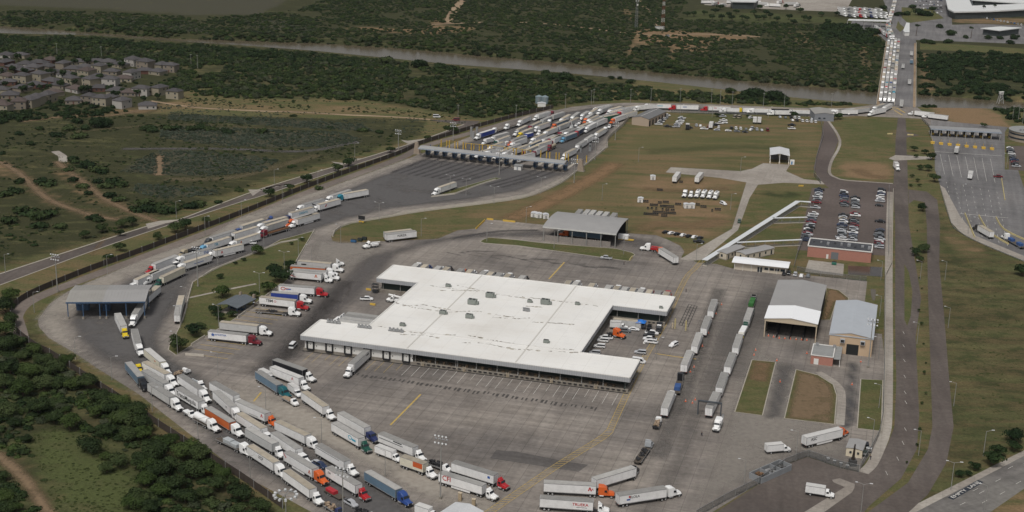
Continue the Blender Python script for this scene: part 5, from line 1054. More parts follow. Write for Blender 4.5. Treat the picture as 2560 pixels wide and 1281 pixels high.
def tractor(root,kx,turn,c,style,lod,load=None):
 """conventional tractor; kx kingpin x in the root's frame"""
 col = CAB[c][1];rz = turn;L0 = (kx,0,0)
 if style == 'S':
  st = [(1.65,1.2,1.0,3.75),(1.9,1.22,.95,3.9,1.1),(3.3,1.22,.9,3.8,1.08),(4.0,1.2,.9,3.45,1.0),(4.35,1.16,.9,3.05,.95),(4.75,1.14,.9,2.35,.95),(4.9,1.1,.9,2.05,.92),(6.3,.98,.85,1.78,.78),(6.65,.9,.85,1.5,.7)];fx = 5.75;back = 1.65;ws = [(4.37,1.0,3.02),(4.78,1.03,2.3)];sw = (3.55,4.3)
 elif style == 'F':
  st = [(1.65,1.2,1.0,2.75),(1.8,1.2,.95,2.9,1.1),(3.9,1.2,.9,2.95,1.0),(4.3,1.16,.9,2.9,.95),(4.75,1.14,.9,2.25,.95),(4.9,1.1,.9,2.0,.92),(6.4,.95,.85,1.78,.78),(6.7,.9,.85,1.5,.7)];fx = 5.8;back = 1.65;ws = [(4.34,.96,2.86),(4.76,1.02,2.25)];sw = (3.5,4.25)
 else:
  st = [(2.35,1.1,1.0,2.75),(2.45,1.12,.95,2.88,1.05),(3.4,1.12,.9,2.9,1.0),(3.55,1.1,.9,2.82,.95),(3.95,1.08,.9,2.2,.92),(4.1,1.05,.9,1.98,.88),(5.5,.92,.85,1.72,.74),(5.8,.85,.85,1.45,.66)];fx = 4.9;back = 2.35;ws = [(3.58,.93,2.8),(3.97,1.0,2.2)];sw = (2.7,3.45)
 nose = st[-1][0]
 def cabf():
  m = MB();m.loft(st)
  for s in (-1,1): m.loft([(fx - .75,.2,.75,1.0),(fx - .45,.24,.6,1.35),(fx + .35,.24,.6,1.35),(fx + .8,.2,.6,1.1)],c=.08) if 0 else m.box(fx - .65,fx + .75,s * 1.02 - .2,s * 1.02 + .2,.98,1.32)
  if style == 'D': m.loft([(2.4,1.0,2.85,3.55),(2.6,.95,2.85,3.6),(3.3,.75,2.85,3.1)])
  return m
 cab = part('cab',(style,),cabf,[col],root,L0,rz,col)
 def wsf():
  (x0,w0,z0),(x1,w1,z1) = ws;m = MB();e = .035
  m.face([(x1 + e,-w1,z1),(x1 + e,w1,z1),(x0 + e,w0 - .05,z0),(x0 + e,-w0 + .05,z0)]);return m
 part('windshield',(style,),wsf,[WIN],cab)
 part('side_window',(style,),lambda: MB().box(sw[0],sw[1],-1.235,-1.0,2.05,2.72).box(sw[0],sw[1],1.0,1.235,2.05,2.72) if style != 'D' else MB().box(sw[0],sw[1],-1.135,-.9,2.0,2.62).box(sw[0],sw[1],.9,1.135,2.0,2.62),[WIN],cab)
 part('bumper',(style,),lambda: MB().box(nose - .1,nose + .2,-1.1,1.1,.45,.85),[FRAME if c in 'wkmg' else CHROME],cab)
 def fr():
  m = MB();m.box(-1.9,nose,-.42,.42,.7,.95);m.box(-.9,.8,-.6,.6,.95,1.15);m.box(-1.3,1.2,.85,1.2,1.02,1.06);m.box(-1.3,1.2,-1.2,-.85,1.02,1.06);return m
 part('tractor_frame',(style,),fr,[FRAME],root,L0,rz)
 if lod < 2:
  part('grille',(style,),lambda: MB().box(nose,nose + .06,-.55,.55,.95,1.42),[CHROME if c != 'k' else FRAME],cab)
  for s in (-1,1):
   part('headlight',(style,s),lambda s=s: MB().box(nose - .12,nose + .04,s * .75 - .14,s * .75 + .14,.95,1.2),[LAMP],cab)
   part('fuel_tank',(style,s),lambda s=s: MB().cyl((back + .4,s * 1.0,.72),(back + 1.7,s * 1.0,.72),.32,n=10),[CHROME],root,L0,rz)
   if lod == 0: part('mirror',(style,s),lambda s=s: MB().box(sw[1] - .05,sw[1] + .1,s * 1.35 - .07,s * 1.35 + .07,1.95,2.5),[FRAME],cab)
  if c in 'rmbkgn' or style == 'F': part('exhaust_stack',(style,),lambda: MB().cyl((back - .1,-1.05,1.0),(back - .1,-1.05,3.7),.09,n=6).cyl((back - .1,1.05,1.0),(back - .1,1.05,3.7),.09,n=6),[CHROME],root,L0,rz)
  for x,y in ((-.75,.93),(.55,.93),(fx,1.0)):
   for s in (-1,1):
    v = Matrix.Rotation(rz,2) @ Vector((x,s * y));w = .55 if x < 1 else .3;part('wheel',(.5,w),wheel_mb(.5,w),[TYRE,RIM],root,(kx + v.x,v.y,.5),rz)
 return cab
def lod_of(y): return 0 if y > 700 else 1 if y > 440 else 2
LOGO = {}
def trailer(root,L,b,roof,lod,opts):
 h = 2.85;z0 = 1.2;z1 = z0 + h;hw = 1.3;col = BOXC[b][1]
 def boxf():
  m = MB();m.box(-L / 2,L / 2,-hw,hw,z0,z1)
  n = int(L / 1.22)
  for i in range(1,n):
   x = -L / 2 + i * L / n
   for s in (-1,1): m.box(x - .03,x + .03,s * hw - .02,s * hw + .02,z0 + .12,z1 - .12)
  return m
 bx = part('trailer_box',(L,lod < 2),boxf if lod < 2 else (lambda: MB().box(-L / 2,L / 2,-hw,hw,z0,z1)),[col],root,over=col)
 part('roof_panel',(L,),lambda: MB().box(-L / 2 + .08,L / 2 - .08,-hw + .08,hw - .08,z1,z1 + .03),[ROOFC[0]],bx,over=ROOFC[roof])
 if lod < 2:
  def rails():
   m = MB()
   for s in (-1,1): m.box(-L / 2 - .02,L / 2 + .02,s * hw - .04 * (s > 0) * 0 - .035,s * hw + .035,z0 - .06,z0 + .14);m.box(-L / 2 - .02,L / 2 + .02,s * hw - .035,s * hw + .035,z1 - .1,z1 + .04)
   for x in (-L / 2,L / 2):
    for s in (-1,1): m.box(x - .05,x + .05,s * hw - .045,s * hw + .045,z0,z1)
    m.box(x - .045,x + .045,-hw,hw,z1 - .08,z1 + .045)
   return m
  part('edge_rail',(L,),rails,[RAIL],bx)
  part('rear_door',(L,),lambda: MB().box(-L / 2 - .05,-L / 2,-1.2,-.03,z0 + .1,z1 - .12).box(-L / 2 - .05,-L / 2,.03,1.2,z0 + .1,z1 - .12).cyl((-L / 2 - .08,.3,z0 + .1),(-L / 2 - .08,.3,z1 - .12),.03,n=4,m=1).cyl((-L / 2 - .08,-.3,z0 + .1),(-L / 2 - .08,-.3,z1 - .12),.03,n=4,m=1),[col,RAIL],bx,over=col)
  def und():
   m = MB();m.box(-L / 2,L / 2,-.5,.5,z0 - .22,z0);m.box(-L / 2 + .6,-L / 2 + 3.8,-.55,.55,.55,z0 - .2)
   for s in (-1,1): m.box(L / 2 - 3.2,L / 2 - 3.0,s * .7 - .08,s * .7 + .08,.15,z0);m.box(-L / 2 + .05,-L / 2 + .12,s * .6 - .05,s * .6 + .05,.5,z0)
   m.box(-L / 2 + .02,-L / 2 + .14,-1.2,1.2,.45,.58);return m
  part('undercarriage',(L,),und,[FRAME],root)
  if 'skirt' in opts: part('side_skirt',(L,),lambda: MB().box(-L / 2 + 4.8,L / 2 - 4.4,-1.28,-1.24,.45,z0 - .05).box(-L / 2 + 4.8,L / 2 - 4.4,1.24,1.28,.45,z0 - .05),[BOXC['W'][1]],root)
  wheels(root,(-L / 2 + 1.5,-L / 2 + 2.8),.93)
  if lod == 0: part('mudflap',(L,),lambda: MB().box(-L / 2 + .7,-L / 2 + .74,-1.2,-.65,.25,1.0).box(-L / 2 + .7,-L / 2 + .74,.65,1.2,.25,1.0),[TYRE],root)
  if lod == 0:
   for s in (-1,1): part('tail_light',(L,s),lambda s=s: MB().box(-L / 2 - .03,-L / 2 + .02,s * 1.0 - .15,s * 1.0 + .15,z0 - .16,z0 - .04),[RLAMP],root)
 else: part('undercarriage',(L,2),lambda: MB().box(-L / 2 + .3,L / 2,-1.05,1.05,.3,z0),[FRAME],root)
 if 'reefer' in opts: part('refrigeration_unit',(L,),lambda: MB().box(L / 2,L / 2 + .45,-1.0,1.0,2.2,3.9).box(L / 2 + .45,L / 2 + .5,-.7,.7,2.4,3.0,1),[BOXC['W'][1],FRAME],bx)
 z = 0
 for s in opts.get('marks',()):
  kind,cc,x,zz,sz = s[:5];sg = opts.get('sg',-1)
  # drawn on the side that faces the photographer (sg -1 = right-hand side when heading +x)
  if kind == 'bar': o = put('stripe',MB().box(x - sz / 2,x + sz / 2,-hw - .045,-hw - .035,zz - s[5] / 2,zz + s[5] / 2),INK[cc],bx)
  elif kind == 'disc': o = put('emblem',MB().cyl((x,-hw - .045,zz),(x,-hw - .035,zz),sz,n=16),INK[cc],bx)
  elif kind == 'ring':
   m = MB();n = 16
   for i in range(n):
    a0,a1 = 2 * math.pi * i / n,2 * math.pi * (i + 1) / n
    m.face([(x + sz * math.cos(a0),-hw - .045,zz + sz * .7 * math.sin(a0)),(x + sz * math.cos(a1),-hw - .045,zz + sz * .7 * math.sin(a1)),(x + sz * .7 * math.cos(a1),-hw - .045,zz + sz * .45 * math.sin(a1)),(x + sz * .7 * math.cos(a0),-hw - .045,zz + sz * .45 * math.sin(a0))])
   o = put('emblem',m,INK[cc],bx)
  elif kind == 'star':
   m = MB();P = [(x + (sz if i % 2 == 0 else sz * .42) * math.sin(math.pi * i / 5),-hw - .045,zz + (sz if i % 2 == 0 else sz * .42) * math.cos(math.pi * i / 5)) for i in range(10)];m.face(P);o = put('emblem',m,INK[cc],bx)
  elif kind == 'poly': o = put('emblem',MB().face([(x + p[0] * sz,-hw - .045,zz + p[1] * sz) for p in s[5]]),INK[cc],bx)
  else:
   o = put('lettering',text_mesh(kind,sz),INK[cc],bx);o.location = (x,-hw - .04,zz);o.rotation_euler = (R(90),0,0)
   if len(s) > 5: o.scale = (s[5],1,1)
  if sg > 0: o.location = (-o.location.x if o.type == 'MESH' and 'lettering' in o.name else 0,-o.location.y if 'lettering' in o.name else 0,o.location.z);o.rotation_euler.z = math.pi
 return bx
TAKEN = {}
def label_ok(s):
 TAKEN[s] = TAKEN.get(s,0) + 1;return s
def semi(Z,e,where,group,L=16.15,i=0):
 """e = (tail x, tail y, head x, head y, cab, box, opts)"""
 x1,y1,x2,y2 = [float(v) for v in e[:4]];cabc = e[4];bxc = e[5];opts = e[6] if len(e) > 6 else {}
 ox,oy,s = Z;L = opts.get('L',L)
 a = G(ox + x1 / s,oy + y1 / s,opts.get('z',4.08));b = G(ox + x2 / s,oy + y2 / s,opts.get('z',4.08));c = (a + b) / 2;d = (b - a)
 rz = math.atan2(d.y,d.x) if 'rz' not in opts else opts['rz'];c.z = 0.03
 if opts.get('anchor') == 'head': c = Vector((b.x,b.y,.03)) - Vector((math.cos(rz),math.sin(rz),0)) * L / 2
 if opts.get('anchor') == 'tail': c = Vector((a.x,a.y,.03)) + Vector((math.cos(rz),math.sin(rz),0)) * L / 2
 lod = opts.get('lod',lod_of(oy + y2 / s));st = opts.get('st','S')
 cn = CAB[cabc[0]][0] if cabc else None
 desc = opts.get('label')
 kind = 'semi_truck' if cabc else 'parked_trailer'
 if not desc:
  if opts.get('flat'): desc = '%s truck with %s' % (cn,opts.get('load','empty flatbed'))
  elif cabc: desc = '%s %s truck with %s trailer' % (cn,'day cab' if st == 'D' else 'sleeper',BOXC[bxc][0])
  else: desc = '%s unhitched trailer' % BOXC[bxc][0]
 if where: desc = desc + ', ' + where
 t = thing(kind,label_ok(desc),'truck' if cabc else 'trailer',c,rz,group)
 if opts.get('flat'):
  hz = opts.get('hz',1.3)
  part('flatbed_deck',(L,hz),lambda: MB().box(-L / 2,L / 2,-1.25,1.25,hz - .15,hz).box(-L / 2,L / 2,-.5,.5,hz - .45,hz - .15),[mat('flatbed_wood',(.09,.075,.06),.8,var=.2,vscale=1)],t)
  part('edge_rail',(L,'flat',hz),lambda: MB().box(-L / 2,L / 2,-1.3,-1.25,hz - .2,hz + .03).box(-L / 2,L / 2,1.25,1.3,hz - .2,hz + .03),[RAIL],t)
  if lod < 2: wheels(t,(-L / 2 + 1.5,-L / 2 + 2.8),.93)
  for ld in opts.get('loads',()): loadpart(t,ld,hz)
 elif bxc: trailer(t,L,bxc,opts.get('roof',(i * 7 + len(desc)) % 2 if bxc != 'C' else 1),lod,opts)
 if cabc: tractor(t,L / 2 - .9,R(opts.get('turn',0)),cabc[0],st,lod)
 return t
def loadpart(t,ld,hz):
 k = ld[0]
 if k == 'block': o = put('load',MB().loft([(ld[1],ld[3],hz,hz + ld[4]),(ld[2],ld[3],hz,hz + ld[4])]),ld[5],t)
 elif k == 'tank':
  m = MB();m.cyl((ld[1],0,hz + ld[3]),(ld[2],0,hz + ld[3]),ld[3],n=16);put('tank',m,ld[4],t)
 elif k == 'heap':
  m = MB();rr = random.Random(int(ld[1] * 10))
  for _ in range(ld[4]): M = Matrix.Translation((rr.uniform(ld[1],ld[2]),rr.uniform(-.8,.8),hz + rr.uniform(.1,ld[3]))) @ Matrix.Rotation(rr.uniform(0,3),4,'Z') @ Matrix.Rotation(rr.uniform(-.6,.6),4,'Y');m.box(-.4,.4,-.3,.3,-.2,.2,0,M)
  put('load',m,ld[5],t)
TARP = mat('blue_tarpaulin',(.04,.09,.24),.6,var=.2,vscale=1);SILV = mat('silver_bundles',(.4,.42,.43),.4,var=.2,vscale=2);BLK = mat('black_scrap',(.03,.03,.032),.8,var=.3,vscale=2);REDL = mat('red_box_load',(.4,.03,.04),.6);CRATE = mat('wooden_crates',(.32,.24,.17),.8,var=.3,vscale=2);STEELR = mat('rusty_pipes',(.12,.06,.03),.8,var=.3,vscale=2);GRL = mat('green_tarpaulin',(.04,.15,.04),.7,var=.2,vscale=1)
def row(Z,items,where,group,**kw):
 for i,e in enumerate(items): semi(Z,e,where % ordn(i),group,i=i,**kw)
def box_truck(Z,e,label,group=None,L=6.5,bc='W',cc='w',extra=None):
 ox,oy,s = Z;a = G(ox + e[0] / s,oy + e[1] / s,3.4);b = G(ox + e[2] / s,oy + e[3] / s,3.4);d = b - a;rz = math.atan2(d.y,d.x);c = (a + b) / 2
 t = thing('box_truck',label_ok(label),'box truck',(c.x,c.y,.03),rz,group);col = BOXC[bc][1]
 part('cargo_box',(L,),lambda: MB().box(-L / 2,L / 2,-1.2,1.2,1.05,3.4),[col],t,over=col)
 part('roof_panel',(L,'bt'),lambda: MB().box(-L / 2 + .06,L / 2 - .06,-1.14,1.14,3.4,3.43),[ROOFC[2]],t)
 part('edge_rail',(L,'bt'),lambda: MB().box(-L / 2 - .02,L / 2 + .02,-1.23,-1.17,3.3,3.44).box(-L / 2 - .02,L / 2 + .02,1.17,1.23,3.3,3.44).box(-L / 2 - .02,L / 2 + .02,-1.23,-1.17,.98,1.15).box(-L / 2 - .02,L / 2 + .02,1.17,1.23,.98,1.15),[RAIL],t)
 cb = part('cab',('bt',),lambda: MB().loft([(.15,1.0,.7,2.4),(.3,1.02,.65,2.5,.95),(1.1,1.02,.65,2.5,.9),(1.65,1.0,.65,1.75,.92),(1.8,.98,.65,1.6,.9),(2.7,.88,.65,1.4,.75),(2.85,.85,.65,1.2,.7)]),[CAB[cc][1]],t,(L / 2,0,0),0,CAB[cc][1])
 part('windshield',('bt',),lambda: MB().face([(1.68,-.9,1.75),(1.68,.9,1.75),(1.16,.85,2.42),(1.16,-.85,2.42)]),[WIN],cb)
 part('side_window',('bt',),lambda: MB().box(.45,1.2,-1.04,-.95,1.65,2.25).box(.45,1.2,.95,1.04,1.65,2.25),[WIN],cb);part('bumper',('bt',),lambda: MB().box(2.8,3.0,-.95,.95,.4,.7),[FRAME],cb)
 part('chassis',(L,'bt'),lambda: MB().box(-L / 2,L / 2 + 2.6,-.4,.4,.6,1.05),[FRAME],t)
 wheels(t,(-L / 2 + 1.6,L / 2 + 2.0),.9,.45,.4);return t
# ---- cars ----
CARC = dict(w=('white',paint('car_white',(.72,.72,.72))),s=('silver',paint('car_silver',(.42,.43,.45))),g=('grey',paint('car_grey',(.14,.15,.16))),k=('black',paint('car_black',(.012,.013,.016))),b=('dark blue',paint('car_blue',(.025,.04,.09))),r=('dark red',paint('car_red',(.17,.015,.02))),t=('beige',paint('car_beige',(.36,.32,.25))),n=('green',paint('car_green',(.03,.07,.05))),y=('yellow',YEB),l=('blue',paint('car_bright_blue',(.04,.14,.35))))
def car_mesh(kind):
 if kind == 'suv': lo = [(-2.35,.85,.45,1.0),(-2.25,.92,.4,1.12),(2.0,.92,.4,1.1),(2.4,.82,.42,.85)];hi = [(-2.25,.85,1.05,1.75,.72),(-2.1,.86,1.05,1.82,.74),(.6,.86,1.05,1.8,.72),(1.35,.86,1.05,1.15,.8)];wx = (-1.4,1.5)
 elif kind == 'pickup': lo = [(-2.9,.9,.55,1.12),(-2.8,.95,.5,1.15),(2.3,.95,.5,1.15),(2.75,.85,.5,.9)];hi = [(-.9,.86,1.1,1.8,.74),(-.75,.87,1.1,1.88,.76),(.9,.87,1.1,1.86,.74),(1.6,.87,1.1,1.2,.82)];wx = (-1.75,1.8)
 elif kind == 'van': lo = [(-2.7,.95,.4,1.1),(-2.6,.98,.38,1.15),(2.2,.98,.38,1.1),(2.6,.88,.4,.85)];hi = [(-2.65,.93,1.1,2.15,.82),(-2.5,.94,1.1,2.2,.84),(1.2,.94,1.1,2.15,.82),(1.9,.94,1.05,1.2,.88)];wx = (-1.7,1.7)
 else: lo = [(-2.3,.82,.38,.85),(-2.2,.88,.33,.95),(1.9,.88,.33,.88),(2.3,.78,.38,.65)];hi = [(-1.75,.8,.85,1.0,.72),(-1.1,.82,.85,1.42,.66),(.3,.82,.85,1.42,.66),(1.15,.82,.8,.9,.74)];wx = (-1.4,1.4)
 def body():
  m = MB();m.loft(lo,c=.1)
  # roof and pillars only: upper third of the cabin
  k = len(hi);m.loft([(q[0],q[4] + .02,q[3] - .14 if q[3] > 1.3 else q[2] - .05,q[3] + .015) for q in hi],c=.05);return m
 def glass():
  m = MB();m.loft([(q[0],q[1],q[2] - .03,q[3] - .015,q[4]) for q in hi],c=.05);return m
 return body,glass,wx
def bed():
 return MB().box(-2.7,-1.0,-.75,.75,1.16,1.17)
def car(g,rz,kind,c,label,group=None,z=.03,name=None,extra=()):
 col = CARC[c][1];b,gl,wx = car_mesh(kind)
 t = thing(name or {'suv': 'sport_utility_car','pickup': 'pickup_truck','van': 'passenger_van','sedan': 'parked_car'}[kind],label_ok(label),{'suv': 'SUV','pickup': 'pickup','van': 'van','sedan': 'car'}[kind],(g[0],g[1],z),rz,group)
 bo = part('body',(kind,),b,[col],t,over=col);part('window',(kind,),gl,[WIN],bo)
 if kind == 'pickup' and 'load' not in extra: part('cargo_bed',(),bed,[FRAME],t)
 for x in wx:
  for s in (-1,1): part('wheel',(.36,.24),wheel_mb(.36,.24),[TYRE,RIM],t,(x,s * .82,.36))
 return t
def dirpx(x1,y1,x2,y2,z=0): a = G(x1,y1,z);b = G(x2,y2,z);return math.atan2(b.y - a.y,b.x - a.x)
def car_line(p0,p1,n,kinds,cols,rz,lab,group,jit=.4,gaps=(),flip=True):
 """cars parked side by side between two photo points"""
 a = G(*p0);b = G(*p1);k = 0;r_ = random.Random(int(p0[0] * 7 + p0[1]))
 pass
 for i in range(n):
  if i in gaps: continue
  c = a.lerp(b,i / max(n - 1,1));kd = kinds[i % len(kinds)];kd = {'s': 'sedan','u': 'suv','p': 'pickup','v': 'van'}[kd];cc = cols[i % len(cols)]
  kn = {'sedan': 'car','suv': 'SUV','pickup': 'pickup','van': 'van'}[kd]
  r = rz + (math.pi if flip and r_.random() < .4 else 0) + r_.uniform(-.02,.02)
  car((c.x + r_.uniform(-jit,jit),c.y + r_.uniform(-.12,.12)),r,kd,cc,'%s %s, %s %s' % (CARC[cc][0].split()[-1],kn,ordn(k),lab),group);k += 1
D = dict;A_POLY = [(-.5,-.5),(-.2,-.5),(0,.1),(.2,-.5),(.5,-.5),(.12,.5),(-.12,.5)]
Z3 = (280,860,3.042);Z4 = (700,880,3.194);Z7d = (940,1080,6.372);Z5 = (1180,880,3.195);Z2b = (420,560,3.558);Z1 = (0,560,3.558);Z8b = (380,440,4.571);Z6b = (1640,680,2.9117);Z7 = (800,440,3.048);Zq1 = (1180,250,9.15);Zq2 = (1380,240,8.008);Z7c = (1900,980,3.879);Z2 = (1020,240,4.129);ZR = (1580,200,4.571);Z4m = (2040,0,4.27)
GX = 'trucks queueing out of the checkpoint'
def item(Z,e,lab,group=GX,**k): e[6]['label'] = lab;return semi(Z,e,None,group,**k)
# outer lane along the kerb
item(Z3,(130,143,212,238,'k','B',D(st='S')),'black truck with blue grey trailer, rearmost in the lane beside the outer kerb')
item(Z3,(300,298,452,395,'w','G',D(st='S')),'white sleeper truck with dark red bumper and pale trailer, second in the outer kerb lane')
item(Z3,(650,545,735,590,'w',None,D(flat=1,L=8,z=2.5,loads=[('tank',-3.4,3.9,1.25,CAB['w'][1])],anchor='head')),'white tanker truck with short round tank in the outer kerb lane')
item(Z3,(830,715,955,775,'w',None,D(flat=1,L=12,z=1.8,loads=[('block',-2,1.6,1.1,1.5,SILV),('block',1.8,5,1.1,1.3,SILV)])),'white truck with flatbed carrying silver wrapped bundles in the outer kerb lane')
item(Z3,(1075,783,1225,880,'w','W',D(st='S',roof=1,marks=[('XCP','k',.6,2.9,1.5)])),'white truck whose trailer is lettered XCP, outer kerb lane')
item(Z3,(1340,965,1515,1090,'w','W',D(st='D',roof=1)),'white day cab truck with plain trailer, foremost in the outer kerb lane behind the floodlights')
# second lane
item(Z3,(262,205,398,288,'w','G',D(st='S',roof=0)),'white truck with dull grey trailer right behind the yellow tractor')
item(Z3,(518,338,665,425,'w','W',D(st='D',roof=0,marks=[('TransMaquila','k',-.4,2.65,2.3,1.08)])),'white truck whose trailer is lettered TransMaquila')
item(Z3,(740,485,905,585,'w','O',D(st='S',roof=0)),'white truck with long orange trailer beside the tanker')
item(Z3,(1045,640,1232,748,'w','G',D(st='D',roof=0,turn=-3)),'white day cab truck with grey ribbed trailer behind the XCP truck')
item(Z3,(1345,825,1530,935,'o','W',D(st='S',roof=0,skirt=1,marks=[('poly','o',6.6,2.7,1.3,A_POLY),('poly','r',-7.2,3.0,1.6,[(-.5,.5),(.4,-.3),(.6,-.1),(-.5,.7)])])),'orange truck with white trailer bearing small orange emblem near the bottom edge')
# third lane
item(Z3,(272,38,380,128,'w','C',D(st='S',roof=2,marks=[('bar','o',3.4,2.9,1.2,.5)])),'white truck with cream trailer, rearmost in the innermost lane below the barrier')
item(Z3,(262,138,410,218,'w','W',D(st='S',roof=1)),'white truck with plain trailer directly below the cream one')
item(Z3,(530,240,665,330,'w','W',D(st='S',roof=0,marks=[('X','k',-6.6,3.0,1.1)])),'white truck with pale trailer marked X near its tail')
item(Z3,(800,362,915,465,'w','W',D(st='S',roof=0,marks=[('GT','k',4.6,2.7,1.0)])),'white truck with trailer marked GT in the third lane')
item(Z3,(975,525,1150,635,'w','W',D(st='F',roof=1)),'white truck with dusty roofed trailer in the third lane behind the orange hooded truck')
item(Z3,(1240,672,1415,790,'w','W',D(st='F',roof=0)),'white truck with low cab and plain trailer right of the XCP trailer')
item(Z4,(400,920,618,1052,'r','W',D(st='D',roof=0,marks=[('JTM','k',-5.9,3.0,.9)])),'red day cab truck with white trailer beside the red box load')
# fourth lane
item(Z3,(770,290,938,385,'w','W',D(st='F',roof=0,marks=[('poly','k',1,2.9,6,[(-.6,.06),(.6,-.14),(.6,-.2),(-.2,-.08)])])),'white truck with black slanting stripe on its trailer')
item(Z3,(990,440,1150,510,'o','W',D(st='D',roof=0,marks=[('poly','r',6.4,2.9,1.2,A_POLY),('bar','k',2,1.8,5,.1)])),'orange hooded truck with white trailer bearing small red emblem near its nose')
item(Z3,(1270,588,1475,685,'w','W',D(st='S',roof=1)),'white tall sleeper truck with long plain trailer beside the pale wedge of concrete')
item(Z4,(318,742,525,862,'w','W',D(st='D',roof=0,marks=[('bar','k',-1,3.5,13,.16)])),'white day cab truck with thin black line along its trailer')
item(Z4,(712,955,935,1085,'b','B',D(st='S',roof=0)),'blue sleeper truck with weathered blue trailer near the bottom edge')
# inner diagonal line
GI = 'trucks turning across the lower yard'
item(Z3,(1250,118,1455,190,'w','K',D(st='D',roof=0)),'white day cab truck with black trailer',GI)
item(Z3,(1225,170,1435,252,'w','W',D(st='D',roof=2,turn=-12,marks=[('poly','r',4.5,3.0,1.0,A_POLY)])),'white truck with white trailer just below the black one',GI)
item(Z3,(1125,212,1262,300,'e','B',D(st='S',roof=0,turn=6)),'dark teal truck with faded blue trailer left of the small box truck',GI)
item(Z4,(205,320,355,425,'w','W',D(st='D',roof=1,turn=5)),'white day cab truck with dusty roofed trailer right of the pale concrete wedge',GI)
item(Z4,(495,485,685,592,'n','W',D(st='F',roof=0,turn=-2)),'navy long hooded truck with white trailer beside the diagonal yellow line',GI)
item(Z4,(445,565,640,678,'g','W',D(st='D',roof=0,turn=-3,marks=[('ring','t',3.2,2.8,1.1),('bar','t',5.4,2.5,2.2,.7)])),'dark green truck with white trailer bearing a teal oval',GI)
item(Z4,(822,650,1065,750,'w','W',D(st='D',roof=0,turn=-8,marks=[('bar','k',-2,2.9,11,.22),('bar','k',1,3.6,4,.35)])),'white day cab truck with black waist line on its trailer above the container truck',GI)
item(Z4,(1000,832,1140,880,'w','C',D(st='D',roof=1,L=9.6,turn=-10,marks=[('poly','o',2.6,3.1,2.0,[(-1,-.45),(.9,-.45),(.9,.45),(-1,.45)])])),'white truck hauling a cream container with an orange corner panel',GI)
item(Z7d,(1247,472,1900,672,'r','W',D(st='D',roof=0,turn=-6,marks=[('bar','b',6.2,3.0,.9,.8)])),'red day cab truck with white trailer just above the CFI trailer',GI)
item(Z7d,(1047,637,1712,838,'w','W',D(st='D',roof=0,skirt=1,turn=-4,marks=[('CFI','r',-5.0,2.95,2.3)])),'white day cab truck whose trailer is lettered CFI in red',GI)
# bottom right group
GR = 'trucks at the bottom right of the yard'
item(Z5,(577,1034,990,1057,'o','W',D(st='S',roof=0,marks=[('poly','r',6.2,2.9,1.3,A_POLY),('A','r',7.0,2.8,1.0)])),'orange sleeper truck with streaked white trailer at the bottom of the yard',GR)
item(Z5,(545,1155,970,1185,'w','W',D(st='D',roof=0,marks=[('TRUEKA','r',4.2,2.9,1.3),('bar','k',4.6,2.0,3.2,.1)])),'white truck whose trailer is lettered TRUEKA in red at the bottom edge',GR)
item(Z5,(985,1008,1285,918,'k','W',D(st='D',roof=0,turn=35)),'black truck with white trailer angled behind the orange sleeper truck',GR)
item(Z5,(1165,1137,1540,1080,'w','W',D(st='S',roof=0,turn=8,marks=[('ELOLA','k',-2.8,3.1,1.1),('bar','b',-4.9,2.4,1.2,.5),('bar','r',-4.6,3.3,.5,.6)])),'white sleeper truck whose trailer is lettered ELOLA',GR)
item(Z5,(1320,870,1395,760,'s',None,D(flat=1,L=12,z=1.6,st='D',loads=[('heap',-5,4,.5,30,BLK)])),'silver truck with flatbed of dark mats driving away up the lane',GR)
item(Z7c,(432,432,780,348,'o','W',D(st='D',roof=2,skirt=1,turn=20,marks=[('ASC','k',-4.8,3.0,1.5)])),'orange day cab truck whose trailer is lettered ASC by the exit',GR)
GC = 'trailers lined up in the two scanning lanes'
for i,q in enumerate(((60,995,115,862),(202,680,250,567),(278,545,318,437),(345,418,385,312),(395,292,430,192))): semi(Z6b,(*q,'w','W',D(st='D',roof=0,label='white trailer truck')),'%s from the bottom of the left scanning lane' % ORD[i],GC)
for i,q in enumerate(((388,985,440,877),(460,842,500,730),(518,695,562,582),(578,552,612,450),(660,345,690,262))): semi(Z6b,(*q,'wwwyg'[i],'WWWWG'[i],D(st='F',roof=0,label='%s cabbed trailer truck' % ['white','white','white','yellow','green'][i])),'%s from the bottom of the right scanning lane' % ORD[i],GC)
semi(Z6b,(150,870,172,790,'k',None,D(flat=1,z=1.6,L=12,st='S',loads=[('block',-4,0,1.1,1.4,TARP)],label='black truck with blue tarped load on flatbed in the left scanning lane')),None,GC)
semi(Z6b,(618,445,650,385,'g',None,D(flat=1,z=2.5,L=9,st='D',loads=[('block',-4.4,4.2,1.2,1.3,CAB['w'][1])],label='truck with white wrapped load in the right scanning lane')),None,GC)
semi(Z6b,(688,240,710,185,'k',None,D(flat=1,z=2.5,L=9,st='D',loads=[('block',-4.2,-.2,1.1,1.5,GRL),('block',0,4,1.1,1.6,GRL)],label='truck with bright green load, topmost in the right scanning lane')),None,GC)
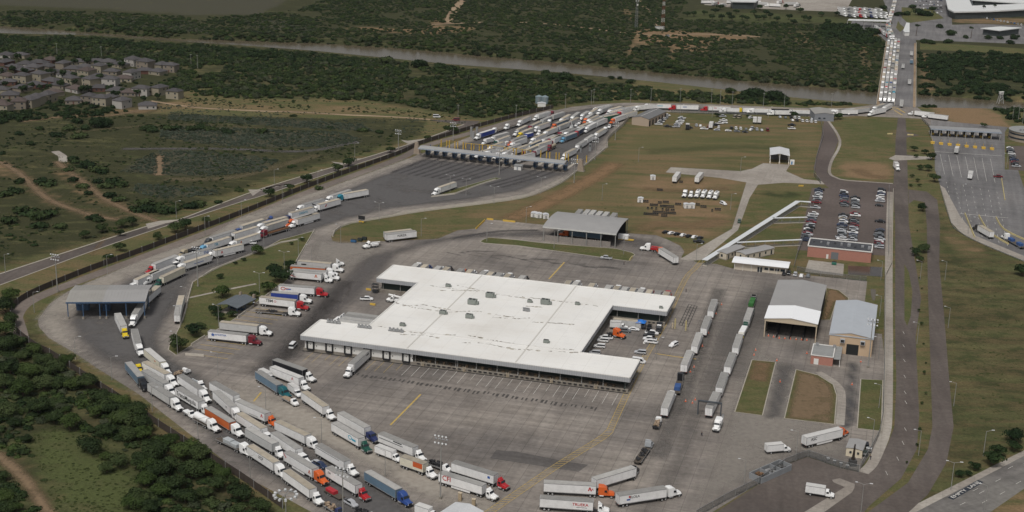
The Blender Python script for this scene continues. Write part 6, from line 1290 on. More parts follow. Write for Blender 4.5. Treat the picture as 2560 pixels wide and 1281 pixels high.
# parked along the park edge
GP = 'trucks parked beside the grass park'
item(Z2b,(1170,324,1440,348,'w','G',D(st='S',roof=1,marks=[('bar','k',-4.8,2.8,2.4,.6)])),'white truck with grey trailer, topmost in the row beside the park',GP)
item(Z2b,(1105,368,1390,388,'w','O',D(st='S',roof=0)),'white truck with orange trailer in the row beside the park',GP)
item(Z2b,(1115,400,1405,420,'w','W',D(st='S',roof=0)),'white truck squeezed between the orange trailer and the red lined trailer',GP)
item(Z2b,(1075,412,1365,440,'w','W',D(st='D',roof=0,marks=[('poly','o',5.6,3.0,1.4,A_POLY),('poly','r',-5.8,2.4,3.4,[(-.65,.4),(-.4,.0),(.6,-.25),(.6,-.2),(-.3,.1)])])),'white truck whose trailer has curved red line and orange emblem, beside the dark trees',GP)
item(Z2b,(1010,540,1290,562,'r','W',D(st='S',roof=0,marks=[('ring','r',-6,2.8,1.1),('bar','b',-3.6,2.7,2.2,.5),('bar','r',-4.4,2.85,1.6,.3)])),'red sleeper truck with trailer bearing red and blue emblem',GP)
item(Z2b,(935,603,1150,620,'w','U',D(st='S',roof=0,L=12)),'white truck with short bright blue trailer',GP)
item(Z2b,(830,645,1128,678,'r','W',D(st='S',roof=1,marks=[('TBM','k',-3.4,3.0,1.7),('ring','r',-.8,3.0,.6)])),'red sleeper truck whose trailer is lettered TBM',GP)
item(Z2b,(800,768,1040,790,'w',None,D(flat=1,st='S',L=14,z=1.1,hz=1.0,loads=[('heap',-2,2.5,.5,14,BLK)])),'white truck with striped sleeper pulling a low black deck trailer',GP)
item(Z2b,(478,868,792,900,'w','G',D(st='S',roof=1)),'white sleeper truck with plain grey trailer above the star marked trailer',GP)
item(Z2b,(372,946,700,982,'m','W',D(st='S',roof=0,marks=[('LANDSTAR','b',-2.9,3.05,1.05),('star','b',-6.0,2.9,.95)])),'maroon sleeper truck whose trailer is lettered LANDSTAR with blue star',GP)
# drop trailers
semi(Z7,(498,428,690,406,'','G',D(L=14.6,label='grey unhitched trailer standing behind the trailer lettered FORZA')),None,None)
semi(Z7,(502,444,728,417,'','W',D(roof=0,marks=[('FORZA','k',0,2.8,1.5)],label='white unhitched trailer lettered FORZA on the grass edge')),None,None)
semi(Z1,(1575,810,1590,730,'','W',D(L=12.5,anchor='tail',label='white unhitched trailer with tan roof, front one parked by the park kerb')),None,None)
semi(Z1,(1592,720,1612,645,'','W',D(L=12.5,anchor='tail',label='white unhitched trailer with tan roof, rear one parked by the park kerb')),None,None)
# coming out of the checkpoint canopy
item(Z1,(1045,790,1100,905,'y','W',D(st='D',roof=0,anchor='head')),'yellow day cab truck with white trailer leaving the checkpoint canopy')
item(Z1,(1262,700,1195,800,'w','W',D(st='S',roof=0,anchor='head')),'white sleeper truck half out from under the checkpoint canopy')
item(Z1,(1195,935,1228,1055,'w','W',D(st='S',roof=0,turn=6)),'white truck just below the checkpoint canopy heading for the queue')
# approach to the checkpoint
GQ = 'trucks approaching the checkpoint canopy'
AP = [(2420,160,2225,195,'t','W',D(roof=1)),(2245,160,2070,215,'w','W',D()),(2125,262,1910,322,'w','W',D(st='D',marks=[('poly','r',3.5,2.8,1.6,[(-.6,-.4),(.2,.4),(.6,.3),(-.1,-.4)])])),(1935,265,1745,320,'w','W',D(marks=[('poly','k',0,2.7,2.4,[(-1,.5),(.9,-.5),(.5,-.5),(-.8,.1)])])),
      (1815,358,1600,415,'n','W',D(st='F',marks=[('ORIENTE','t',0,2.7,1.5)])),(1805,440,1640,478,'o','W',D(L=12)),(1880,425,1665,488,'w','W',D(st='D',skirt=1)),(1250,495,1040,560,'b','G',D(st='F')),(1515,468,1290,528,'w','G',D()),(1540,492,1315,562,'w','G',D()),
      (1175,582,950,648,'k','W',D(st='F',roof=1)),(1205,655,962,732,'w','W',D(roof=1,marks=[('poly','o',5.4,2.8,1.3,A_POLY)])),(925,622,700,692,'d','W',D(roof=0)),(865,700,640,772,'l','W',D(roof=1,marks=[('TSB','t',2.6,2.9,1.6)])),(998,782,740,842,'w','W',D(skirt=1,st='D',marks=[('poly','r',4.5,2.8,1.3,A_POLY)])),
      (628,832,390,898,'w','W',D(marks=[('TNI','b',-4.5,2.9,1.9)])),(632,905,390,982,'w','W',D(roof=1,marks=[('bar','b',0,2.5,6,.25)])),(258,912,42,995,'r','W',D(st='D')),(225,1025,8,1112,'w','W',D(st='F')),(268,1078,108,1152,'g','C',D(st='D',roof=1,anchor='head'))]
for i,e in enumerate(AP):
 o = e[6];cn = CAB[e[4]][0];ex = [m[0] for m in o.get('marks',()) if m[0] not in ('poly','bar','ring','star','disc')]
 if 'marks' in o: o['marks'] = [tuple([-v if j == 2 else v for j,v in enumerate(m)]) for m in o['marks']];o['sg'] = 1
 desc = '%s truck%s, %s from the booths among those approaching the checkpoint' % (cn,(' lettered ' + ex[0]) if ex else '',ordn(i));semi(Z8b,(*e[:6],dict(o,label=desc)),None,GQ)
semi(Z8b,(1545,590,1330,652,'m',None,D(flat=1,z=1.6,L=15,loads=[('block',-7,6,1.0,.5,STEELR)],label='maroon truck with flatbed of rusty pipes approaching the checkpoint')),None,GQ)
semi(Z8b,(590,800,430,848,'u',None,D(flat=1,z=2.6,L=12,loads=[('block',-6,6,1.2,1.6,BLK)],label='tan truck with dark open sided trailer approaching the checkpoint')),None,GQ)
semi(Z1,(1395,410,1215,492,'w','W',D(st='F',label='white truck with white trailer closest behind the left half of the canopy')),None,GQ)
semi(Z1,(1390,560,1300,640,'w','W',D(st='F',label='white trailer truck entering under the right end of the checkpoint canopy')),None,GQ)
semi(Z2,(465,892,340,935,'w','W',D(st='S',roof=1,lod=1,label='lone white sleeper truck driving down from the booths beside the median')),None,None)
# docked at the warehouse
GD = 'trailers backed onto the rear docks'
ex_,ey_ = Vector((math.cos(TH),math.sin(TH))),Vector((-math.sin(TH),math.cos(TH)))
for i,(x,y) in enumerate(((430,130),(495,138),(595,152),(660,158),(768,170),(835,180),(940,193),(1000,192),(1060,203),(1130,208),(1240,222),(1590,262),(1650,266),(1770,283),(1897,297),(1960,303),(2020,312),(2085,315),(2145,325),(2210,330),(2272,342),(2340,347))):
 g = G(900 + x / 3.048,620 + y / 3.048,4.05);lx = (g - O).x * ex_.x + (g - O).y * ex_.y;ly = (g - O).x * ey_.x + (g - O).y * ey_.y;lx -= 0.3
 c = Vector((O.x,O.y)) + ex_ * lx + ey_ * (98.3 + 6.8);cc = 'wbwkowwkwwkkwwwwwwwrwr'[i]
 t = thing('semi_truck',label_ok('%s truck with grey roofed trailer backed onto the rear dock, %s from the left' % (CAB[cc][0],ordn(i))),'truck',(c.x,c.y,.03),TH + math.pi / 2,GD)
 trailer(t,13.2,'W',i % 2,1,{});tractor(t,6.6 - .9,0,cc,'F' if i % 3 else 'S',1)
for i,(x,y) in enumerate(((805,722),(790,748),(765,783),(740,818))):
 g = G(740 + x / 4.927,640 + y / 4.927,4.05);ly = (g - O).x * ey_.x + (g - O).y * ey_.y;c = Vector((O.x,O.y)) + ex_ * (20.2 - 8.1) + ey_ * ly
 t = thing('semi_truck',label_ok('white truck backed onto the left side dock, %s from the top' % ORD[i]),'truck',(c.x,c.y,.03),TH + math.pi,'trucks on the left side docks');trailer(t,16.15,'W',0,0,dict(marks=[('CWTL','b',-2,2.9,1.6)],sg=1) if i == 3 else {});tractor(t,7.2,0,'w','D',0)
a = Vector((O.x,O.y)) + ex_ * (29.2 - 1.8) + ey_ * (0.3 - 8.1)
t = thing('semi_truck','white refrigerated trailer truck backed onto the front dock door','truck',(a.x,a.y,.03),TH - math.pi / 2);trailer(t,16.15,'W',0,0,dict(reefer=1,marks=[('bar','k',5.4,3.2,2.6,.5)],sg=1));tractor(t,7.3,0,'w','D',0)
# inspection shed truck
l = INSP.location;ci = Vector((l.x,l.y)) - ey_ * 4;t = thing('semi_truck','orange truck with blue trailer standing inside the open inspection shed','truck',(ci.x + 1,ci.y,.03),TH + math.pi);trailer(t,16.15,'B',0,1,{});tractor(t,7.2,0,'o','S',1)
# heavy wrecker towing an orange tractor and trailer
ZI = (1300,500,6.095)
semi(ZI,(2370,865,2160,735,'o','W',D(st='S',roof=0,turn=-14,label='orange truck and white trailer being towed nose first round the bend')),None,None,)
def bobtail(Z,x,y,x2,y2,c,st,lab,z=3.0,kind='tractor_unit'):
 ox,oy,s = Z;a = G(ox + x / s,oy + y / s,z);b = G(ox + x2 / s,oy + y2 / s,z);rz = math.atan2(b.y - a.y,b.x - a.x);c0 = (a + b) / 2 - Vector((math.cos(rz),math.sin(rz),0)) * 3.2
 t = thing(kind,label_ok(lab),'tractor unit' if kind == 'tractor_unit' else 'truck',(c0.x,c0.y,.03),rz);tractor(t,0,0,c,st,min(1,lod_of(oy + y / s)));return t
def tow_gear(t,m,cranes=True):
 put('service_body',MB().box(-2.2,1.5,-1.2,1.2,1.05,2.0),m,t);put('boom',MB().loft([(-3.6,.22,2.0,2.5),(1.0,.28,2.3,2.8)]),m,t);put('tow_arm',MB().box(-4.2,-2.0,-.2,.2,.7,.95),FRAME,t)
t = bobtail(ZI,2000,690,1880,680,'w','S','white heavy wrecker with red boom towing the orange truck',kind='wrecker_truck');tow_gear(t,CAB['r'][1])
t = bobtail(Z7,400,500,330,512,'w','D','white heavy wrecker parked beside the blue dumpster',kind='wrecker_truck');tow_gear(t,CAB['w'][1])
bobtail(Z2b,1480,325,1550,318,'w','D','white tractor unit without trailer near the top of the parked row')
bobtail(Z3,190,150,215,185,'y','D','yellow tractor unit squeezed between two trailers below the canopy')
bobtail(Z8b,1380,465,1325,480,'b','D','bright blue tractor unit alone on the approach road')
ZC = (1470,760,7.535)
bobtail(ZC,480,480,640,520,'o','S','orange sleeper tractor unit parked in the right warehouse court',3.0)
bobtail(ZC,1360,350,1330,440,'k','S','silver and black tractor unit under the right end of the warehouse canopy',3.0)
t = bobtail(Z3,640,270,715,320,'w','D','white wrecker behind the trailer marked X',kind='wrecker_truck');tow_gear(t,SILV)
t = bobtail((1640,680,2.9117),455,1075,438,1110,'w','D','white service truck facing the camera below the scanning portal',kind='service_truck');put('service_body',MB().box(-2.2,2.2,-1.2,1.2,1.05,2.9),CAB['w'][1],t);put('crane_arm',MB().box(-2,-1.4,.7,1.3,2.9,3.9),STEEL,t)
t = bobtail((740,640,4.927),1260,500,1120,480,'w','D','white crane truck with folded boom left of the warehouse',kind='crane_truck');put('crane_boom',MB().loft([(-2.5,.3,2.3,2.9),(5.0,.35,3.0,3.7)]),CAB['w'][1],t);put('crane_deck',MB().box(-2.5,2,-1.2,1.2,1.05,1.7),CAB['w'][1],t)
# box trucks
box_truck(Z3,(1135,188,1190,215),'small white box truck hidden behind the faded blue trailer',L=5.5);box_truck(Z3,(1365,300,1395,322),'small white box truck between the blue trailer and the dusty roofed trailer',L=5)
box_truck(Z4,(790,745,895,785),'white box truck just left of the cream container truck',L=7.5)
box_truck(Z7c,(85,505,195,495),'small white box truck driving left of the ASC trailer',L=6);box_truck(Z7c,(485,897,600,915),'small white box truck in the brown car park at the bottom',L=6)
box_truck(Z7d,(730,1165,790,1185),'white box truck beside the gate shed at the bottom edge',L=5)
box_truck(ZC,(455,320,590,330),'white box truck behind the orange tractor in the right court',L=4.5)
# small flatbeds with loads
def flat_small(Z,e,lab,cc,loads,L=6.0,grp=None):
 ox,oy,s = Z;a = G(ox + e[0] / s,oy + e[1] / s,1.6);b = G(ox + e[2] / s,oy + e[3] / s,1.6);rz = math.atan2(b.y - a.y,b.x - a.x);c = (a + b) / 2
 t = thing('flatbed_truck',label_ok(lab),'flatbed truck',(c.x,c.y,.03),rz,grp)
 part('cab',('bt',),lambda: MB().loft([(.15,1.0,.7,2.2),(1.1,1.0,.65,2.3,.9),(1.65,1.0,.65,1.6,.92),(2.7,.88,.65,1.3,.75),(2.85,.85,.65,1.15,.7)]),[CAB[cc][1]],t,(L / 2,0,0),0,CAB[cc][1])
 part('windshield',('fs',),lambda: MB().face([(1.74,-.85,1.62),(1.74,.85,1.62),(1.2,.8,2.4),(1.2,-.8,2.4)]),[WIN],t,(L / 2 + .02,0,0))
 part('flatbed_deck',(L,'fs'),lambda: MB().box(-L / 2,L / 2,-1.15,1.15,.95,1.1).box(-L / 2,L / 2 + 2,-.4,.4,.6,.95),[FRAME],t);part('edge_rail',(L,'fs'),lambda: MB().box(-L / 2,L / 2,-1.2,-1.15,.95,1.4).box(-L / 2,L / 2,1.15,1.2,.95,1.4),[RAIL],t)
 wheels(t,(-L / 2 + 1.4,L / 2 + 1.9),.9,.42,.36)
 for ld in loads: loadpart(t,ld,1.1)
flat_small(Z3,(1310,395,1365,425),'white stake bed truck in front of the dark teal truck','w',[('block',-2.6,2.4,1.0,.4,CRATE)])
flat_small(Z4,(1215,880,1285,905),'small white flatbed truck heaped with black bundles above the CFI trailer','w',[('heap',-2.6,2.6,1.2,40,BLK)])
flat_small(Z4,(385,1215,440,1250),'dark flatbed truck loaded with pale sacks at the bottom edge','n',[('heap',-2.6,1.6,1.0,26,CRATE)])
flat_small(Z4,(640,1275,690,1295),'white pickup heaped with dark brush at the bottom edge','w',[('heap',-2.6,2,1.3,40,BLK)],4.5)
flat_small(Z6b,(-5,1125,18,1075),'white flatbed truck carrying crates up the left scanning lane','w',[('heap',-1.6,2,.9,16,CRATE)],5.5)
flat_small(Z3,(560,500,590,520),'small white open bed truck behind the tanker','w',[('block',-1.6,1.6,1.0,.5,CAB['w'][1])],3.6)
flat_small(Z3,(490,225,530,210),'flatbed truck with grey pallets behind the cream trailer truck','w',[('heap',-2,2,.8,14,CRATE)],4.5)
# car trailers in the queue
t = car(G(700 + 565 / 3.194,880 + 1225 / 3.194),dirpx(700 + 520 / 3.194,880 + 1195 / 3.194,700 + 600 / 3.194,880 + 1240 / 3.194),'pickup','s','silver pickup pulling a flat trailer with a red box at the bottom')
rz = t.rotation_euler.z;l = t.location
c = Vector((l.x,l.y)) - Vector((math.cos(rz),math.sin(rz))) * 8.2
u = thing('flat_trailer','flat wooden trailer carrying a red box behind the silver pickup','trailer',(c.x,c.y,.03),rz);put('deck',MB().box(-4,4,-1.2,1.2,.7,.85).box(4,5.2,-.1,.1,.5,.65),mat('flatbed_wood',(.09,.075,.06),.8),u);put('red_box',MB().loft([(-3.2,.9,.85,1.9),(.8,.9,.85,1.9)]),REDL,u);wheels(u,(-1.5,-.5),1.05,.38,.3)
# ---- queueing yard ----
G1 = 'trucks waiting above the booths'
QY = [(460,670,210,745,'w','U',D(roof=2)),(740,635,575,692,'w',None,D(flat=1,z=1.6,L=14)),(1040,548,872,602,'w',None,D(flat=1,z=1.6,L=14)),(1300,370,1128,452,'w','W',D()),(1740,265,1520,328,'w','W',D(st='D')),
 (1250,575,1040,672,'w','G',D(st='F')),(1570,480,1352,578,'m','G',D()),(1790,370,1605,452,'w','G',D(st='D')),(2070,275,1862,338,'y','G',D(st='D')),(1370,637,1152,722,'y','G',D()),(1730,512,1532,582,'w','W',D(roof=1)),
 (2130,447,1930,522,'o','B',D()),(2200,507,1990,592,'b','G',D(st='D')),(790,740,532,812,'w','G',D(st='D')),(825,822,602,902,'g','W',D(st='D')),(700,957,445,1052,'w','W',D()),(1160,820,950,902,'o','G',D(st='F')),(1195,877,982,955,'w','W',D()),
 (1060,1002,850,1082,'w','W',D()),(1255,1027,1000,1112,'w','W',D(roof=1)),(1640,772,1440,855,'w','W',D(roof=1)),(1560,912,1320,1012,'w','B',D(st='D')),(1750,932,1540,1002,'y','W',D()),(1660,1052,1470,1142,'m','W',D()),(1450,1047,1250,1132,'m','G',D(st='D')),
 (1880,800,1660,885,'w','W',D()),(1920,622,1722,702,'w','W',D()),(2030,802,1862,892,'m','W',D(st='D'))]
QY = [(Zq1,*q) for q in QY]
QY += [(Zq2,*q) for q in [(535,318,420,400,'w','G',D()),(345,372,215,440,'w','W',D()),(715,305,630,352,'w','G',D(L=12)),(885,250,800,305,'w','G',D()),(790,360,700,422,'o','G',D()),(905,385,765,452,'w','W',D()),(965,430,825,482,'w','W',D()),(1065,448,905,512,'w','W',D(marks=[('bar','r',0,3,2,.5)])),
 (1265,368,1090,402,'w','E',D()),(1155,345,1010,398,'w','W',D(st='D')),(1385,265,1185,325,'w','W',D()),(1565,245,1400,295,'r','W',D()),(1405,385,1290,425,'o','W',D()),(1640,310,1490,352,'m','W',D()),(1370,207,1170,262,'m','G',D(st='D')),(1175,192,990,252,'w','G',D()),(1130,178,905,222,'w','W',D(st='D')),
 (855,530,720,602,'w','W',D(roof=2)),(650,602,505,692,'r','N',D()),(725,540,565,602,'w','G',D(roof=1)),(500,642,335,702,'w','G',D()),(435,737,285,792,'l','B',D(st='D')),(185,772,15,832,'m','W',D()),(515,427,375,497,'m','G',D(st='D')),(385,642,222,697,'m','W',D()),
 (812,777,692,852,'w','W',D()),(642,892,532,962,'w','W',D(st='D')),(1022,662,922,722,'w','W',D()),(432,1062,292,1132,'w','W',D(st='D'))]]
QY.sort(key=lambda q: (q[0][1] + q[4] / q[0][2]))
rows_n = 0
for i,q in enumerate(QY):
 band_i = i // 10;bn = ['topmost','second','third','fourth','fifth','lowest'][band_i];grp = QY[band_i * 10:band_i * 10 + 10];xs_ = sorted(r[0][0] + r[3] / r[0][2] for r in grp);k = xs_.index(q[0][0] + q[3] / q[0][2])
 e = q[1:];o = dict(e[6]);o['lod'] = 1 if (q[0][1] + q[4] / q[0][2]) > 290 else 2
 cn = CAB[e[4]][0];o['label'] = '%s truck%s, %s from left in %s band above the booths' % (cn,' with flatbed' if o.get('flat') else ', %s trailer' % BOXC[e[5]][0],ORD[k],bn)
 semi(q[0],(*e[:6],o),None,G1)
bobtail(Zq1,1860,270,1790,300,'m','S','maroon tractor unit alone beside the fence above the booths');bobtail(Zq1,1790,460,1745,500,'w','S','white tractor unit amid the yard below the yellow day cab');bobtail(Zq2,1080,640,1050,660,'w','S','white tractor unit on the right hand lane of the queueing yard');bobtail(Zq1,1560,700,1500,730,'w','D','white tractor unit right of the yellow cab in the queueing yard')
for i,q in enumerate(((440,862,295,902),(840,932,725,980),(1372,740,1240,775))): box_truck(Zq1,q,'white box truck in the queueing yard, %s from the left' % ORD[i],'box trucks above the booths',L=7 if i != 1 else 5.5,bc='W' if i < 2 else 'U')
flat_small(Zq2,(1220,560,1150,600),'white truck loaded with green machinery below the green trailer','w',[('heap',-2.5,2.5,1.3,24,DGREEN)])
item(Zq1,(1900,1010,1800,1060,'m',None,D(flat=1,L=8,z=2.5,lod=1,loads=[('tank',-3.6,3.6,1.0,CAB['u'][1])])),'maroon truck with short tan tank near the lowest lane island',G1)
for i,(x,y,c) in enumerate(((560,515,'w'),(500,560,'w'),(405,600,'w'),(1270,400,'w'))):
 flat_small(Zq2,(x + 40,y - 15,x - 10,y + 10),'small white work truck in the queueing yard, %s of four' % ['first','second','third','fourth'][i],c,[],3.5,'small work trucks in the queueing yard')
for i,q in enumerate(((870,1085,770,1125),(690,1100,600,1135),(1210,1195,1100,1225),(300,1090,200,1115),(450,1075,380,1095))):
 semi(Zq1,(*[v + d_ for v,d_ in zip(q,(0,60,0,60))],'w','W',D(lod=1,L=14,anchor='head',label='white truck right behind the booth canopy, %s of five' % ORD[i])),None,'trucks at the booths')
# ---- road row by the river, heading left ----
RR = [(425,275,215,273,'w','W',D(marks=[('bar','t',0,2.9,4,.4)])),(745,290,520,286,'r','W',D(marks=[('bar','b',-2,2.9,3,.5)])),(1100,300,895,302,'r','W',D(marks=[('bar','r',-3,3,2,.4)])),(1195,322,1115,322,'w','W',D(L=9)),(1450,316,1330,322,'y','W',D()),(1555,326,1440,330,'w','W',D(L=12)),(1770,325,1570,322,'r','K',D()),(1790,345,1665,348,'w','W',D(L=12)),(2020,338,1900,345,'w','W',D()),(2340,328,2230,330,'w','G',D()),(2520,335,2390,345,'w','W',D())]
for i,e in enumerate(RR):
 o = dict(e[6]);o['lod'] = 2;o['rz'] = math.pi + R(2 if i < 7 else 4);cn = CAB[e[4]][0]
 if 'marks' in o: o['sg'] = 1
 o['label'] = '%s truck, %s trailer, %s from left on the river road' % (cn,BOXC[e[5]][0],ordn(i));semi(ZR,(*e[:6],o),None,'trucks on the river road')
for i,e in enumerate(((400,1158,250,1172,'w','G'),(545,1150,420,1165,'w','G'),(735,1152,610,1178,'w','W'),(745,1098,620,1140,'w','G'),(795,1108,740,1135,'w','W'))):
 semi(Z4m,(*e,D(lod=2,label='%s trailer truck turning off the bridge foot, %s from the left' % (BOXC[e[5]][0],ORD[i]))),None,'trucks turning at the bridge foot')
for i,(x1,y1,x2,y2) in enumerate(((1640,260,1600,264),(1600,262,1560,268),(1560,268,1530,274))):
 semi((0,0,1),(x1,y1,x2,y2,'w','W',D(lod=2,label='white truck rounding the top corner of the queueing yard, %s from the right' % ORD[i])),None,'trucks rounding the yard corner')
# ---- bridge lanes ----
exB = Vector((math.cos(BR['rz']),math.sin(BR['rz'])));eyB = Vector((-exB.y,exB.x));rb = random.Random(5)
far_cols = 'wwwwkwmwbwkwwwwdntwrwg'
nb_ = 0
for ln in range(4):
 y = [12.6,9.2,5.8,2.6][ln] * BR['W'] / 31.0;x = 8 + rb.uniform(0,6);k = 0
 while x < BR['L'] - 16:
  c = BR['c'] + exB * (x + 11) + eyB * y;cc = far_cols[rb.randrange(len(far_cols))];bxx = 'WGWGGGWGCBWG'[rb.randrange(12)]
  t = thing('semi_truck',label_ok('%s truck, %s trailer, %s from near end in the %s bridge lane' % (CAB[cc][0],BOXC[bxx][0],ordn(k),['leftmost','second left','third left','central barrier side'][ln])),'truck',(c.x,c.y,.06),BR['rz'] + math.pi,'trucks queueing on the bridge')
  Lx = 16.15 if rb.random() < .8 else 12.5
  trailer(t,Lx,bxx,rb.choice((0,0,0,1)),2,{});tractor(t,Lx / 2 - .9,0,cc,rb.choice('SSDF'),2);x += Lx + 6.4 + rb.uniform(2,5);k += 1
# queue continuing inland beyond the bridge
P = [(2226,100),(2222,88),(2216,76),(2218,62),(2222,50),(2227,36),(2232,18),(2236,2),(2238,-10)]
for ln,(off,nm) in enumerate(((0,'left'),(7,'right'))):
 line = resample([Vector(G2(x + off * (1 - i * .06),y)) for i,(x,y) in enumerate(P)],23.5);
 for k in range(len(line) - 1):
  a,b = line[k],line[k + 1];m_ = (a + b) / 2;cc = far_cols[rb.randrange(len(far_cols))];d = a - b
  t = thing('semi_truck',label_ok('%s truck with pale trailer, %s beyond the bridge in the %s inland file' % (CAB[cc][0],ordn(k),nm)),'truck',(m_.x,m_.y,.05),math.atan2(d.y,d.x),'trucks queueing inland beyond the bridge');trailer(t,15,'WG'[k % 2],k % 2,2,{});tractor(t,6.6,0,cc,'S',2)
for k in range(5):
 a = G(2190 + k * 8,74 + k * 5.5);d = G(2196 + k * 8,79 + k * 5.5) - a;cc = 'wrwrw'[k]
 t = thing('semi_truck',label_ok('%s truck merging from the far toll canopy, %s from the canopy' % (CAB[cc][0],ORD[k])),'truck',(a.x,a.y,.05),math.atan2(d.y,d.x),'trucks merging onto the bridge');trailer(t,14,'WGWWG'[k],0,2,{});tractor(t,6.1,0,cc,'S',2)
for k in range(26):
 x = 2102 + (k % 9) * 13 + rb.uniform(-2,2);y = 40 - (k // 9) * 7 - (k % 9) * -.6 + rb.uniform(-1,1);g = G(x,y);cc = 'wdwrwnwww'[k % 9]
 t = thing('semi_truck',label_ok('%s truck behind the far toll canopy, %s from left in %s file' % (CAB[cc][0],ORD[k % 9],ORD[k // 9])),'truck',(g.x,g.y,.05),R(-75),'trucks behind the far toll canopy');trailer(t,12,'WGG'[k % 3],0,2,{});tractor(t,5.1,0,cc,'S',2)
for k,(x,y,cc,bx_) in enumerate(((2226 + 52,140,'s','G'),(2278,160,'n','B'),(2257,172,'l','G'),(2273,212,'d','G'),(2253,266,'w','G'),(2310,293,'w','W'),(2345,300,'w','W'))):
 g = G(x,y);away = k < 5;rz = BR['rz'] if away else R(150)
 t = thing('semi_truck' if k > 3 else 'box_truck',label_ok('%s truck rolling on the free side of the bridge, %s from the far end' % (CAB[cc][0],ORD[k])),'truck',(g.x,g.y,.06),rz,'trucks on the free carriageway')
 trailer(t,8 if k < 4 else 14,bx_,0,2,{});tractor(t,(8 if k < 4 else 14) / 2 - .9,0,cc,'D',2)
# ---- right hand plaza ----
for x1,y1,x2,y2,cc,lab,L in ((2391,395,2391,372,'w','white box truck heading for the yellow crash cushions on the toll plaza',8),(2426,458,2424,436,'w','white box truck midway down the toll plaza',9)):
 g = (G(x1,y1) + G(x2,y2)) / 2;t = thing('box_truck',label_ok(lab),'box truck',(g.x,g.y,.05),BR['rz'] - .1);trailer(t,L,'G' if y1 < 400 else 'W',2,1,{});tractor(t,L / 2 - .9,0,cc,'D',1)
ZP = (2140,240,3.05)
semi(ZP,(1045,1040,940,980,'k','W',D(lod=1,L=13,label='black truck with white trailer on the curving ramp at right')),None,None)
semi(ZP,(1275,1150,1160,1085,'w',None,D(flat=1,z=1.6,L=15,lod=1,loads=[('block',-6,-2.5,1.1,1.5,TARP),('block',2.5,6,1.1,1.4,TARP)],label='white truck with flatbed carrying two blue tarped loads on the ramp')),None,None)
g = G(2239,422);t = thing('service_truck','white truck driving on the brown boulevard beside the side road','truck',(g.x,g.y,.05),R(-92));trailer(t,5,'W',2,1,{});tractor(t,1.6,0,'w','D',1)
# trailers and scanner trucks parked on the field
for i,(x1,y1,x2,y2) in enumerate(((480,1115,540,1040),(735,1120,800,1045))): semi(ZR,(x1,y1,x2,y2,'','W',D(L=14,lod=1,roof=2,label='white unhitched trailer on the field, %s of the pair by the concrete drive' % ['left','right'][i])),None,'trailers on the field')
ZF = (1600,440,6.404)
for i,(x,y) in enumerate(((745,290),(840,300),(935,300),(1035,305),(1135,315),(1230,325))):
 g = G(1600 + x / 6.404,440 + (y + 45) / 6.404);t = thing('scanner_truck',label_ok(['white tractor unit, leftmost of the row on the field','white truck with raised arm, second in the row on the field','white scanner truck with slanted arm, third in the field row','white scanner truck with slanted arm, fourth in the field row','white scanner truck with slanted arm, fifth in the field row','white scanner truck with slanted arm, rightmost in the field row'][i]),'truck',(g.x,g.y + 3,.03),R(-108),'white scanner trucks parked on the field')
 tractor(t,0,0,'w','D' if i else 'S',1)
 if i > 1: put('scanner_body',MB().loft([(-3.2,1.2,1.1,3.2),(1.6,1.2,1.1,3.2)]),CAB['w'][1],t);put('scanner_arm',MB().loft([(-3.6,.3,3.3,3.6),(2.0,.3,3.25,3.9)]),STEEL,t)
 elif i == 1: put('scanner_arm',MB().loft([(-2.6,.3,1.6,2.4),(1.2,.3,3.0,3.9)]),STEEL,t)
# ---- cars ----
rzE = TH
# staff car park (three rows, read from the crop origin 1980,440 scale 6.404)
def zc(x,y): return (1980 + x / 6.404,440 + y / 6.404)
car_line(zc(432,232),zc(385,440),8,'pusspuup','kbsgwsgr',TH,'from the top of the upper left file of the staff car park','cars in the staff car park')
car(G(*zc(375,525)),TH,'pickup','s','silver pickup parked alone at the walkway end in the staff car park')
car_line(zc(345,625),zc(330,660),2,'pp','ws',TH,'of two pickups by the middle walkway branch','cars in the staff car park')
car_line(zc(318,700),zc(215,1045),13,'uspsupsuspup','gbrgskwkrsgkb',TH,'from the top of the lower left file of the staff car park','cars in the staff car park')
car_line(zc(835,275),zc(835,490),8,'uupsuspu','wkbbgrkg',TH,'from the top of the upper centre left file','cars in the staff car park')
car_line(zc(1010,365),zc(1010,520),6,'psuspu','kwggks',TH,'from the top of the upper centre right file','cars in the staff car park')
car_line(zc(825,645),zc(785,1030),15,'psssuspspssuspp','kstbwgbkgssgksw',TH,'from the top of the lower centre left file','cars in the staff car park')
car_line(zc(1015,620),zc(1010,650),2,'pp','rw',TH,'of two pickups heading the lower centre right file','cars in the staff car park')
car_line(zc(1000,725),zc(960,1040),12,'pupususpsssp','kgkrgskwbgks',TH,'from the top of the lower centre right file below the pickups','cars in the staff car park')
car_line(zc(1430,235),zc(1410,420),6,'usuusp','kwbwws',TH,'from the top of the upper right file','cars in the staff car park')
car(G(*zc(1395,485)),TH,'sedan','k','black car alone at the foot of the upper right file');car(G(*zc(1410,745)),TH,'pickup','k','black pickup alone in the middle of the right file')
car_line(zc(1400,880),zc(1390,1160),10,'suspupsupu','bkggkswrgs',TH,'from the top of the lower right file','cars in the staff car park')
# office front
for i,(x,y,c,k) in enumerate(((1960,687,'k','sedan'),(1972,686,'k','suv'),(1988,689,'s','suv'),(2003,692,'w','sedan'),(2020,692,'g','sedan'))): car(G(x,y),TH + math.pi / 2,k,c,'%s %s, %s from the left in front of the visitor office' % (CARC[c][0],'SUV' if k == 'suv' else 'car',ORD[i]),'cars outside the visitor office')
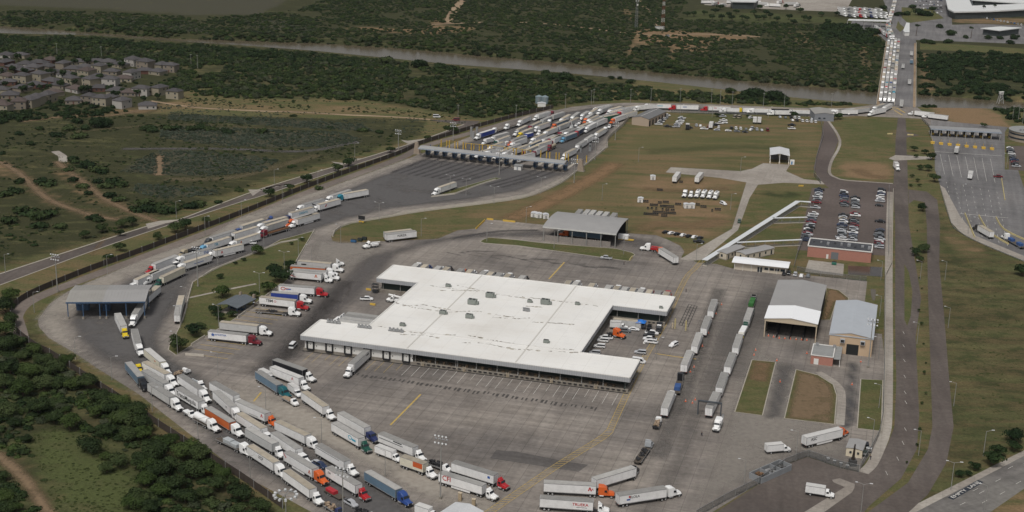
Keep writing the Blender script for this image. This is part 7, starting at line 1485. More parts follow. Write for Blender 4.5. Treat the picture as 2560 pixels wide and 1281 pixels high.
# compound lots by the workshop: origin 1580,200 scale 4.571
def zr(x,y): return (1580 + x / 4.571,200 + y / 4.571)
car_line(zr(390,415),zr(300,515),8,'pupuppup','wsgwkwgw',R(5),'from the top of the file beside the workshop','vehicles in the compound')
car_line(zr(570,445),zr(510,545),7,'puppuup','wgwwwss',R(5),'from the top of the second file from the workshop','vehicles in the compound')
for i,(x,y,k,c,r) in enumerate(((110,515,'pickup','w',0),(405,540,'pickup','k',170),(655,555,'suv','k',5),(735,530,'suv','s',90),(782,532,'sedan','w',80),(822,568,'pickup','w',175),(875,545,'suv','r',80),(1035,425,'pickup','s',10),(1180,432,'van','t',60),(1230,435,'van','t',60),(1355,440,'suv','w',50),(960,525,'suv','k',20),(1000,505,'pickup','w',10),(1050,498,'pickup','w',0),(1045,470,'pickup','w',0),(990,552,'suv','w',80),(970,580,'sedan','s',5),(1100,588,'sedan','w',0),(1200,595,'sedan','g',0),(1290,602,'sedan','k',-5),
 (1135,560,'suv','k',90),(1185,562,'suv','w',90),(1240,566,'suv','w',85),(1303,570,'sedan','g',85),(1375,560,'suv','s',60),(1360,578,'sedan','w',60),(1425,575,'suv','s',90),(1480,582,'sedan','s',90),(1545,582,'van','r',90),(1690,432,'sedan','s',90),(1752,438,'sedan','g',90),(1815,440,'suv','k',90),(1858,440,'suv','w',90),(1905,445,'suv','w',90),(1832,468,'sedan','w',90),(1883,472,'suv','k',90),(1945,477,'suv','w',90),(1996,480,'suv','w',90),(2045,485,'suv','w',90),(2093,488,'suv','w',90),(2050,455,'sedan','s',90),(1825,525,'pickup','k',5),(1825,565,'pickup','w',5))):
 car(G(*zr(x,y)),R(r),k,c,'%s %s on the compound ground, %s in count from the workshop' % (CARC[c][0],{'suv': 'SUV','sedan': 'car'}.get(k,k),ordn(i)),'vehicles in the compound')
for i,(x1,y1,x2,y2,b,L,lab) in enumerate(((895,520,915,470,'W',9,'white striped bus like trailer standing upright between the compound files'),(635,530,636,490,'K',5,'black box trailer with white roof by the second file'),(1405,455,1408,420,'W',7,'white box trailer, left of the pair in the compound'),(1455,458,1460,422,'W',7,'white box trailer, right of the pair in the compound'))):
 semi(ZR,(x1,y1,x2,y2,'',b,D(lod=1,L=L,roof=2,z=3.5,label=lab)),None,None)
# right court of the warehouse: origin 1470,760 scale 7.535
def zk(x,y): return (1470 + x / 7.535,760 + y / 7.535)
for x,y,k,c,r,lab in ((330,665,'pickup','w',172,'white pickup, topmost of four by the inner warehouse wall'),(275,715,'suv','w',170,'white SUV with dark doors, second of four by the inner warehouse wall'),(215,825,'suv','w',170,'white SUV, third of four by the inner warehouse wall'),(120,950,'suv','s',172,'silver SUV, lowest of four by the inner warehouse wall'),(865,500,'sedan','w',-12,'white car parked crosswise below the blue canopy tent'),(1045,450,'suv','k',-95,'black SUV nosed out below the blue canopy tent'),(700,530,'suv','g',-10,'grey SUV half hidden by the orange tractor'),
 (1155,470,'pickup','k',80,'black pickup beside the black SUV in the court'),(1205,575,'pickup','w',-12,'white pickup near the court entrance'),(1150,620,'suv','k',168,'black SUV between the white pickups'),(1180,745,'pickup','w',168,'white double cab pickup above the two pale slabs'),(1160,690,'pickup','w',168,'white pickup with blue bonnet behind another pickup'),(985,940,'suv','s',168,'silver SUV alone in the lower court'),(960,1110,'van','w',-18,'white van beyond the corner of the front warehouse wing'),(1610,800,'suv','w',-130,'white SUV driving down the lane right of the warehouse')):
 car(G(*zk(x,y)),R(r),k,c,lab,'vehicles in the warehouse court')
for x,y,k,c,r,lab in ((733,868,'van','w',80,'white van driving away left of the warehouse corner'),(917,751,'pickup','w',0,'white pickup with dark doors left of the warehouse recess'),(1515,648,'pickup','s',170,'grey pickup carrying a tall bundle on the upper yard'),(1848,556,'suv','n',80,'dark green SUV driving on the concrete path across the field'),(1747,607,'pickup','k',-15,'black and white pickup on the field beside the turning loop'),(1808,512,'suv','w',-60,'white SUV on the field below the scanner trucks'),
 (608 + 18,611,'pickup','w',188,'white pickup towing a yellow loaded trailer towards the checkpoint'),(447,663,'suv','w',215,'white SUV carried among the trucks near the checkpoint'),(438,668,'suv','k',215,'black SUV among the trucks near the checkpoint'),(1092,294,'van','w',5,'white tank van on the dirt lane at left of the queueing yard'),(1140,302,'van','r',170,'red pickup like van at the frontage road bend'),
 (2495,444,'pickup','r',0,'red pickup beside the yellow kerb on the toll plaza'),(1668,92,'suv','s',170,'silver SUV on the clearing below the banded mast'),(2165,1112 + 6,'suv','k',80,'black SUV behind the cream hut')):
 car(G(x,y),R(r),k,c,lab)
car_line((2524,372),(2540,418),10,'supusspsup','wgkwgkbrks',R(-5),'from the top of the file beside the toll plaza','cars beside the toll plaza')
for i,(x,y) in enumerate(((300,900),(320,905))): car(G(700 + x / 3.194,880 + (y + 15 * i) / 3.194),R(-42),['sedan','pickup'][i],'sb'[i],['silver car being towed behind the dark pickup','dark blue pickup towing a silver car'][i] + ' beside the black lined trailer')
for i in range(7):
 x = 1665 + i * 14.2;y = 583 + i * 2.4;car(G(x,y),R(35 if i < 3 else 55),'sedan','w' if i % 2 else 'k','damaged black and white patrol car on the field, %s from the left' % ORD[i],'patrol cars on the field')
rc = random.Random(3)
for i in range(40):
 x = 2290 + (i % 10) * 9 + rc.uniform(-2,2);y = 5 + (i // 10) * 9 + rc.uniform(-2,2)
 if x > 2360: continue
 c = 'wsgkwswb'[i % 8];car(G(x,y),R(rc.choice((0,90,75))),'sedan',c,'%s car in the far customs grounds, %s from left in %s file' % (CARC[c][0],ORD[i % 10],ORD[i // 10]),'cars in the customs grounds')
for i in range(20): c = 'wswgls'[i % 6];car(G(2398 + i * 8.6,33 + i * 1.6 + (i > 5) * 1.5),R(80),'suv',c,'%s SUV, %s from the left in the line before the customs hall' % (CARC[c][0],ordn(i)),'cars before the customs hall')
for i in range(12): c = 'wrwgswow'[i % 8] if i % 8 != 6 else 'r';g = G(1764 + i * 21 + rc.uniform(-5,5),10 + (i % 3) * 4);t = thing('semi_truck',label_ok('%s truck parked in the far customs yard, %s from the left' % (CAB.get(c,CAB['w'])[0],ordn(i))),'truck',(g.x,g.y,.05),R(rc.choice((10,170,60))),'trucks in the far customs yard');trailer(t,13,'WGW'[i % 3],2,2,{});tractor(t,5.6,0,c if c in CAB else 'w','S',2)
for i,(x,y) in enumerate(((900,185),(1015,190),(1105,198),(1205,215),(1305,225),(1425,240))):
 g = G(1300 + x / 6.095,500 + y / 6.095,3.6);c = Vector((g.x,g.y));t = thing('parked_trailer',label_ok('grey roofed unhitched trailer behind the open inspection shed, %s from the left' % ORD[i]),'trailer',(c.x,c.y,.05),TH + math.pi / 2,'trailers behind the inspection shed');trailer(t,9,'W',0,1,{})
g = G(1856,672);t = thing('camper_trailer','white camper trailer with windows parked at the left end of the visitor office','camper',g,TH)
put('camper_body',MB().loft([(-3.6,1.15,.6,2.7),(-3.3,1.2,.5,2.9),(3.2,1.2,.5,2.9),(3.6,1.15,.8,2.6)],c=.2),CAB['w'][1],t);put('window',MB().box(-2.6,-1.6,-1.23,-1.18,1.5,2.1),WIN,t);put('window',MB().box(.2,1.4,-1.23,-1.18,1.5,2.1),WIN,t);put('roof_vent',MB().box(-.4,.4,-.3,.3,2.88,3.15),STEEL,t);wheels(t,(-.5,.5),1.05,.36,.25)
# ================= street furniture and small things =================
def pole_lamp(x,y,h,rz,arms,lab,grp='street lamps',far=False):
 t = thing('street_lamp',lab,'street lamp',G(x,y),rz,grp)
 put('pole',cached(('pole',h),lambda: MB().cyl((0,0,0),(0,0,h),.13,.08,n=6),[GALV]),GALV,t)
 for s in arms:
  put('arm',cached(('arm',h,s),lambda: MB().cyl((0,0,h - .1),(s * 1.9,0,h + .45),.06,n=5),[GALV]),GALV,t)
  put('lamp_head',cached(('head',h,s),lambda: MB().loft([(s * 1.8 - .1,.16,h + .38,h + .55),(s * 1.8 + s * .75 + .1,.2,h + .4,h + .55)] if s > 0 else [(s * 1.8 - .75,.2,h + .4,h + .55),(s * 1.8,.16,h + .38,h + .55)],c=.04),[MROOF3]),MROOF3,t)
LP = [(14,684,9,1,'at the left end of the frontage road'),(189,899,9,1,'on the outer bend below the checkpoint'),(280,950,9,1,'on the verge between the bend and the long queue'),(381,1029,9,1,'beside the head of the outer kerb lane'),(496,1110,9,1,'behind the tanker on the kerb verge'),(626,1205,9,1,'in front of the XCP trailer'),(86,782,9,1,'inside the curved fence left of the canopy'),(441,546,9,1,'at the frontage road driveway'),(269,686,9,1,'behind the frontage fence left of the red cab truck'),(513,585,9,1,'where the approach lane meets the fence'),(686,463,9,1,'beside the frontage road near its middle'),(604,543,9,1,'by the fence below the middle of the frontage road'),(706,506,9,1,'on the ditch apron above the teal truck'),(887,395,9,1,'on the far verge of the frontage road'),(795,465,9,1,'on the ditch apron near the frontage trees'),
 (545,669,9,1,'at the kerb of the grass park top'),(545,940,9,-1,'between the barrier and the turning trucks'),(444,886,9,-1,'at the lower tip of the grass park'),(547,817,9,-1,'behind the star marked trailer'),(451,820,9,-1,'by the kerb beside the unhitched trailers'),(468,770,9,-1,'at the left kerb of the grass park'),(746,640,9,1,'at the right corner of the grass park'),(804,1110,9,-1,'between the turning trucks and the queue'),(665,1030,9,-1,'above the yellow line among turning trucks'),(963,1192,9,-1,'in front of the cream container truck'),(852,607,9,-1,'on the grass tip beside the blue dumpster'),(779,660,9,-1,'beside the approach road fork'),(660,615,9,1,'at the top kerb of the grass park'),(1217,604,9,1,'at the left tip of the long traffic island'),(1385,622,9,1,'in front of the open inspection shed'),(1053,590,9,1,'behind the trailer lettered FORZA'),(1559,636,9,1,'at the right tip of the long traffic island'),(1315,560,9,1,'left of the open inspection shed'),(1740,655,9,1,'beside the towed trailer'),
 (1860,1215,9,-1,'outside the rubbish pen fence'),(1990,1141,9,-1,'by the fence behind the small box truck'),(2180,1110,9,-1,'behind the cream hut'),(2197,1020,9,-1,'on the lower right grass strip'),(2196,898,9,-1,'beside the tan service building'),(2202,700,9,-1,'by the wall beside the puddle'),(2199,790,9,-1,'in the grass corner by the wall'),(2296,1139,9,-1,'on the median left of the curving carriageway'),(2300,700,9,-1,'on the tree lined median near its top'),(2292,860,9,-1,'on the median beside the lane merge'),(2384,1015,9,-1,'right of the opposite carriageway'),(2370,820,9,-1,'on the right verge of the opposite carriageway'),(2362,700,9,-1,'on the upper right verge'),(2458,1140,9,1,'beside the clipped trees by the highway'),(2460,1281,9,-1,'over the lane lettering'),(1640,900,9,1,'right of the hatched walkway by the warehouse'),
 (2400,500,9,1,'on the left edge of the toll plaza'),(2420,585,9,1,'on the curving plaza edge'),(2350,440,9,1,'beside the dense median trees'),(2516,420,9,-1,'at the plaza car file'),(1505,500,9,1,'on the brown field left of the trailers'),(1596,405,9,1,'on the field below the compound'),(1851,430,9,1,'above the concrete drive'),(1826,525,9,1,'beside the path right of the scanner trucks'),(1920,296,8,1,'in the compound ground'),(1700,290,8,1,'behind the compound files'),(1780,295,8,1,'in the middle of the compound')]
for i,(x,y,h,s,w) in enumerate(LP): pole_lamp(x,y,h,R(0 if i % 3 else -14),(s,),'single arm grey street lamp ' + w)
for x,y,w in ((649,735,'behind the truck with the curved red line'),(711,680,'beside the dark park trees'),(2377,1225,'on the median tip between carriageways'),(2152,1281,'in the brown car park mouth'),(1165,490,'on the median tip above the lone truck'),(1235,510,'on the lower curve of the bobtail lane'),(948,552,'by the curved barrier at its left'),(1352,485,'by the curved barrier at its right'),(1125,480,'behind the lone truck'),(649,815,'between the parked row and the shelter')):
 pole_lamp(x,y,9.5,R(-12),(-1,1),'double arm grey street lamp ' + w,'double arm lamps')
def high_mast(x,y,h,lab,ring=False,n=8):
 t = thing('floodlight_mast',lab,'floodlight mast',G(x,y),R(-20),'floodlight masts');put('mast',MB().cyl((0,0,0),(0,0,h),.26,.14,n=8),GALV,t);put('mast_base',MB().cyl((0,0,0),(0,0,.7),.5,n=8),CONC,t)
 if ring:
  m = MB()
  for i in range(16): a,b = 2 * math.pi * i / 16,2 * math.pi * (i + 1) / 16;m.cyl((2.6 * math.cos(a),2.6 * math.sin(a),h),(2.6 * math.cos(b),2.6 * math.sin(b),h),.07,n=4)
  for i in range(4): a = i * math.pi / 2;m.cyl((0,0,h),(2.6 * math.cos(a),2.6 * math.sin(a),h),.07,n=4)
  put('lamp_ring',m,STEEL,t);pos = [(3.1 * math.cos(2 * math.pi * i / 12),3.1 * math.sin(2 * math.pi * i / 12),h - .1) for i in range(12)]
 else:
  m = MB();
  for k in range(3): m.cyl((-2.0,0,h - 2.4 + k * 1.2),(2.0,0,h - 2.4 + k * 1.2),.07,n=4)
  put('cross_arm',m,STEEL,t);pos = [(-1.8 + (i % 4) * 1.2,-.35 + .7 * ((i // 4) % 2),h - 2.3 + (i // 4) * 1.15) for i in range(12)]
 for p in pos: put('floodlight',cached(('fl',ring),lambda: MB().loft([(-.38,.3,-.3,.3),(.38,.36,-.34,.34)]) if ring else MB().cyl((0,-.2,.1),(0,.25,-.1),.3,.2,n=8),[MROOF3]),MROOF3,t,loc=p,rz=math.atan2(p[1],p[0]) if ring else 0)
for a in ((1101,1247,21,'tall floodlight mast standing just left of the CFI trailer'),(858,1335,21,'tall floodlight mast at the bottom edge behind the silver pickup'),(144,730,17,'floodlight mast between ditch and canopy at left'),(495,716,18,'floodlight mast at the left kerb of the grass park'),(2170,919,20,'floodlight mast beside the tan service building'),(1248,437,15,'floodlight mast on the median below the booth canopy'),(1435,457,14,'floodlight mast beside the right stone pylon'),(1487,400,14,'floodlight mast on the concrete edge right of the queueing yard'),(1538,350,12,'floodlight mast at the upper right kerb of the queueing yard'),(996,376,13,'floodlight mast at the far end of the frontage road'),(1133,352,12,'floodlight mast behind the fence left of the queueing yard')): high_mast(*a)
high_mast(717,1390,19,'mast with a ring of white floodlights at the bottom edge',True)
for i,(x,y) in enumerate(((1478,262),(1484,258),(1413,271),(1576,258),(1627,256),(1700,256),(1800,262),(1830,264),(1908,268),(1960,270),(1290,300),(1145,300),(2531,300),(2545,305),(2556,310),(1778,258),(2078,268),(478,168),(494,170),(143,140),(254,148))):
 t = thing('utility_pole','slim grey utility pole beyond the yard, %s in order' % ordn(i),'pole',G(x,y),0,'slim poles beyond the yard');put('pole',cached(('upole',),lambda: MB().cyl((0,0,0),(0,0,11),.16,.1,n=5),[GALV]),GALV,t);put('cross_arm',cached(('uarm',),lambda: MB().box(-.9,.9,-.06,.06,10.4,10.6),[GALV]),GALV,t)
# fences
FB = mat('brown_fence_bars',(.06,.048,.04),.8,var=.25,vscale=1.0);P = [Vector(G2(*p)) for p in FENCE]
t = thing('border_fence','long brown barred steel fence curving round the yard above the ditch','fence',(0,0,0));L_ = smooth_line(P,4)
put('fence_panel',strip(MB(),L_,.12,.1,2.7),FB,t)
for p in resample(L_,8.5)[:98]: put('post',cached(('fp',),lambda: MB().box(-.12,.12,-.12,.12,0,3.0),[STEEL]),STEEL,t,loc=(p.x,p.y,0))
WM = bpy.data.materials.new('chain_link');WM.use_nodes = True;tt = WM.node_tree;b = tt.nodes['Principled BSDF'];b.inputs['Base Color'].default_value = (.16,.17,.17,1);b.inputs['Metallic'].default_value = .4
tr = tt.nodes.new('ShaderNodeBsdfTransparent');ms = tt.nodes.new('ShaderNodeMixShader');ms.inputs[0].default_value = .32;tt.links.new(tr.outputs[0],ms.inputs[1]);tt.links.new(b.outputs[0],ms.inputs[2]);tt.links.new(ms.outputs[0],tt.nodes['Material Output'].inputs[0])
def chain(pts,h,lab,step=6,grp=None,wall=None):
 P = [Vector(G2(*p)) for p in pts];t = thing('chain_link_fence',lab,'fence',(0,0,0),0,grp);put('mesh_panel',strip(MB(),P,.03,.1,h),WM,t);put('top_rail',strip(MB(),P,.08,h,h + .08),STEEL,t)
 for p in resample(P,step)[:95]: put('post',cached(('cp',h),lambda: MB().cyl((0,0,0),(0,0,h + .1),.06,n=5),[STEEL]),STEEL,t,loc=(p.x,p.y,0))
chain([(2147,1181),(2101,1171),(2019,1143),(1964,1163),(1900,1210),(1820,1250),(1740,1295)],2.6,'chain link fence between the yard and the brown car park')
chain([(2212,690),(2211,886),(2207,1040),(2198,1090),(2180,1125),(2150,1176)],2.6,'chain link fence along the right wall of the yard')
chain([(2222,472),(2221,640)],2.4,'chain link fence on the right of the staff car park',7);chain([(1992,678),(2050,690),(2110,698),(2166,704)],2.4,'chain link fence below the pink block building')
chain([(2052,300),(2058,345),(2040,400),(2034,440),(2052,460)],2.4,'chain link fence along the curving service road',9);chain([(2008,600),(1990,650),(1984,676)],2.4,'chain link fence between the cabins and the pink building')
chain([(1676,282),(1842,287),(1974,290),(2020,292)],2.2,'chain link fence between the river road and the compound',9);chain([(2304,300),(2325,322)],2.4,'short chain link fence beside the toll canopy')
t = thing('boundary_wall','long low pale wall on the right side of the yard','wall',(0,0,0));put('wall',strip(MB(),[Vector(G2(*p)) for p in ((2233,476),(2229,660),(2214,690),(2213,886),(2210,1040),(2203,1085))],.25,0,1.3),KERB,t)
t = thing('guard_rail','steel guard rail following the outer curve of the toll plaza ramp','guard rail',(0,0,0));P = smooth_line([G2(*p) for p in ((2350,470),(2376,556),(2400,583),(2450,610),(2560,656),(2640,690))],4);put('rail',strip(MB(),P,.1,.45,.85),STEEL,t)
for p in resample(P,5): put('post',cached(('grp',),lambda: MB().box(-.08,.08,-.08,.08,0,.75),[FRAME]),FRAME,t,loc=(p.x,p.y,0))
# concrete barriers
JB = mat('barrier_concrete',(.42,.385,.33),.85,var=.12,vscale=.8)
def barriers(pts,ln,lab,m=JB,h=.95,smooth=True,w=.6,cat='barrier'):
 P = smooth_line([G2(*p) for p in pts],4) if smooth else [Vector(G2(*p)) for p in pts];Q = resample(P,ln)
 for i in range(len(Q) - 1):
  a,b = Q[i],Q[i + 1];c = (a + b) / 2;d = b - a;L = d.length - .12
  put_ = MB().loft([(-L / 2,w / 2,0,h,w / 5),(L / 2,w / 2,0,h,w / 5)],c=.04);o = put('concrete_barrier',put_,m);o.location = (c.x,c.y,.03);o.rotation_euler.z = math.atan2(d.y,d.x);tag(o,lab % ordn(i),cat,'concrete barriers ' + lab.split('%s ')[-1])
barriers([(832,592),(836,580),(868,561),(944,548),(1056,529),(1217,509),(1323,492),(1403,458),(1439,431),(1480,400),(1518,368)],9,'grey barrier, %s from the left along the long curved kerb')
barriers([(1519,366),(1521,348),(1562,310),(1587,277)],7,'tall barrier, %s up the right kerb of the queueing yard',h=2.3,w=.3,cat='wall');barriers([(1587,277),(1610,272),(1670,272)],8,'tall barrier, %s from the left behind the workshop',h=2.3,w=.3,cat='wall')
barriers([(786,578),(765,614),(742,653),(725,690)],9,'long barrier, %s from the top of the park edge',smooth=False);barriers([(700,715),(645,758),(592,797)],9,'long barrier, %s from the right beside the parked row',smooth=False);barriers([(512,843),(456,879)],10.5,'long barrier, %s beside the lowest parked trailer',smooth=False)
barriers([(482,708),(472,742),(462,785),(444,830)],8,'low barrier, %s down the left park kerb',smooth=False,h=.7);barriers([(744,600),(700,608),(655,626),(600,648),(540,672),(490,702)],9,'low barrier, %s from the right on the upper park kerb',h=.7)
barriers([(463,888),(516,892)],7.6,'loose barrier, %s in the open below the park',smooth=False);barriers([(545,940),(570,933)],4.6,'loose barrier, %s by the turning trucks',smooth=False)
barriers([(1078,493),(1136,486),(1197,463),(1250,446)],5.2,'short barrier, %s from the left along the median',smooth=False,h=.8)
barriers([(1531,638),(1572,643)],8.2,'yellow barrier, %s on the tip of the traffic island',YEBAR,1.1,False);barriers([(1574,652),(1585,640)],5.5,'slanting yellow barrier, %s on the tip of the traffic island',YEBAR,1.1,False)
barriers([(1190,573),(1214,550)],3.4,'bright yellow barrier, %s up the slanting grass edge',YEB,.9,False);barriers([(1217,549),(1236,551)],3.6,'bright yellow barrier, %s at the top of the grass corner',YEB,.9,False);barriers([(1257,553),(1296,557)],3.4,'bright yellow barrier, %s left of the inspection shed',YEB,.9,False)
barriers([(2412,535),(2438,598)],8,'pale yellow barrier, %s on the left curb of the ramp',YEBAR,.9,False);barriers([(2447,540),(2470,578),(2500,600),(2530,616)],8,'pale yellow barrier, %s between the ramp lanes',YEBAR,.9);barriers([(2490,545),(2510,575),(2560,600),(2600,618)],8,'pale yellow barrier, %s on the right of the ramp',YEBAR,.9);barriers([(2504,448),(2513,505)],9,'narrow yellow barrier, %s down the plaza island',YEBAR,.6,False)
barriers([(2218,336),(2238,336)],3.8,'yellow barrier, %s closing the left of the boulevard',YEBAR,.9,False);barriers([(2268,338),(2289,339)],4.2,'yellow barrier, %s closing the right of the boulevard',YEBAR,.9,False)
barriers([(1996,466),(2012,466)],3,'small yellow barrier, %s on the grass above the car park',YEB,.8,False);barriers([(1607,858),(1622,858)],2.4,'low white slab, %s under the white double cab pickup',WALLW,.5,False,1.2)
barriers([(915,725),(930,727)],2.4,'yellow barrier, %s by the left warehouse corner',YEB,.9,False);barriers([(925,762),(940,764)],2.6,'yellow barrier, %s below the white pickup',YEB,.9,False)
# cones
CONE = mat('cone_orange',(.7,.11,.02),.6)
cm = cached(('cone',),lambda: MB().cyl((0,0,.05),(0,0,.95),.24,.05,n=8).box(-.3,.3,-.3,.3,0,.06).cyl((0,0,.45),(0,0,.62),.17,.13,n=8,m=1),[CONE,WALLW])
for i,(x,y) in enumerate(((1921,840),(1934,843),(1948,846),(1962,847),(1976,848),(1990,849),(2004,850),(2017,851),(2038,845),(1885,888),(1889,876),(1942,902),(1804,762),(1738,1000),(1726,930),(2130,962),(2152,905),(1714,1004),(1731,1008),(1790,785),(1771,833),(1756,866),(1735,918),(1950,955),(2017,884))):
 o = put('traffic_cone',cm,[CONE,WALLW],loc=G(x,y,0) + Vector((0,0,.05)));tag(o,'orange traffic cone, %s' % (('%s from the left across the mouth of the tan hall' % ordn(i)) if i < 9 else '%s of those scattered through the right of the yard' % ordn(i - 9)),'traffic cone','traffic cones')
# tall yellow bollards right of the warehouse
for i,(x,y,h) in enumerate(((1687,823,4.6),(1681,822,2.6),(1714,828,4.6))):
 t = thing('height_bollard',['taller pale yellow bollard left in the pair right of the warehouse','short orange striped bollard beside the taller left one','pale yellow bollard right in the pair by the drain grid'][i],'bollard',G(x,y),0,'bollards right of the warehouse');put('bollard',MB().cyl((0,0,0),(0,0,h),.3,n=10),YEBAR if i != 1 else TANM,t);put('footing',MB().box(-.6,.6,-.6,.6,0,.35),CONC,t)
t = thing('drain_grid','large rectangular steel drain grid set in the yard right of the warehouse','grid',(0,0,0));a,b_,c_,d_ = [Vector(G2(*p)) for p in ((1697,813),(1720,818),(1743,766),(1722,761))]
m = MB()
for k in range(4): strip(m,[a.lerp(b_,k / 3),d_.lerp(c_,k / 3)],.25,.07,.1)
for k in range(9): strip(m,[a.lerp(d_,k / 8),b_.lerp(c_,k / 8)],.2,.07,.1)
put('grating',m,BLACK,t)
# scanning portal over the trailer
g = G(1775,1040);t = thing('scanning_portal','dark steel portal frame spanning the lowest trailer of the right lane','portal',g,TH)
put('portal_frame',MB().box(-4.6,-4.2,-.3,.3,0,5.2).box(-4.6,3.9,-.3,.3,5.2,5.6).box(3.5,3.9,-.3,.3,0,5.2),mat('portal_steel',(.07,.08,.09),.5),t);put('cable_tray',MB().box(-4.2,3.5,-.5,-.3,5.0,5.15),BLACK,t)
# bins, message board, sheds on the field
def bin_(x,y,m,lab,w=2.2,h=1.5): t = thing('waste_container',lab,'container',G(x,y),TH,'waste containers');put('bin_body',MB().loft([(-w / 2,.8,.2,h),(w / 2,.8,.2,h)]),m,t);put('lid',MB().box(-w / 2,w / 2,-.75,.75,h,h + .08),BLACK,t);put('base_frame',MB().box(-w / 2 + .2,w / 2 - .2,-.6,.6,0,.2),BLACK,t)
bin_(884,606,mat('bin_blue',(.04,.12,.25),.5),'blue waste container at the tip of the grass beside the wrecker',2.6);bin_(900,603,DGREEN,'dark waste container right of the blue one',2.2);bin_(911,600,DGREEN,'dark waste container partly behind the wrecker',2.2);bin_(2085,662,mat('bin_green',(.03,.14,.1),.5),'green waste container on the apron of the pink building',2.2)
t = thing('message_board','black roadside message board on a small yellow trailer by the curved barrier','message board',G(904,557),TH);put('sign_panel',MB().box(-1.8,1.8,-.12,.12,1.7,3.7),BLACK,t);put('trailer_base',MB().box(-1.3,1.3,-.6,.6,.35,.9),YEB,t);put('mast',MB().box(-.12,.12,-.1,.1,.9,1.8),STEEL,t);wheels(t,(0,),.8,.35,.2)
for i,(x,y) in enumerate(((1335,542),(1347,544),(1364,546),(1601,505),(1632,449),(1716,520),(1730,520))):
 t = thing('storage_shed',['white storage shed, leftmost of three near the open shed','white storage shed, middle of three near the open shed','smaller white storage shed, rightmost of three near the open shed','white storage shed beside a dark metal sheet on the field','white camper like shed left of the unhitched trailers','white rounded cover, left of two among the black frames','white rounded cover, right of two among the black frames'][i],'shed',G(x,y),R(-10 + 8 * (i % 3)),'white sheds on the field')
 put('wall',MB().box(-1.5,1.5,-1.8,1.8,.2,2.3),WALLW,t);put('roof',gable_mesh(3.2,3.8,2.3,.35,'y',.08),MROOF3,t);put('skid_base',MB().box(-1.3,1.3,-1.6,1.6,0,.2),BLACK,t);put('door',MB().box(-.5,.5,-1.84,-1.78,.3,1.9),MROOF,t)
BF = mat('black_frame',(.025,.027,.03),.7);k = 0
for x,y,n in ((1637,515,4),(1660,518,3),(1675,519,5),(1622,523,1),(1632,523,1),(1643,524,1),(1659,526,1),(1671,527,2),(1684,528,2),(1647,533,5),(1674,535,5),(1690,536,1),(1630,538,7),(1663,542,3),(1698,513,3),(1652,509,2),(1667,508,3),(1652,477,3),(1616,506,3),(1761,519,3),(1783,529,1),(1797,526,3),(1705,457,2),(1747,514,2)):
 t = thing('salvage_row','row of black steel frames lying on the brown field, %s of the dump' % ordn(k),'frames',G(x,y),R(-8),'black frames dumped on the field');k += 1
 for j in range(n): X = (j - n / 2) * 1.15;put('frame_unit',cached(('fu',),lambda: MB().box(-.5,.5,-.6,.6,.15,.3).box(-.5,-.42,-.6,.6,0,1.0).box(.42,.5,-.6,.6,0,1.0).box(-.5,.5,.5,.6,.5,1.2),[BF]),BF,t,loc=(X,0,0))
t = thing('canopy_tent','bright blue pop up canopy tent in the right warehouse court','tent',G(1602,818),TH)
m = MB();q = [(-2,-2,2.4),(2,-2,2.4),(2,2,2.4),(-2,2,2.4)]
for i in range(4): m.face([q[i],q[(i + 1) % 4],(0,0,3.5)])
put('canopy_top',m,mat('tent_blue',(.02,.16,.55),.6),t)
for x in (-1.9,1.9):
 for y in (-1.9,1.9): put('pole',MB().cyl((x,y,0),(x,y,2.45),.05,n=5),STEEL,t)
t = thing('shipping_container','long pale grey container under the rear warehouse wing','container',G(1568,815),TH);put('container_body',MB().box(-6,6,-1.2,1.2,.15,2.7),BOXC['G'][1],t);put('corner_post',MB().box(-6.05,-5.9,-1.25,1.25,0,2.72).box(5.9,6.05,-1.25,1.25,0,2.72),RAIL,t);put('roof_panel',MB().box(-5.9,5.9,-1.15,1.15,2.7,2.73),ROOFC[1],t)
t = thing('scaffold_rack','dark steel rack of hoses at the left warehouse corner','rack',G(938,732),TH);m = MB()
for x in (-1.2,1.2):
 for y in (-.8,.8): m.box(x - .08,x + .08,y - .08,y + .08,0,4.2)
for z in (1.2,2.6,4.0): m.box(-1.3,1.3,-.9,.9,z,z + .12)
put('frame',m,BF,t);put('hose_coil',MB().cyl((0,-.9,1.0),(0,-1.1,1.0),.9,n=12),BF,t)
t = thing('generator_trailer','white and yellow generator trailer at the right end of the inspection shed','generator',G(1560,600),TH);put('housing',MB().loft([(-2.8,1.1,.6,3.0),(2.2,1.1,.6,3.0)]),CAB['w'][1],t);put('trailer_base',MB().box(-3,5,-1.1,1.1,.35,.6),YEB,t);wheels(t,(0,),1.0,.4,.25)
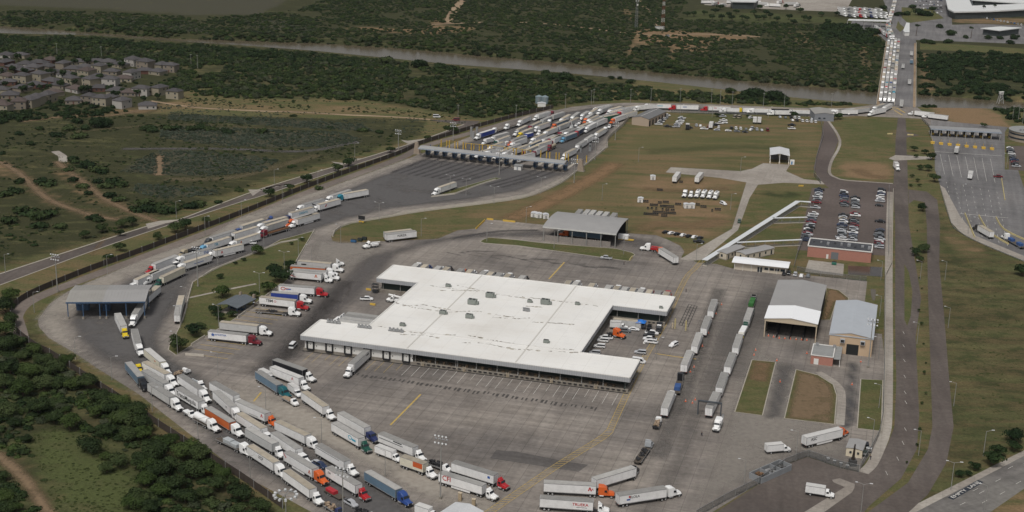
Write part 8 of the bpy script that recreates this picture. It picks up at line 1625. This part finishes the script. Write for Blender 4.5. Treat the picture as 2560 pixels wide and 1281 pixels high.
# people: one continuous skinned figure, clothing as parts
SKIN = mat('skin',(.35,.2,.13),.6);CL = [mat('dark_uniform',(.025,.03,.045),.8),mat('blue_shirt',(.06,.1,.2),.8),mat('hi_vis_vest',(.6,.45,.05),.7)]
def person(x,y,rz,lab,cl,step=.18):
 t = thing('person',lab,'person',G(x,y) + Vector((0,0,.05)),rz)
 m = MB();m.loft([(0,0,0,0.01)]) if 0 else None
 V = [(0,0,.95),(0,0,1.2),(.0,0,1.42),(0,0,1.53),(.02,0,1.7),(0,.19,1.42),(.03,.25,1.15),(.12,.24,.92),(.17,.23,.84),(0,-.19,1.42),(-.02,-.25,1.15),(.08,-.24,.92),(.12,-.23,.84),(0,.1,.92),(step,.11,.5),(step * .9,.11,.08),(step * .9 + .17,.12,.04),(0,-.1,.92),(-step,-.11,.5),(-step * 1.2,-.11,.1),(-step * 1.2 + .16,-.12,.04)]
 E = [(0,1),(1,2),(2,3),(3,4),(2,5),(5,6),(6,7),(7,8),(2,9),(9,10),(10,11),(11,12),(0,13),(13,14),(14,15),(15,16),(0,17),(17,18),(18,19),(19,20)]
 Rr = [.14,.13,.15,.06,.1,.065,.048,.035,.03,.065,.048,.035,.03,.09,.065,.05,.035,.09,.065,.05,.035]
 me = bpy.data.meshes.new('body');me.from_pydata(V,E,[]);me.materials.append(SKIN);o = bpy.data.objects.new('body',me);COL.objects.link(o);o.parent = t
 md = o.modifiers.new('skin','SKIN');o.modifiers.new('sub','SUBSURF').levels = 1
 for i,r in enumerate(Rr): me.skin_vertices[0].data[i].radius = (r,r)
 me.skin_vertices[0].data[0].use_root = True
 put('shirt',MB().cyl((0,0,.98),(0,0,1.46),.175,.19,n=10).cyl((0,.19,1.44),(.03,.25,1.13),.08,.065,n=8).cyl((0,-.19,1.44),(-.02,-.25,1.13),.08,.065,n=8),cl,t)
 put('trousers',MB().cyl((0,.09,1.0),(step,.11,.5),.115,.085,n=8).cyl((step,.11,.5),(step * .9,.11,.1),.085,.07,n=8).cyl((0,-.09,1.0),(-step,-.11,.5),.115,.085,n=8).cyl((-step,-.11,.5),(-step * 1.2,-.11,.12),.085,.07,n=8),CL[0],t)
 put('hair',MB().cyl((0,0,1.7),(-.01,0,1.82),.105,.06,n=10),BLACK,t)
person(1715,730,.4,'person in dark clothes standing right of the rear warehouse wing',CL[0]);person(1754,1091,2.2,'person in dark clothes walking alone below the scanning lanes',CL[0]);person(1592,936,1.0,'person in yellow vest by the front right warehouse corner',CL[2]);person(1583,957,1.4,'person in blue shirt at the dock end of the warehouse',CL[1]);person(2176,1150,.8,'person in dark clothes beyond the fence near the monument',CL[0]);person(1560,663,.3,'person in dark clothes on the open upper yard',CL[0])
# ================= vegetation =================
def leaf_mat(name,dark,light,tip):
 m = bpy.data.materials.new(name);m.use_nodes = True;t = m.node_tree;b = t.nodes['Principled BSDF'];b.inputs['Roughness'].default_value = .8;b.inputs['Specular IOR Level'].default_value = .12
 g = N(t,'ShaderNodeNewGeometry');n = N(t,'ShaderNodeTexNoise');n.inputs['Scale'].default_value = .22;n.inputs['Detail'].default_value = 5;t.links.new(g.outputs['Position'],n.inputs['Vector'])
 oi = N(t,'ShaderNodeObjectInfo');ad = N(t,'ShaderNodeMath',operation='MULTIPLY_ADD');ad.inputs[1].default_value = .45;t.links.new(oi.outputs['Random'],ad.inputs[0]);t.links.new(n.outputs[0],ad.inputs[2])
 cr = N(t,'ShaderNodeValToRGB');e = cr.color_ramp;e.elements[0].position = .42;e.elements[0].color = (*dark,1);e.elements[1].position = 1.0;e.elements[1].color = (*tip,1);k = e.elements.new(.7);k.color = (*light,1)
 t.links.new(ad.outputs[0],cr.inputs[0]);t.links.new(cr.outputs[0],b.inputs['Base Color']);return m
LEAF = leaf_mat('foliage',(0.016,0.028,0.010),(0.030,0.047,0.016),(0.052,0.070,0.026));LEAFD = leaf_mat('dark_foliage',(0.010,0.021,0.008),(0.017,0.032,0.011),(0.026,0.044,0.015));SAGE = leaf_mat('sage_foliage',(0.029,0.042,0.024),(0.061,0.078,0.054),(0.094,0.112,0.083));DRYG = leaf_mat('tuft_foliage',(0.032,0.045,0.014),(0.047,0.061,0.019),(0.065,0.078,0.027))
LEAFF = leaf_mat('fresh_foliage',(0.023,0.040,0.011),(0.037,0.059,0.016),(0.054,0.078,0.023))
LEAFM = leaf_mat('greyish_foliage',(.026,.036,.018),(.043,.053,.028),(.062,.072,.042))
BARK = mat('bark',(.09,.065,.045),.9,var=.2,vscale=2)
def crown_mesh(seed,n,leaf,lobes,flat=.75):
 r = np.random.RandomState(seed);C = []
 for i in range(lobes):
  a = r.uniform(0,6.28);d = r.uniform(.0,.62);C.append((math.cos(a) * d,math.sin(a) * d,r.uniform(-.05,.42) * flat,r.uniform(.3,.52)))
 per = max(1,n // lobes);pts = [];nor = []
 for cx,cy,cz,cr in C:
  v = r.normal(size=(per,3));v /= np.linalg.norm(v,axis=1)[:,None];v[:,2] = np.where(v[:,2] < -.35,-v[:,2],v[:,2])
  rad = cr * r.uniform(.72,1.06,size=(per,1));p = v * rad * np.array([1,1,flat]) + np.array([cx,cy,cz]);pts.append(p);nor.append(v)
 p = np.concatenate(pts);nn = np.concatenate(nor) + r.normal(size=(len(p),3)) * .33;nn /= np.linalg.norm(nn,axis=1)[:,None]
 a = np.cross(nn,r.normal(size=nn.shape));a /= np.linalg.norm(a,axis=1)[:,None];b = np.cross(nn,a);s = leaf * r.uniform(.6,1.3,size=(len(p),1));a *= s;b *= s * r.uniform(.5,1,size=(len(p),1))
 V = np.stack([p - a - b * .6,p + a * .4 - b,p + a + b * .7,p - a * .5 + b],1).reshape(-1,3);V[:,2] += .52 * flat
 me = bpy.data.meshes.new('crown');k = len(p);me.vertices.add(4 * k);me.vertices.foreach_set('co',V.ravel());me.loops.add(4 * k);me.loops.foreach_set('vertex_index',np.arange(4 * k));me.polygons.add(k);me.polygons.foreach_set('loop_start',np.arange(k) * 4);me.polygons.foreach_set('loop_total',np.full(k,4));me.update(calc_edges=True);return me
def trunk_mesh(seed):
 r = random.Random(seed);m = MB();m.cyl((0,0,-.1),(.03,.02,.45),.06,.04,n=6)
 for i in range(5): a = i * 1.3 + r.random();m.cyl((.02,.01,.2 + .05 * i),(math.cos(a) * .4,math.sin(a) * .4,.55 + r.random() * .3),.03,.012,n=5)
 return m.mesh('trunk')
BIG = [crown_mesh(i,3200,.05,15,.8) for i in range(5)];MID = [crown_mesh(20 + i,900,.08,10,.8) for i in range(4)];SML = [crown_mesh(40 + i,300,.13,7,.75) for i in range(5)];TR = [trunk_mesh(i) for i in range(3)]
for m_ in TR: m_.materials.append(BARK)
def tree(g,rad,lab,grp,m=LEAF,lvl=0,ht=1.0,name='tree',cat='tree',trunk=True):
 r = rnd;t = thing(name,lab,cat,(g.x,g.y,float(ground_z(g.x,g.y)) - .1),r.uniform(0,6.28),grp)
 me = (BIG,MID,SML)[lvl][r.randrange((5,4,5)[lvl])]
 if not me.materials: me.materials.append(m)
 o = bpy.data.objects.new('crown',me);COL.objects.link(o);o.parent = t;o.material_slots[0].link = 'OBJECT';o.material_slots[0].material = m;o.scale = (rad * 1.15,rad * 1.15 * r.uniform(.85,1.1),rad * ht * 1.1)
 if not trunk: o.location.z = -rad * ht * .28
 if trunk: k = bpy.data.objects.new('trunk',TR[r.randrange(3)]);COL.objects.link(k);k.parent = t;k.scale = (rad,rad,rad * ht * .95);o.location.z = rad * .28 * ht
 return t
# trees one can tell apart (crop origin 0,720 scale 2.283): the wood at bottom left
BL = [(60,60,50),(30,130,60),(60,200,45),(30,260,55),(70,320,50),(20,350,60),(200,370,45),(130,400,40),(250,430,50),(60,470,60),(170,490,55),(320,470,60),(380,430,40),(250,560,60),(130,600,70),(340,560,55),(430,560,50),(500,560,55),(30,560,60),(220,700,65),(30,720,60),(310,760,45),(400,790,60),(80,780,40),(470,640,28),(580,640,60),(650,700,65),(560,720,45),(700,760,60),(600,830,55),(780,720,60),(820,800,60),(740,850,55),(520,920,65),(600,970,30),(680,1000,55),(610,1040,45),(880,960,65),(820,1010,60),(910,1060,70),(830,1110,60),(930,1180,60),(760,1240,60),(860,1250,50),(12,1090,36),(30,1200,55),(90,1262,40),(20,1270,50),(380,700,25),(150,870,30)]
BL = [(x / 2.283,720 + y / 2.283,r / 2.283) for x,y,r in BL] + [(280 + x / 3.042,860 + y / 3.042,r / 3.042) for x,y,r in ((60,470,80),(180,520,70),(100,600,80),(230,700,70),(330,830,95),(420,760,90),(560,830,95),(660,860,85),(280,950,75),(420,950,80),(720,960,90),(600,990,90),(840,1000,60),(470,1090,90),(560,1180,80),(980,1160,95),(1130,1250,80),(700,1150,60),(930,1050,40),(800,1090,70),(200,1200,90),(300,1260,70))]
BL.sort(key=lambda q: q[1])
for i,(x,y,r) in enumerate(BL):
 g = G(x,y + r * .35);rad = r / (.00483 * (y + 435)) * 1.22
 tree(g,rad,'dense mesquite tree in the lower left wood, %s from the top' % (ordn(i) if i < 69 else 'lowest but %s' % ORD[len(BL) - 1 - i]),'mesquite trees in the lower left wood',LEAF if i % 3 else LEAFF,0,rnd.uniform(.75,.95))
# park, field and median trees: x, y of the foot, crown radius in metres, label
S2 = lambda x,y: (420 + x / 3.558,560 + y / 3.558)
for (x,y),r,m,lab in ((S2(485,655),4.3,LEAFF,'bright green round tree left of the picnic shelter'),(S2(890,610),4.0,LEAFF,'bright green tree between the dark trees and the parked row'),(S2(950,470),4.6,LEAFD,'dark dense tree, upper one behind the curved line trailer'),(S2(990,525),5.0,LEAFD,'dark dense tree, largest one behind the curved line trailer'),(S2(1080,400),3.2,LEAFD,'dark tree tucked behind the top parked trailers'),(S2(770,660),2.6,LEAF,'thin tree behind the picnic shelter chimney'),(S2(805,270),3.4,LEAFF,'loose feathery tree near the top park kerb'),(S2(465,490),1.9,LEAFD,'small round dark tree in the middle of the park'),(S2(600,360),1.2,LEAFD,'tiny shrub near the upper left park kerb'),(S2(675,330),1.5,LEAF,'small thin tree on the upper park'),(S2(1100,185),1.3,LEAF,'small shrub near the park top corner'),(S2(1195,155),1.6,LEAF,'small tree at the park top corner'),
 (S2(420,800),2.9,LEAFD,'dark round bush left of the picnic shelter'),(S2(570,830),2.4,LEAFD,'dark round bush in front of the picnic shelter'),(S2(455,850),2.6,LEAFD,'dark bush behind the star marked trailer'),(S2(220,995),4.0,LEAFD,'dark round tree in the lower park'),(S2(295,935),2.2,LEAF,'small tree beside the dark lower park tree'),(S2(95,1130),5.0,LEAF,'large green tree at the lower tip of the park'),(S2(1055,360),1.5,LEAFD,'small round tree beside the double arm lamp'),
 ((2305,528),3.6,LEAFD,'round dark tree at the top of the lower median'),((2285,378),2.8,LEAF,'median tree by the closed boulevard, upper'),((2290,395),2.0,LEAF,'small median tree below the upper one'),((2312,385),2.6,LEAFD,'dark median tree beside the toll plaza'),((2328,400),3.6,LEAF,'largest median tree touching the toll plaza'),((2320,428),3.4,LEAFD,'dark median tree left of the plaza edge'),((2300,425),2.6,LEAF,'median tree near the service truck'),((2336,455),4.0,LEAF,'spreading tree at the plaza corner'),((2280,443),1.6,LEAF,'little median bush above the lower ones'),((2294,455),1.8,LEAF,'little median bush lower'),((2277,467),1.4,LEAF,'lowest little bush above the turning loop'),((2298,466),1.4,LEAF,'lowest right bush above the turning loop'),
 ((2290,640),3.2,LEAFD,'dark tree in the lower median cluster, left'),((2310,632),3.4,LEAF,'green tree in the lower median cluster, right'),((2300,655),2.4,LEAF,'green tree in the lower median cluster, bottom'),((2532,1107),4.2,LEAFD,'largest clipped dark tree beside the highway'),((2536,1128),2.8,LEAFD,'dark tree just below the largest highway tree'),((2494,1140),3.2,LEAFD,'clipped dark tree, third from the right by the highway'),((2478,1163),3.9,LEAFD,'clipped dark tree, broad one by the highway'),((2438,1176),2.4,LEAFD,'clipped dark tree, smaller by the highway'),((2421,1190),1.5,LEAFD,'clipped little tree by the highway'),((2399,1194),1.9,LEAFD,'clipped leftmost tree by the highway'),
 ((300,628),3.4,LEAF,'tree between frontage road and fence, left'),((270,652),2.6,LEAFD,'low dark tree hugging the fence'),((395,600),3.2,LEAF,'tree by the fence right of the tall pole'),((440,582),4.0,LEAF,'spreading tree by the fence below the driveway'),((465,575),4.4,LEAFD,'darker tree by the fence below the driveway'),((516,557),2.6,LEAF,'small tree by the fence near the lamp'),((675,492),4.0,LEAFD,'dark tree on the verge right of the road arrow'),((725,476),3.0,LEAF,'small tree beyond the dark verge tree'),((767,457),4.2,LEAFD,'dark tree on the verge near the long driveway'),((845,430),4.2,LEAF,'pair of verge trees, left one'),((872,417),4.2,LEAFD,'pair of verge trees, right one'),((975,383),3.4,LEAF,'verge tree near the far end of the frontage road'),((1128,335),5.0,LEAF,'green tree behind the fence above the left pylon'),((1068,352),3.0,LEAF,'green bush behind the left pylon'),
 ((255,582),3.8,LEAF,'bushy tree on the open grass left of the driveway'),((212,596),3.0,LEAF,'small tree on the open grass further left'),((305,570),3.6,LEAF,'pair of trees beside the driveway, left'),((330,565),3.8,LEAFD,'pair of trees beside the driveway, right'),((300,590),2.6,LEAF,'small tree under the driveway pair'),((2555,690),4.5,LEAFD,'dark tree cut by the right edge below the ramp'),((2545,345),3.0,LEAF,'tree beside the round office'),((2460,318),3.0,LEAF,'tree behind the toll canopy right end'),
 ((1795,292),2.6,LEAFD,'small dark tree in front of the red cab truck on the river road'),((1870,294),1.8,LEAFD,'little tree at the compound fence'),((1985,294),3.6,LEAFD,'tree left of the storage hall'),((2078,300),4.0,LEAFD,'dark tree right of the storage hall'),((2095,298),3.8,LEAFD,'dark tree second right of the storage hall')):
 tree(G(x,y),r,lab,None,m,1 if y > 330 else 2,.9)
# big trees along the river and in the customs grounds
RT = [(1875,245,9,'LEAFD'),(1900,246,8,'LEAFD'),(1930,250,9,'LEAFD'),(1955,252,7,'LEAFD'),(1860,250,6,'LEAFD'),(1410,200,8,'LEAFD'),(1395,198,6,'LEAFD'),(1365,187,5,'LEAFD'),(970,160,8,'LEAF'),(1045,168,8,'LEAFD'),(1100,175,7,'LEAFD'),(1130,178,6,'LEAFD'),(1255,200,4,'LEAFD'),(1300,205,4,'LEAFD'),(1575,208,4,'LEAFD'),(1825,232,5,'LEAF'),(1550,198,3,'LEAFD'),(1530,197,3,'LEAFD'),
      (250,318,8,'LEAFD'),(262,312,6,'LEAFD'),(2300,38,9,'LEAFD'),(2320,40,7,'LEAFD'),(2265,38,6,'LEAFD'),(2245,40,6,'LEAFD'),(2210,22,5,'LEAFD'),(2375,88,7,'LEAFD'),(2350,70,5,'LEAFD'),(2415,96,4,'LEAFD'),(2470,98,5,'LEAFD'),(2500,98,4,'LEAFD'),(2535,98,6,'LEAFD'),(2310,108,5,'LEAFD'),(2328,110,5,'LEAFD'),(2370,108,5,'LEAFD'),(2525,110,5,'LEAFD'),(2190,85,7,'LEAFD'),(2175,80,6,'LEAFD'),(2280,20,5,'LEAFD'),(2330,25,5,'LEAFD')]
for i,(x,y,r,m) in enumerate(RT): tree(G(x,y),r,'%s crowned tree standing out near the far side, %s in order from the river' % ('dark' if m == 'LEAFD' else 'green',ordn(i)),'trees standing out along the river and customs grounds',globals()[m],1,1.0,trunk=False)
for i,(x,y) in enumerate(((1718,42),(1735,42),(1760,38),(1788,34),(1780,50),(1805,50),(1830,52),(1855,50),(1868,52),(1885,38),(1895,52),(1910,50),(1925,46),(1942,55),(1972,50),(2010,52),(2022,54),(1985,62),(2055,42),(2070,62),(2090,40),(1840,36),(1916,38),(1820,44),(2000,32),(1965,24),(1900,26),(1800,24))): tree(G(x,y),4.6,'orchard like round tree on the pale green lawn across the river, %s of the grove' % ordn(i),'trees on the far lawn',LEAFD,2,1.0)
for i,(x,y) in enumerate(((2456,40),(2484,37),(2427,96),(2290,90))):
 g = G(x,y);t = thing('palm_tree','thin dark headed palm tree, %s' % ['left one of the pair before the big hall','right one of the pair before the big hall','short one by the filling canopy','by the bridge head'][i],'palm tree',g,0);put('trunk',MB().cyl((0,0,0),(.3,0,11),.35,.2,n=6),BARK,t);o = put('crown',SML[i],LEAFD,t,loc=(.3,0,9.4));o.scale = (3.2,3.2,3)
for i in range(15):
 x,y = [(2292,565 + i * 42 + rnd.uniform(-18,18)),(2296,600)][0];x += (7 if y < 840 else 18 if y < 1050 else 12) + rnd.uniform(-6,6) - max(0,(y - 1100) * .55)
 tree(G(x,y),rnd.uniform(.5,.9),'sapling in the boulevard median, %s from the top' % ordn(i),'median saplings',LEAF,2,1.4,'sapling','sapling')
HT = [(60,150),(215,160),(340,170),(465,165),(700,190),(855,200),(995,195),(1125,205),(1255,240),(1390,235),(1600,215),(20,300),(140,300),(290,310),(455,310),(580,320),(720,340),(850,350),(945,395),(1120,380),(60,460),(270,520),(340,480),(470,480),(560,480),(700,470),(840,430),(930,520),(1020,510),(1250,520),(1320,590),(1400,530),(1580,550),(1690,540),(1800,590),(1645,620),(1740,190),(250,100)]
for i,(x,y) in enumerate(HT): tree(G(x / 4.575,120 + y / 4.575),rnd.uniform(2.6,4.2),'dark garden tree among the houses of the estate, %s from the rear' % ordn(i),'garden trees of the estate',LEAFD,2,1.25)
# field bushes left of the frontage road (origin 0,280 scale 2.415): a few hundred reads as scattered individuals; the largest are things
FBs = [(20,20,9),(110,30,7),(240,100,5),(120,130,5),(190,190,5),(340,140,6),(410,100,7),(460,60,7),(480,150,8),(520,100,6),(890,100,8),(920,110,7),(1010,100,7),(1060,100,6),(1150,105,6),(1220,95,7),(1270,105,6),(1390,120,7),(1580,120,6),(430,280,6),(450,300,5),(540,330,8),(590,350,7),(630,360,6),(410,350,5),(10,250,4),(120,420,6),(250,430,7),(300,440,7),(440,410,6),(500,450,6),(590,420,5),(640,450,7),(690,430,8),(740,440,7),(650,500,6),(720,530,6),(540,490,4),(860,560,7),(900,590,8),(960,580,7),(1010,600,7),(1060,580,6),(1130,570,7),(1200,560,7),(840,590,6),(30,500,7),(90,480,6),(130,600,7),(190,620,7),(250,640,8),(300,620,7),(60,660,7),(240,690,7),(350,690,6),(560,640,5),(600,650,5),(50,740,3),(140,770,3),(200,800,3),(1780,320,3),(1750,330,3),(1930,460,4),(1310,540,4),(1440,470,4),(2290,120,5),(2190,110,6),(1500,40,4),(1770,20,4),(2000,90,4),(780,20,4),(850,20,4)]
for i,(x,y,r) in enumerate(FBs): tree(G(x / 2.415,280 + y / 2.415 + 3),r * .78,'rounded dark bush on the open scrub field at left, %s in the count' % ordn(i) if i < 69 else 'rounded dark bush high on the scrub field, %s of the last three' % ORD[i - 69],'bushes on the left scrub field',(LEAF,LEAFD)[i % 2],2,.8,'bush','bush',False)
# -------- masses nobody could count --------
TC = bpy.data.collections.new('plant_kinds')
def kind_obs(prefix,meshes,*ms):
 c = bpy.data.collections.new(prefix)
 for i,me in enumerate(meshes):
  me2 = me.copy();me2.materials.clear();me2.materials.append(ms[i % len(ms)]);o = bpy.data.objects.new(prefix + '_%d' % i,me2);c.objects.link(o)
 return c
def instancer(name,P,scl,coll,label=None):
 me = bpy.data.meshes.new(name);me.vertices.add(len(P));me.vertices.foreach_set('co',np.asarray(P,dtype=np.float32).ravel())
 a = me.attributes.new('scl','FLOAT_VECTOR','POINT');a.data.foreach_set('vector',np.asarray(scl,dtype=np.float32).ravel());r = np.random.RandomState(len(P))
 a = me.attributes.new('rot','FLOAT_VECTOR','POINT');rr = np.zeros((len(P),3));rr[:,2] = r.uniform(0,6.28,len(P));a.data.foreach_set('vector',rr.ravel())
 a = me.attributes.new('idx','INT','POINT');a.data.foreach_set('value',r.randint(0,len(coll.objects),len(P)))
 ng = bpy.data.node_groups.new(name,'GeometryNodeTree');ng.interface.new_socket('Geometry',in_out='INPUT',socket_type='NodeSocketGeometry');ng.interface.new_socket('Geometry',in_out='OUTPUT',socket_type='NodeSocketGeometry')
 gi = ng.nodes.new('NodeGroupInput');go = ng.nodes.new('NodeGroupOutput');ip = ng.nodes.new('GeometryNodeInstanceOnPoints');ci = ng.nodes.new('GeometryNodeCollectionInfo');ci.inputs['Collection'].default_value = coll;ci.inputs['Separate Children'].default_value = True;ci.inputs['Reset Children'].default_value = True
 def na(n,ty): q = ng.nodes.new('GeometryNodeInputNamedAttribute');q.data_type = ty;q.inputs['Name'].default_value = n;return q.outputs['Attribute']
 ip.inputs['Pick Instance'].default_value = True;ng.links.new(gi.outputs[0],ip.inputs['Points']);ng.links.new(ci.outputs[0],ip.inputs['Instance']);ng.links.new(na('idx','INT'),ip.inputs['Instance Index']);ng.links.new(na('rot','FLOAT_VECTOR'),ip.inputs['Rotation']);ng.links.new(na('scl','FLOAT_VECTOR'),ip.inputs['Scale']);ng.links.new(ip.outputs[0],go.inputs[0])
 o = bpy.data.objects.new(name,me);COL.objects.link(o);md = o.modifiers.new('scatter','NODES');md.node_group = ng;return tag(o,label,None,None,'stuff')
from mathutils import noise as mn
EXC = [pxpoly(z[2]) for z in ZONES if z[0] == 0 and z[1] >= .7]
def scatter(name,poly,dens,r0,r1,coll,thr=-.25,nsc=.02,excl=EXC,extra=(),hs=1.0,seed=1,river_gap=3,flat=.9):
 Pw = pxpoly(poly);xs = [p[0] for p in Pw];ys = [p[1] for p in Pw];A = (max(xs) - min(xs)) * (max(ys) - min(ys));r = np.random.RandomState(seed);n = int(A * dens)
 X = r.uniform(min(xs),max(xs),n);Y = r.uniform(min(ys),max(ys),n);k = inpoly(X,Y,Pw)
 for e in list(excl) + [pxpoly(q) for q in extra]: k &= ~inpoly(X,Y,e)
 c,hw = river(X);k &= np.abs(Y - c) > hw + river_gap;X,Y = X[k],Y[k]
 nz = np.array([mn.noise((x * nsc,y * nsc,seed)) + .5 * mn.noise((x * nsc * 3.1,y * nsc * 3.1,seed + 5)) for x,y in zip(X,Y)]);k = nz > thr + r.uniform(-.12,.12,len(nz));X,Y,nz = X[k],Y[k],nz[k]
 s = r.uniform(r0,r1,len(X)) * (1 + .25 * np.clip(nz,-.5,.8));s *= np.where(r.uniform(size=len(X)) < .07,1.45,1)
 S = np.stack([s,s * r.uniform(.85,1.1,len(X)),s * hs * r.uniform(flat,1.15,len(X))],1)
 return instancer(name,np.stack([X,Y,ground_z(X,Y) - .1 - .22 * S[:,2]],1),S,coll)
KW = kind_obs('mesquite',SML + SML[:4] + MID[:2],LEAF,LEAFF,LEAFD,LEAF,LEAFM,LEAF);KD = kind_obs('thicket',SML,LEAFD);KS = kind_obs('sage',MID[:3],SAGE);KT = kind_obs('tuft',SML[:3],DRYG)
scatter('riverside_wood',[(-300,88),(0,88),(250,96),(430,110),(600,121),(800,136),(1000,157),(1130,170),(1250,182),(1400,192),(1520,212),(1650,226),(1800,240),(1990,258),(2150,262),(2060,266),(1900,263),(1700,254),(1560,250),(1470,254),(1380,266),(1300,284),(1200,296),(1060,272),(930,252),(760,248),(600,246),(450,240),(400,212),(445,190),(440,168),(300,155),(130,140),(-300,130)],.06,2.0,3.5,KW,-.45,.03,river_gap=17,extra=([(1335,250),(1372,250),(1372,272),(1335,272)],[(486,172),(520,172),(520,190),(486,190)]),seed=2)
scatter('far_bank_wood',[(-300,20),(0,28),(220,30),(480,42),(640,38),(760,22),(800,0),(860,-25),(1740,-30),(1690,47),(1890,58),(2160,64),(2200,80),(2212,110),(2186,228),(2000,214),(1700,186),(1400,156),(1200,142),(1000,121),(800,108),(600,101),(430,96),(200,78),(0,64),(-300,50)],.05,1.5,2.9,KW,-.35,.02,hs=.85,seed=3)
scatter('riverbank_thicket',[(-300,48),(0,60),(200,74),(430,92),(600,98),(800,105),(1000,118),(1220,138),(1400,152),(1600,172),(1900,200),(2190,224),(2187,215),(1900,188),(1600,158),(1400,138),(1220,124),(1000,106),(800,95),(600,88),(430,78),(200,58),(0,46)],.045,2.4,4.2,KW,-.25,.03,seed=4)
scatter('eastern_scrub',[(2297,128),(2420,132),(2560,140),(2800,150),(2800,240),(2560,252),(2450,250),(2300,232)],.03,2.4,4.6,KD,-.3,.03,seed=5)
scatter('eastern_riverside_scrub',[(2300,262),(2330,262),(2440,248),(2560,262),(2760,280),(2760,325),(2560,312),(2520,300),(2450,252),(2320,272)],.04,2,3.6,KD,-.4,.04,excl=[],seed=6)
scatter('customs_thicket',[(2060,62),(2150,66),(2190,90),(2205,112),(2130,110),(2040,90)],.03,3,5,KD,-.4,.03,excl=[],seed=7)
scatter('garden_shrubs',[(-300,140),(180,135),(440,175),(440,235),(380,270),(0,285),(-300,290)],.007,.9,2.1,KD,-.6,.05,excl=[],seed=9)
scatter('near_bank_thicket',[(-300,92),(0,96),(250,102),(430,116),(600,127),(800,140),(900,150),(900,170),(700,150),(430,130),(200,116),(-300,110)],.06,2.2,3.8,KD,-.35,.03,seed=8)
for i,z in list(enumerate([z for z in ZONES if z[0] == 3]))[1:]: scatter('sage_scrub',z[2],.42 if i > 2 else .08,.55,1.0,KS,-.4,.09,seed=10 + i,river_gap=8)
scatter('field_brush',[(-300,290),(300,290),(560,300),(1060,340),(660,455),(360,560),(0,670),(-300,740)],.05,.5,1.5,KW,.0,.025,hs=.7,seed=20)
scatter('field_weeds',[(-300,262),(300,280),(560,290),(1060,340),(660,455),(360,560),(0,670),(-300,740)],.12,.3,.6,KT,-.1,.03,hs=.6,seed=26)
scatter('field_edge_brush',[(-200,255),(60,262),(230,252),(330,278),(240,292),(60,305),(-200,330)],.035,1.8,3.6,KD,-.3,.04,seed=21)
scatter('meadow_tufts',[(70,1120),(90,1075),(170,1060),(300,1110),(370,1200),(380,1320),(140,1320),(110,1200)],.3,.4,.8,KT,-.8,.1,excl=[],hs=.5,seed=22)
scatter('wood_undergrowth',[(-100,740),(20,745),(60,860),(240,985),(410,1100),(560,1200),(700,1310),(-100,1330)],.17,.8,3.2,KW,-.22,.05,excl=EXC,extra=([(70,1120),(90,1075),(170,1060),(300,1110),(370,1200),(380,1320),(140,1320),(110,1200)],[(-80,1085),(0,1120),(80,1170),(150,1250),(200,1340),(140,1340),(60,1240),(0,1175),(-80,1150)],),hs=.7,seed=23)
scatter('dry_grass_tufts',[(2395,640),(2560,720),(2760,800),(2760,1000),(2560,1100),(2400,1180),(2390,900)],.12,.35,.7,KT,-.3,.05,excl=[],hs=.35,seed=24)
hz = bpy.data.materials.new('haze');hz.use_nodes = True;t = hz.node_tree;t.nodes.remove(t.nodes['Principled BSDF']);v = t.nodes.new('ShaderNodeVolumePrincipled');v.inputs['Color'].default_value = (.85,.88,.92,1);v.inputs['Density'].default_value = .00002;v.inputs['Anisotropy'].default_value = .2;t.links.new(v.outputs[0],t.nodes['Material Output'].inputs['Volume'])
tag(put('haze',MB().box(-9500,9500,-2500,12500,-8,205),hz),kind='stuff')
scatter('slope_brush',[(440,244),(700,250),(900,254),(1060,276),(1180,298),(1080,296),(880,280),(640,270),(440,256)],.09,.5,1.4,KW,-.1,.04,excl=[],hs=.7,seed=30)
scatter('slope_scrub',[(390,256),(640,272),(900,286),(1170,306),(1060,335),(700,318),(390,300)],.12,.45,.9,KS,-.05,.05,excl=[],hs=.8,seed=31)
scatter('lawn_weeds',[(1500,420),(1600,320),(2040,310),(2050,460),(1860,580),(1500,560),(1200,560)],.035,.3,.6,KT,.05,.03,hs=.4,seed=32,excl=[pxpoly([(1660,410),(1990,400),(2080,470),(1880,470),(1660,450)]),pxpoly([(1580,270),(2050,290),(2060,345),(1580,330)]),pxpoly([(1710,660),(1900,440),(1830,440),(1700,640)]),pxpoly([(1340,500),(1620,560),(1600,640),(1180,600),(1240,540)])])
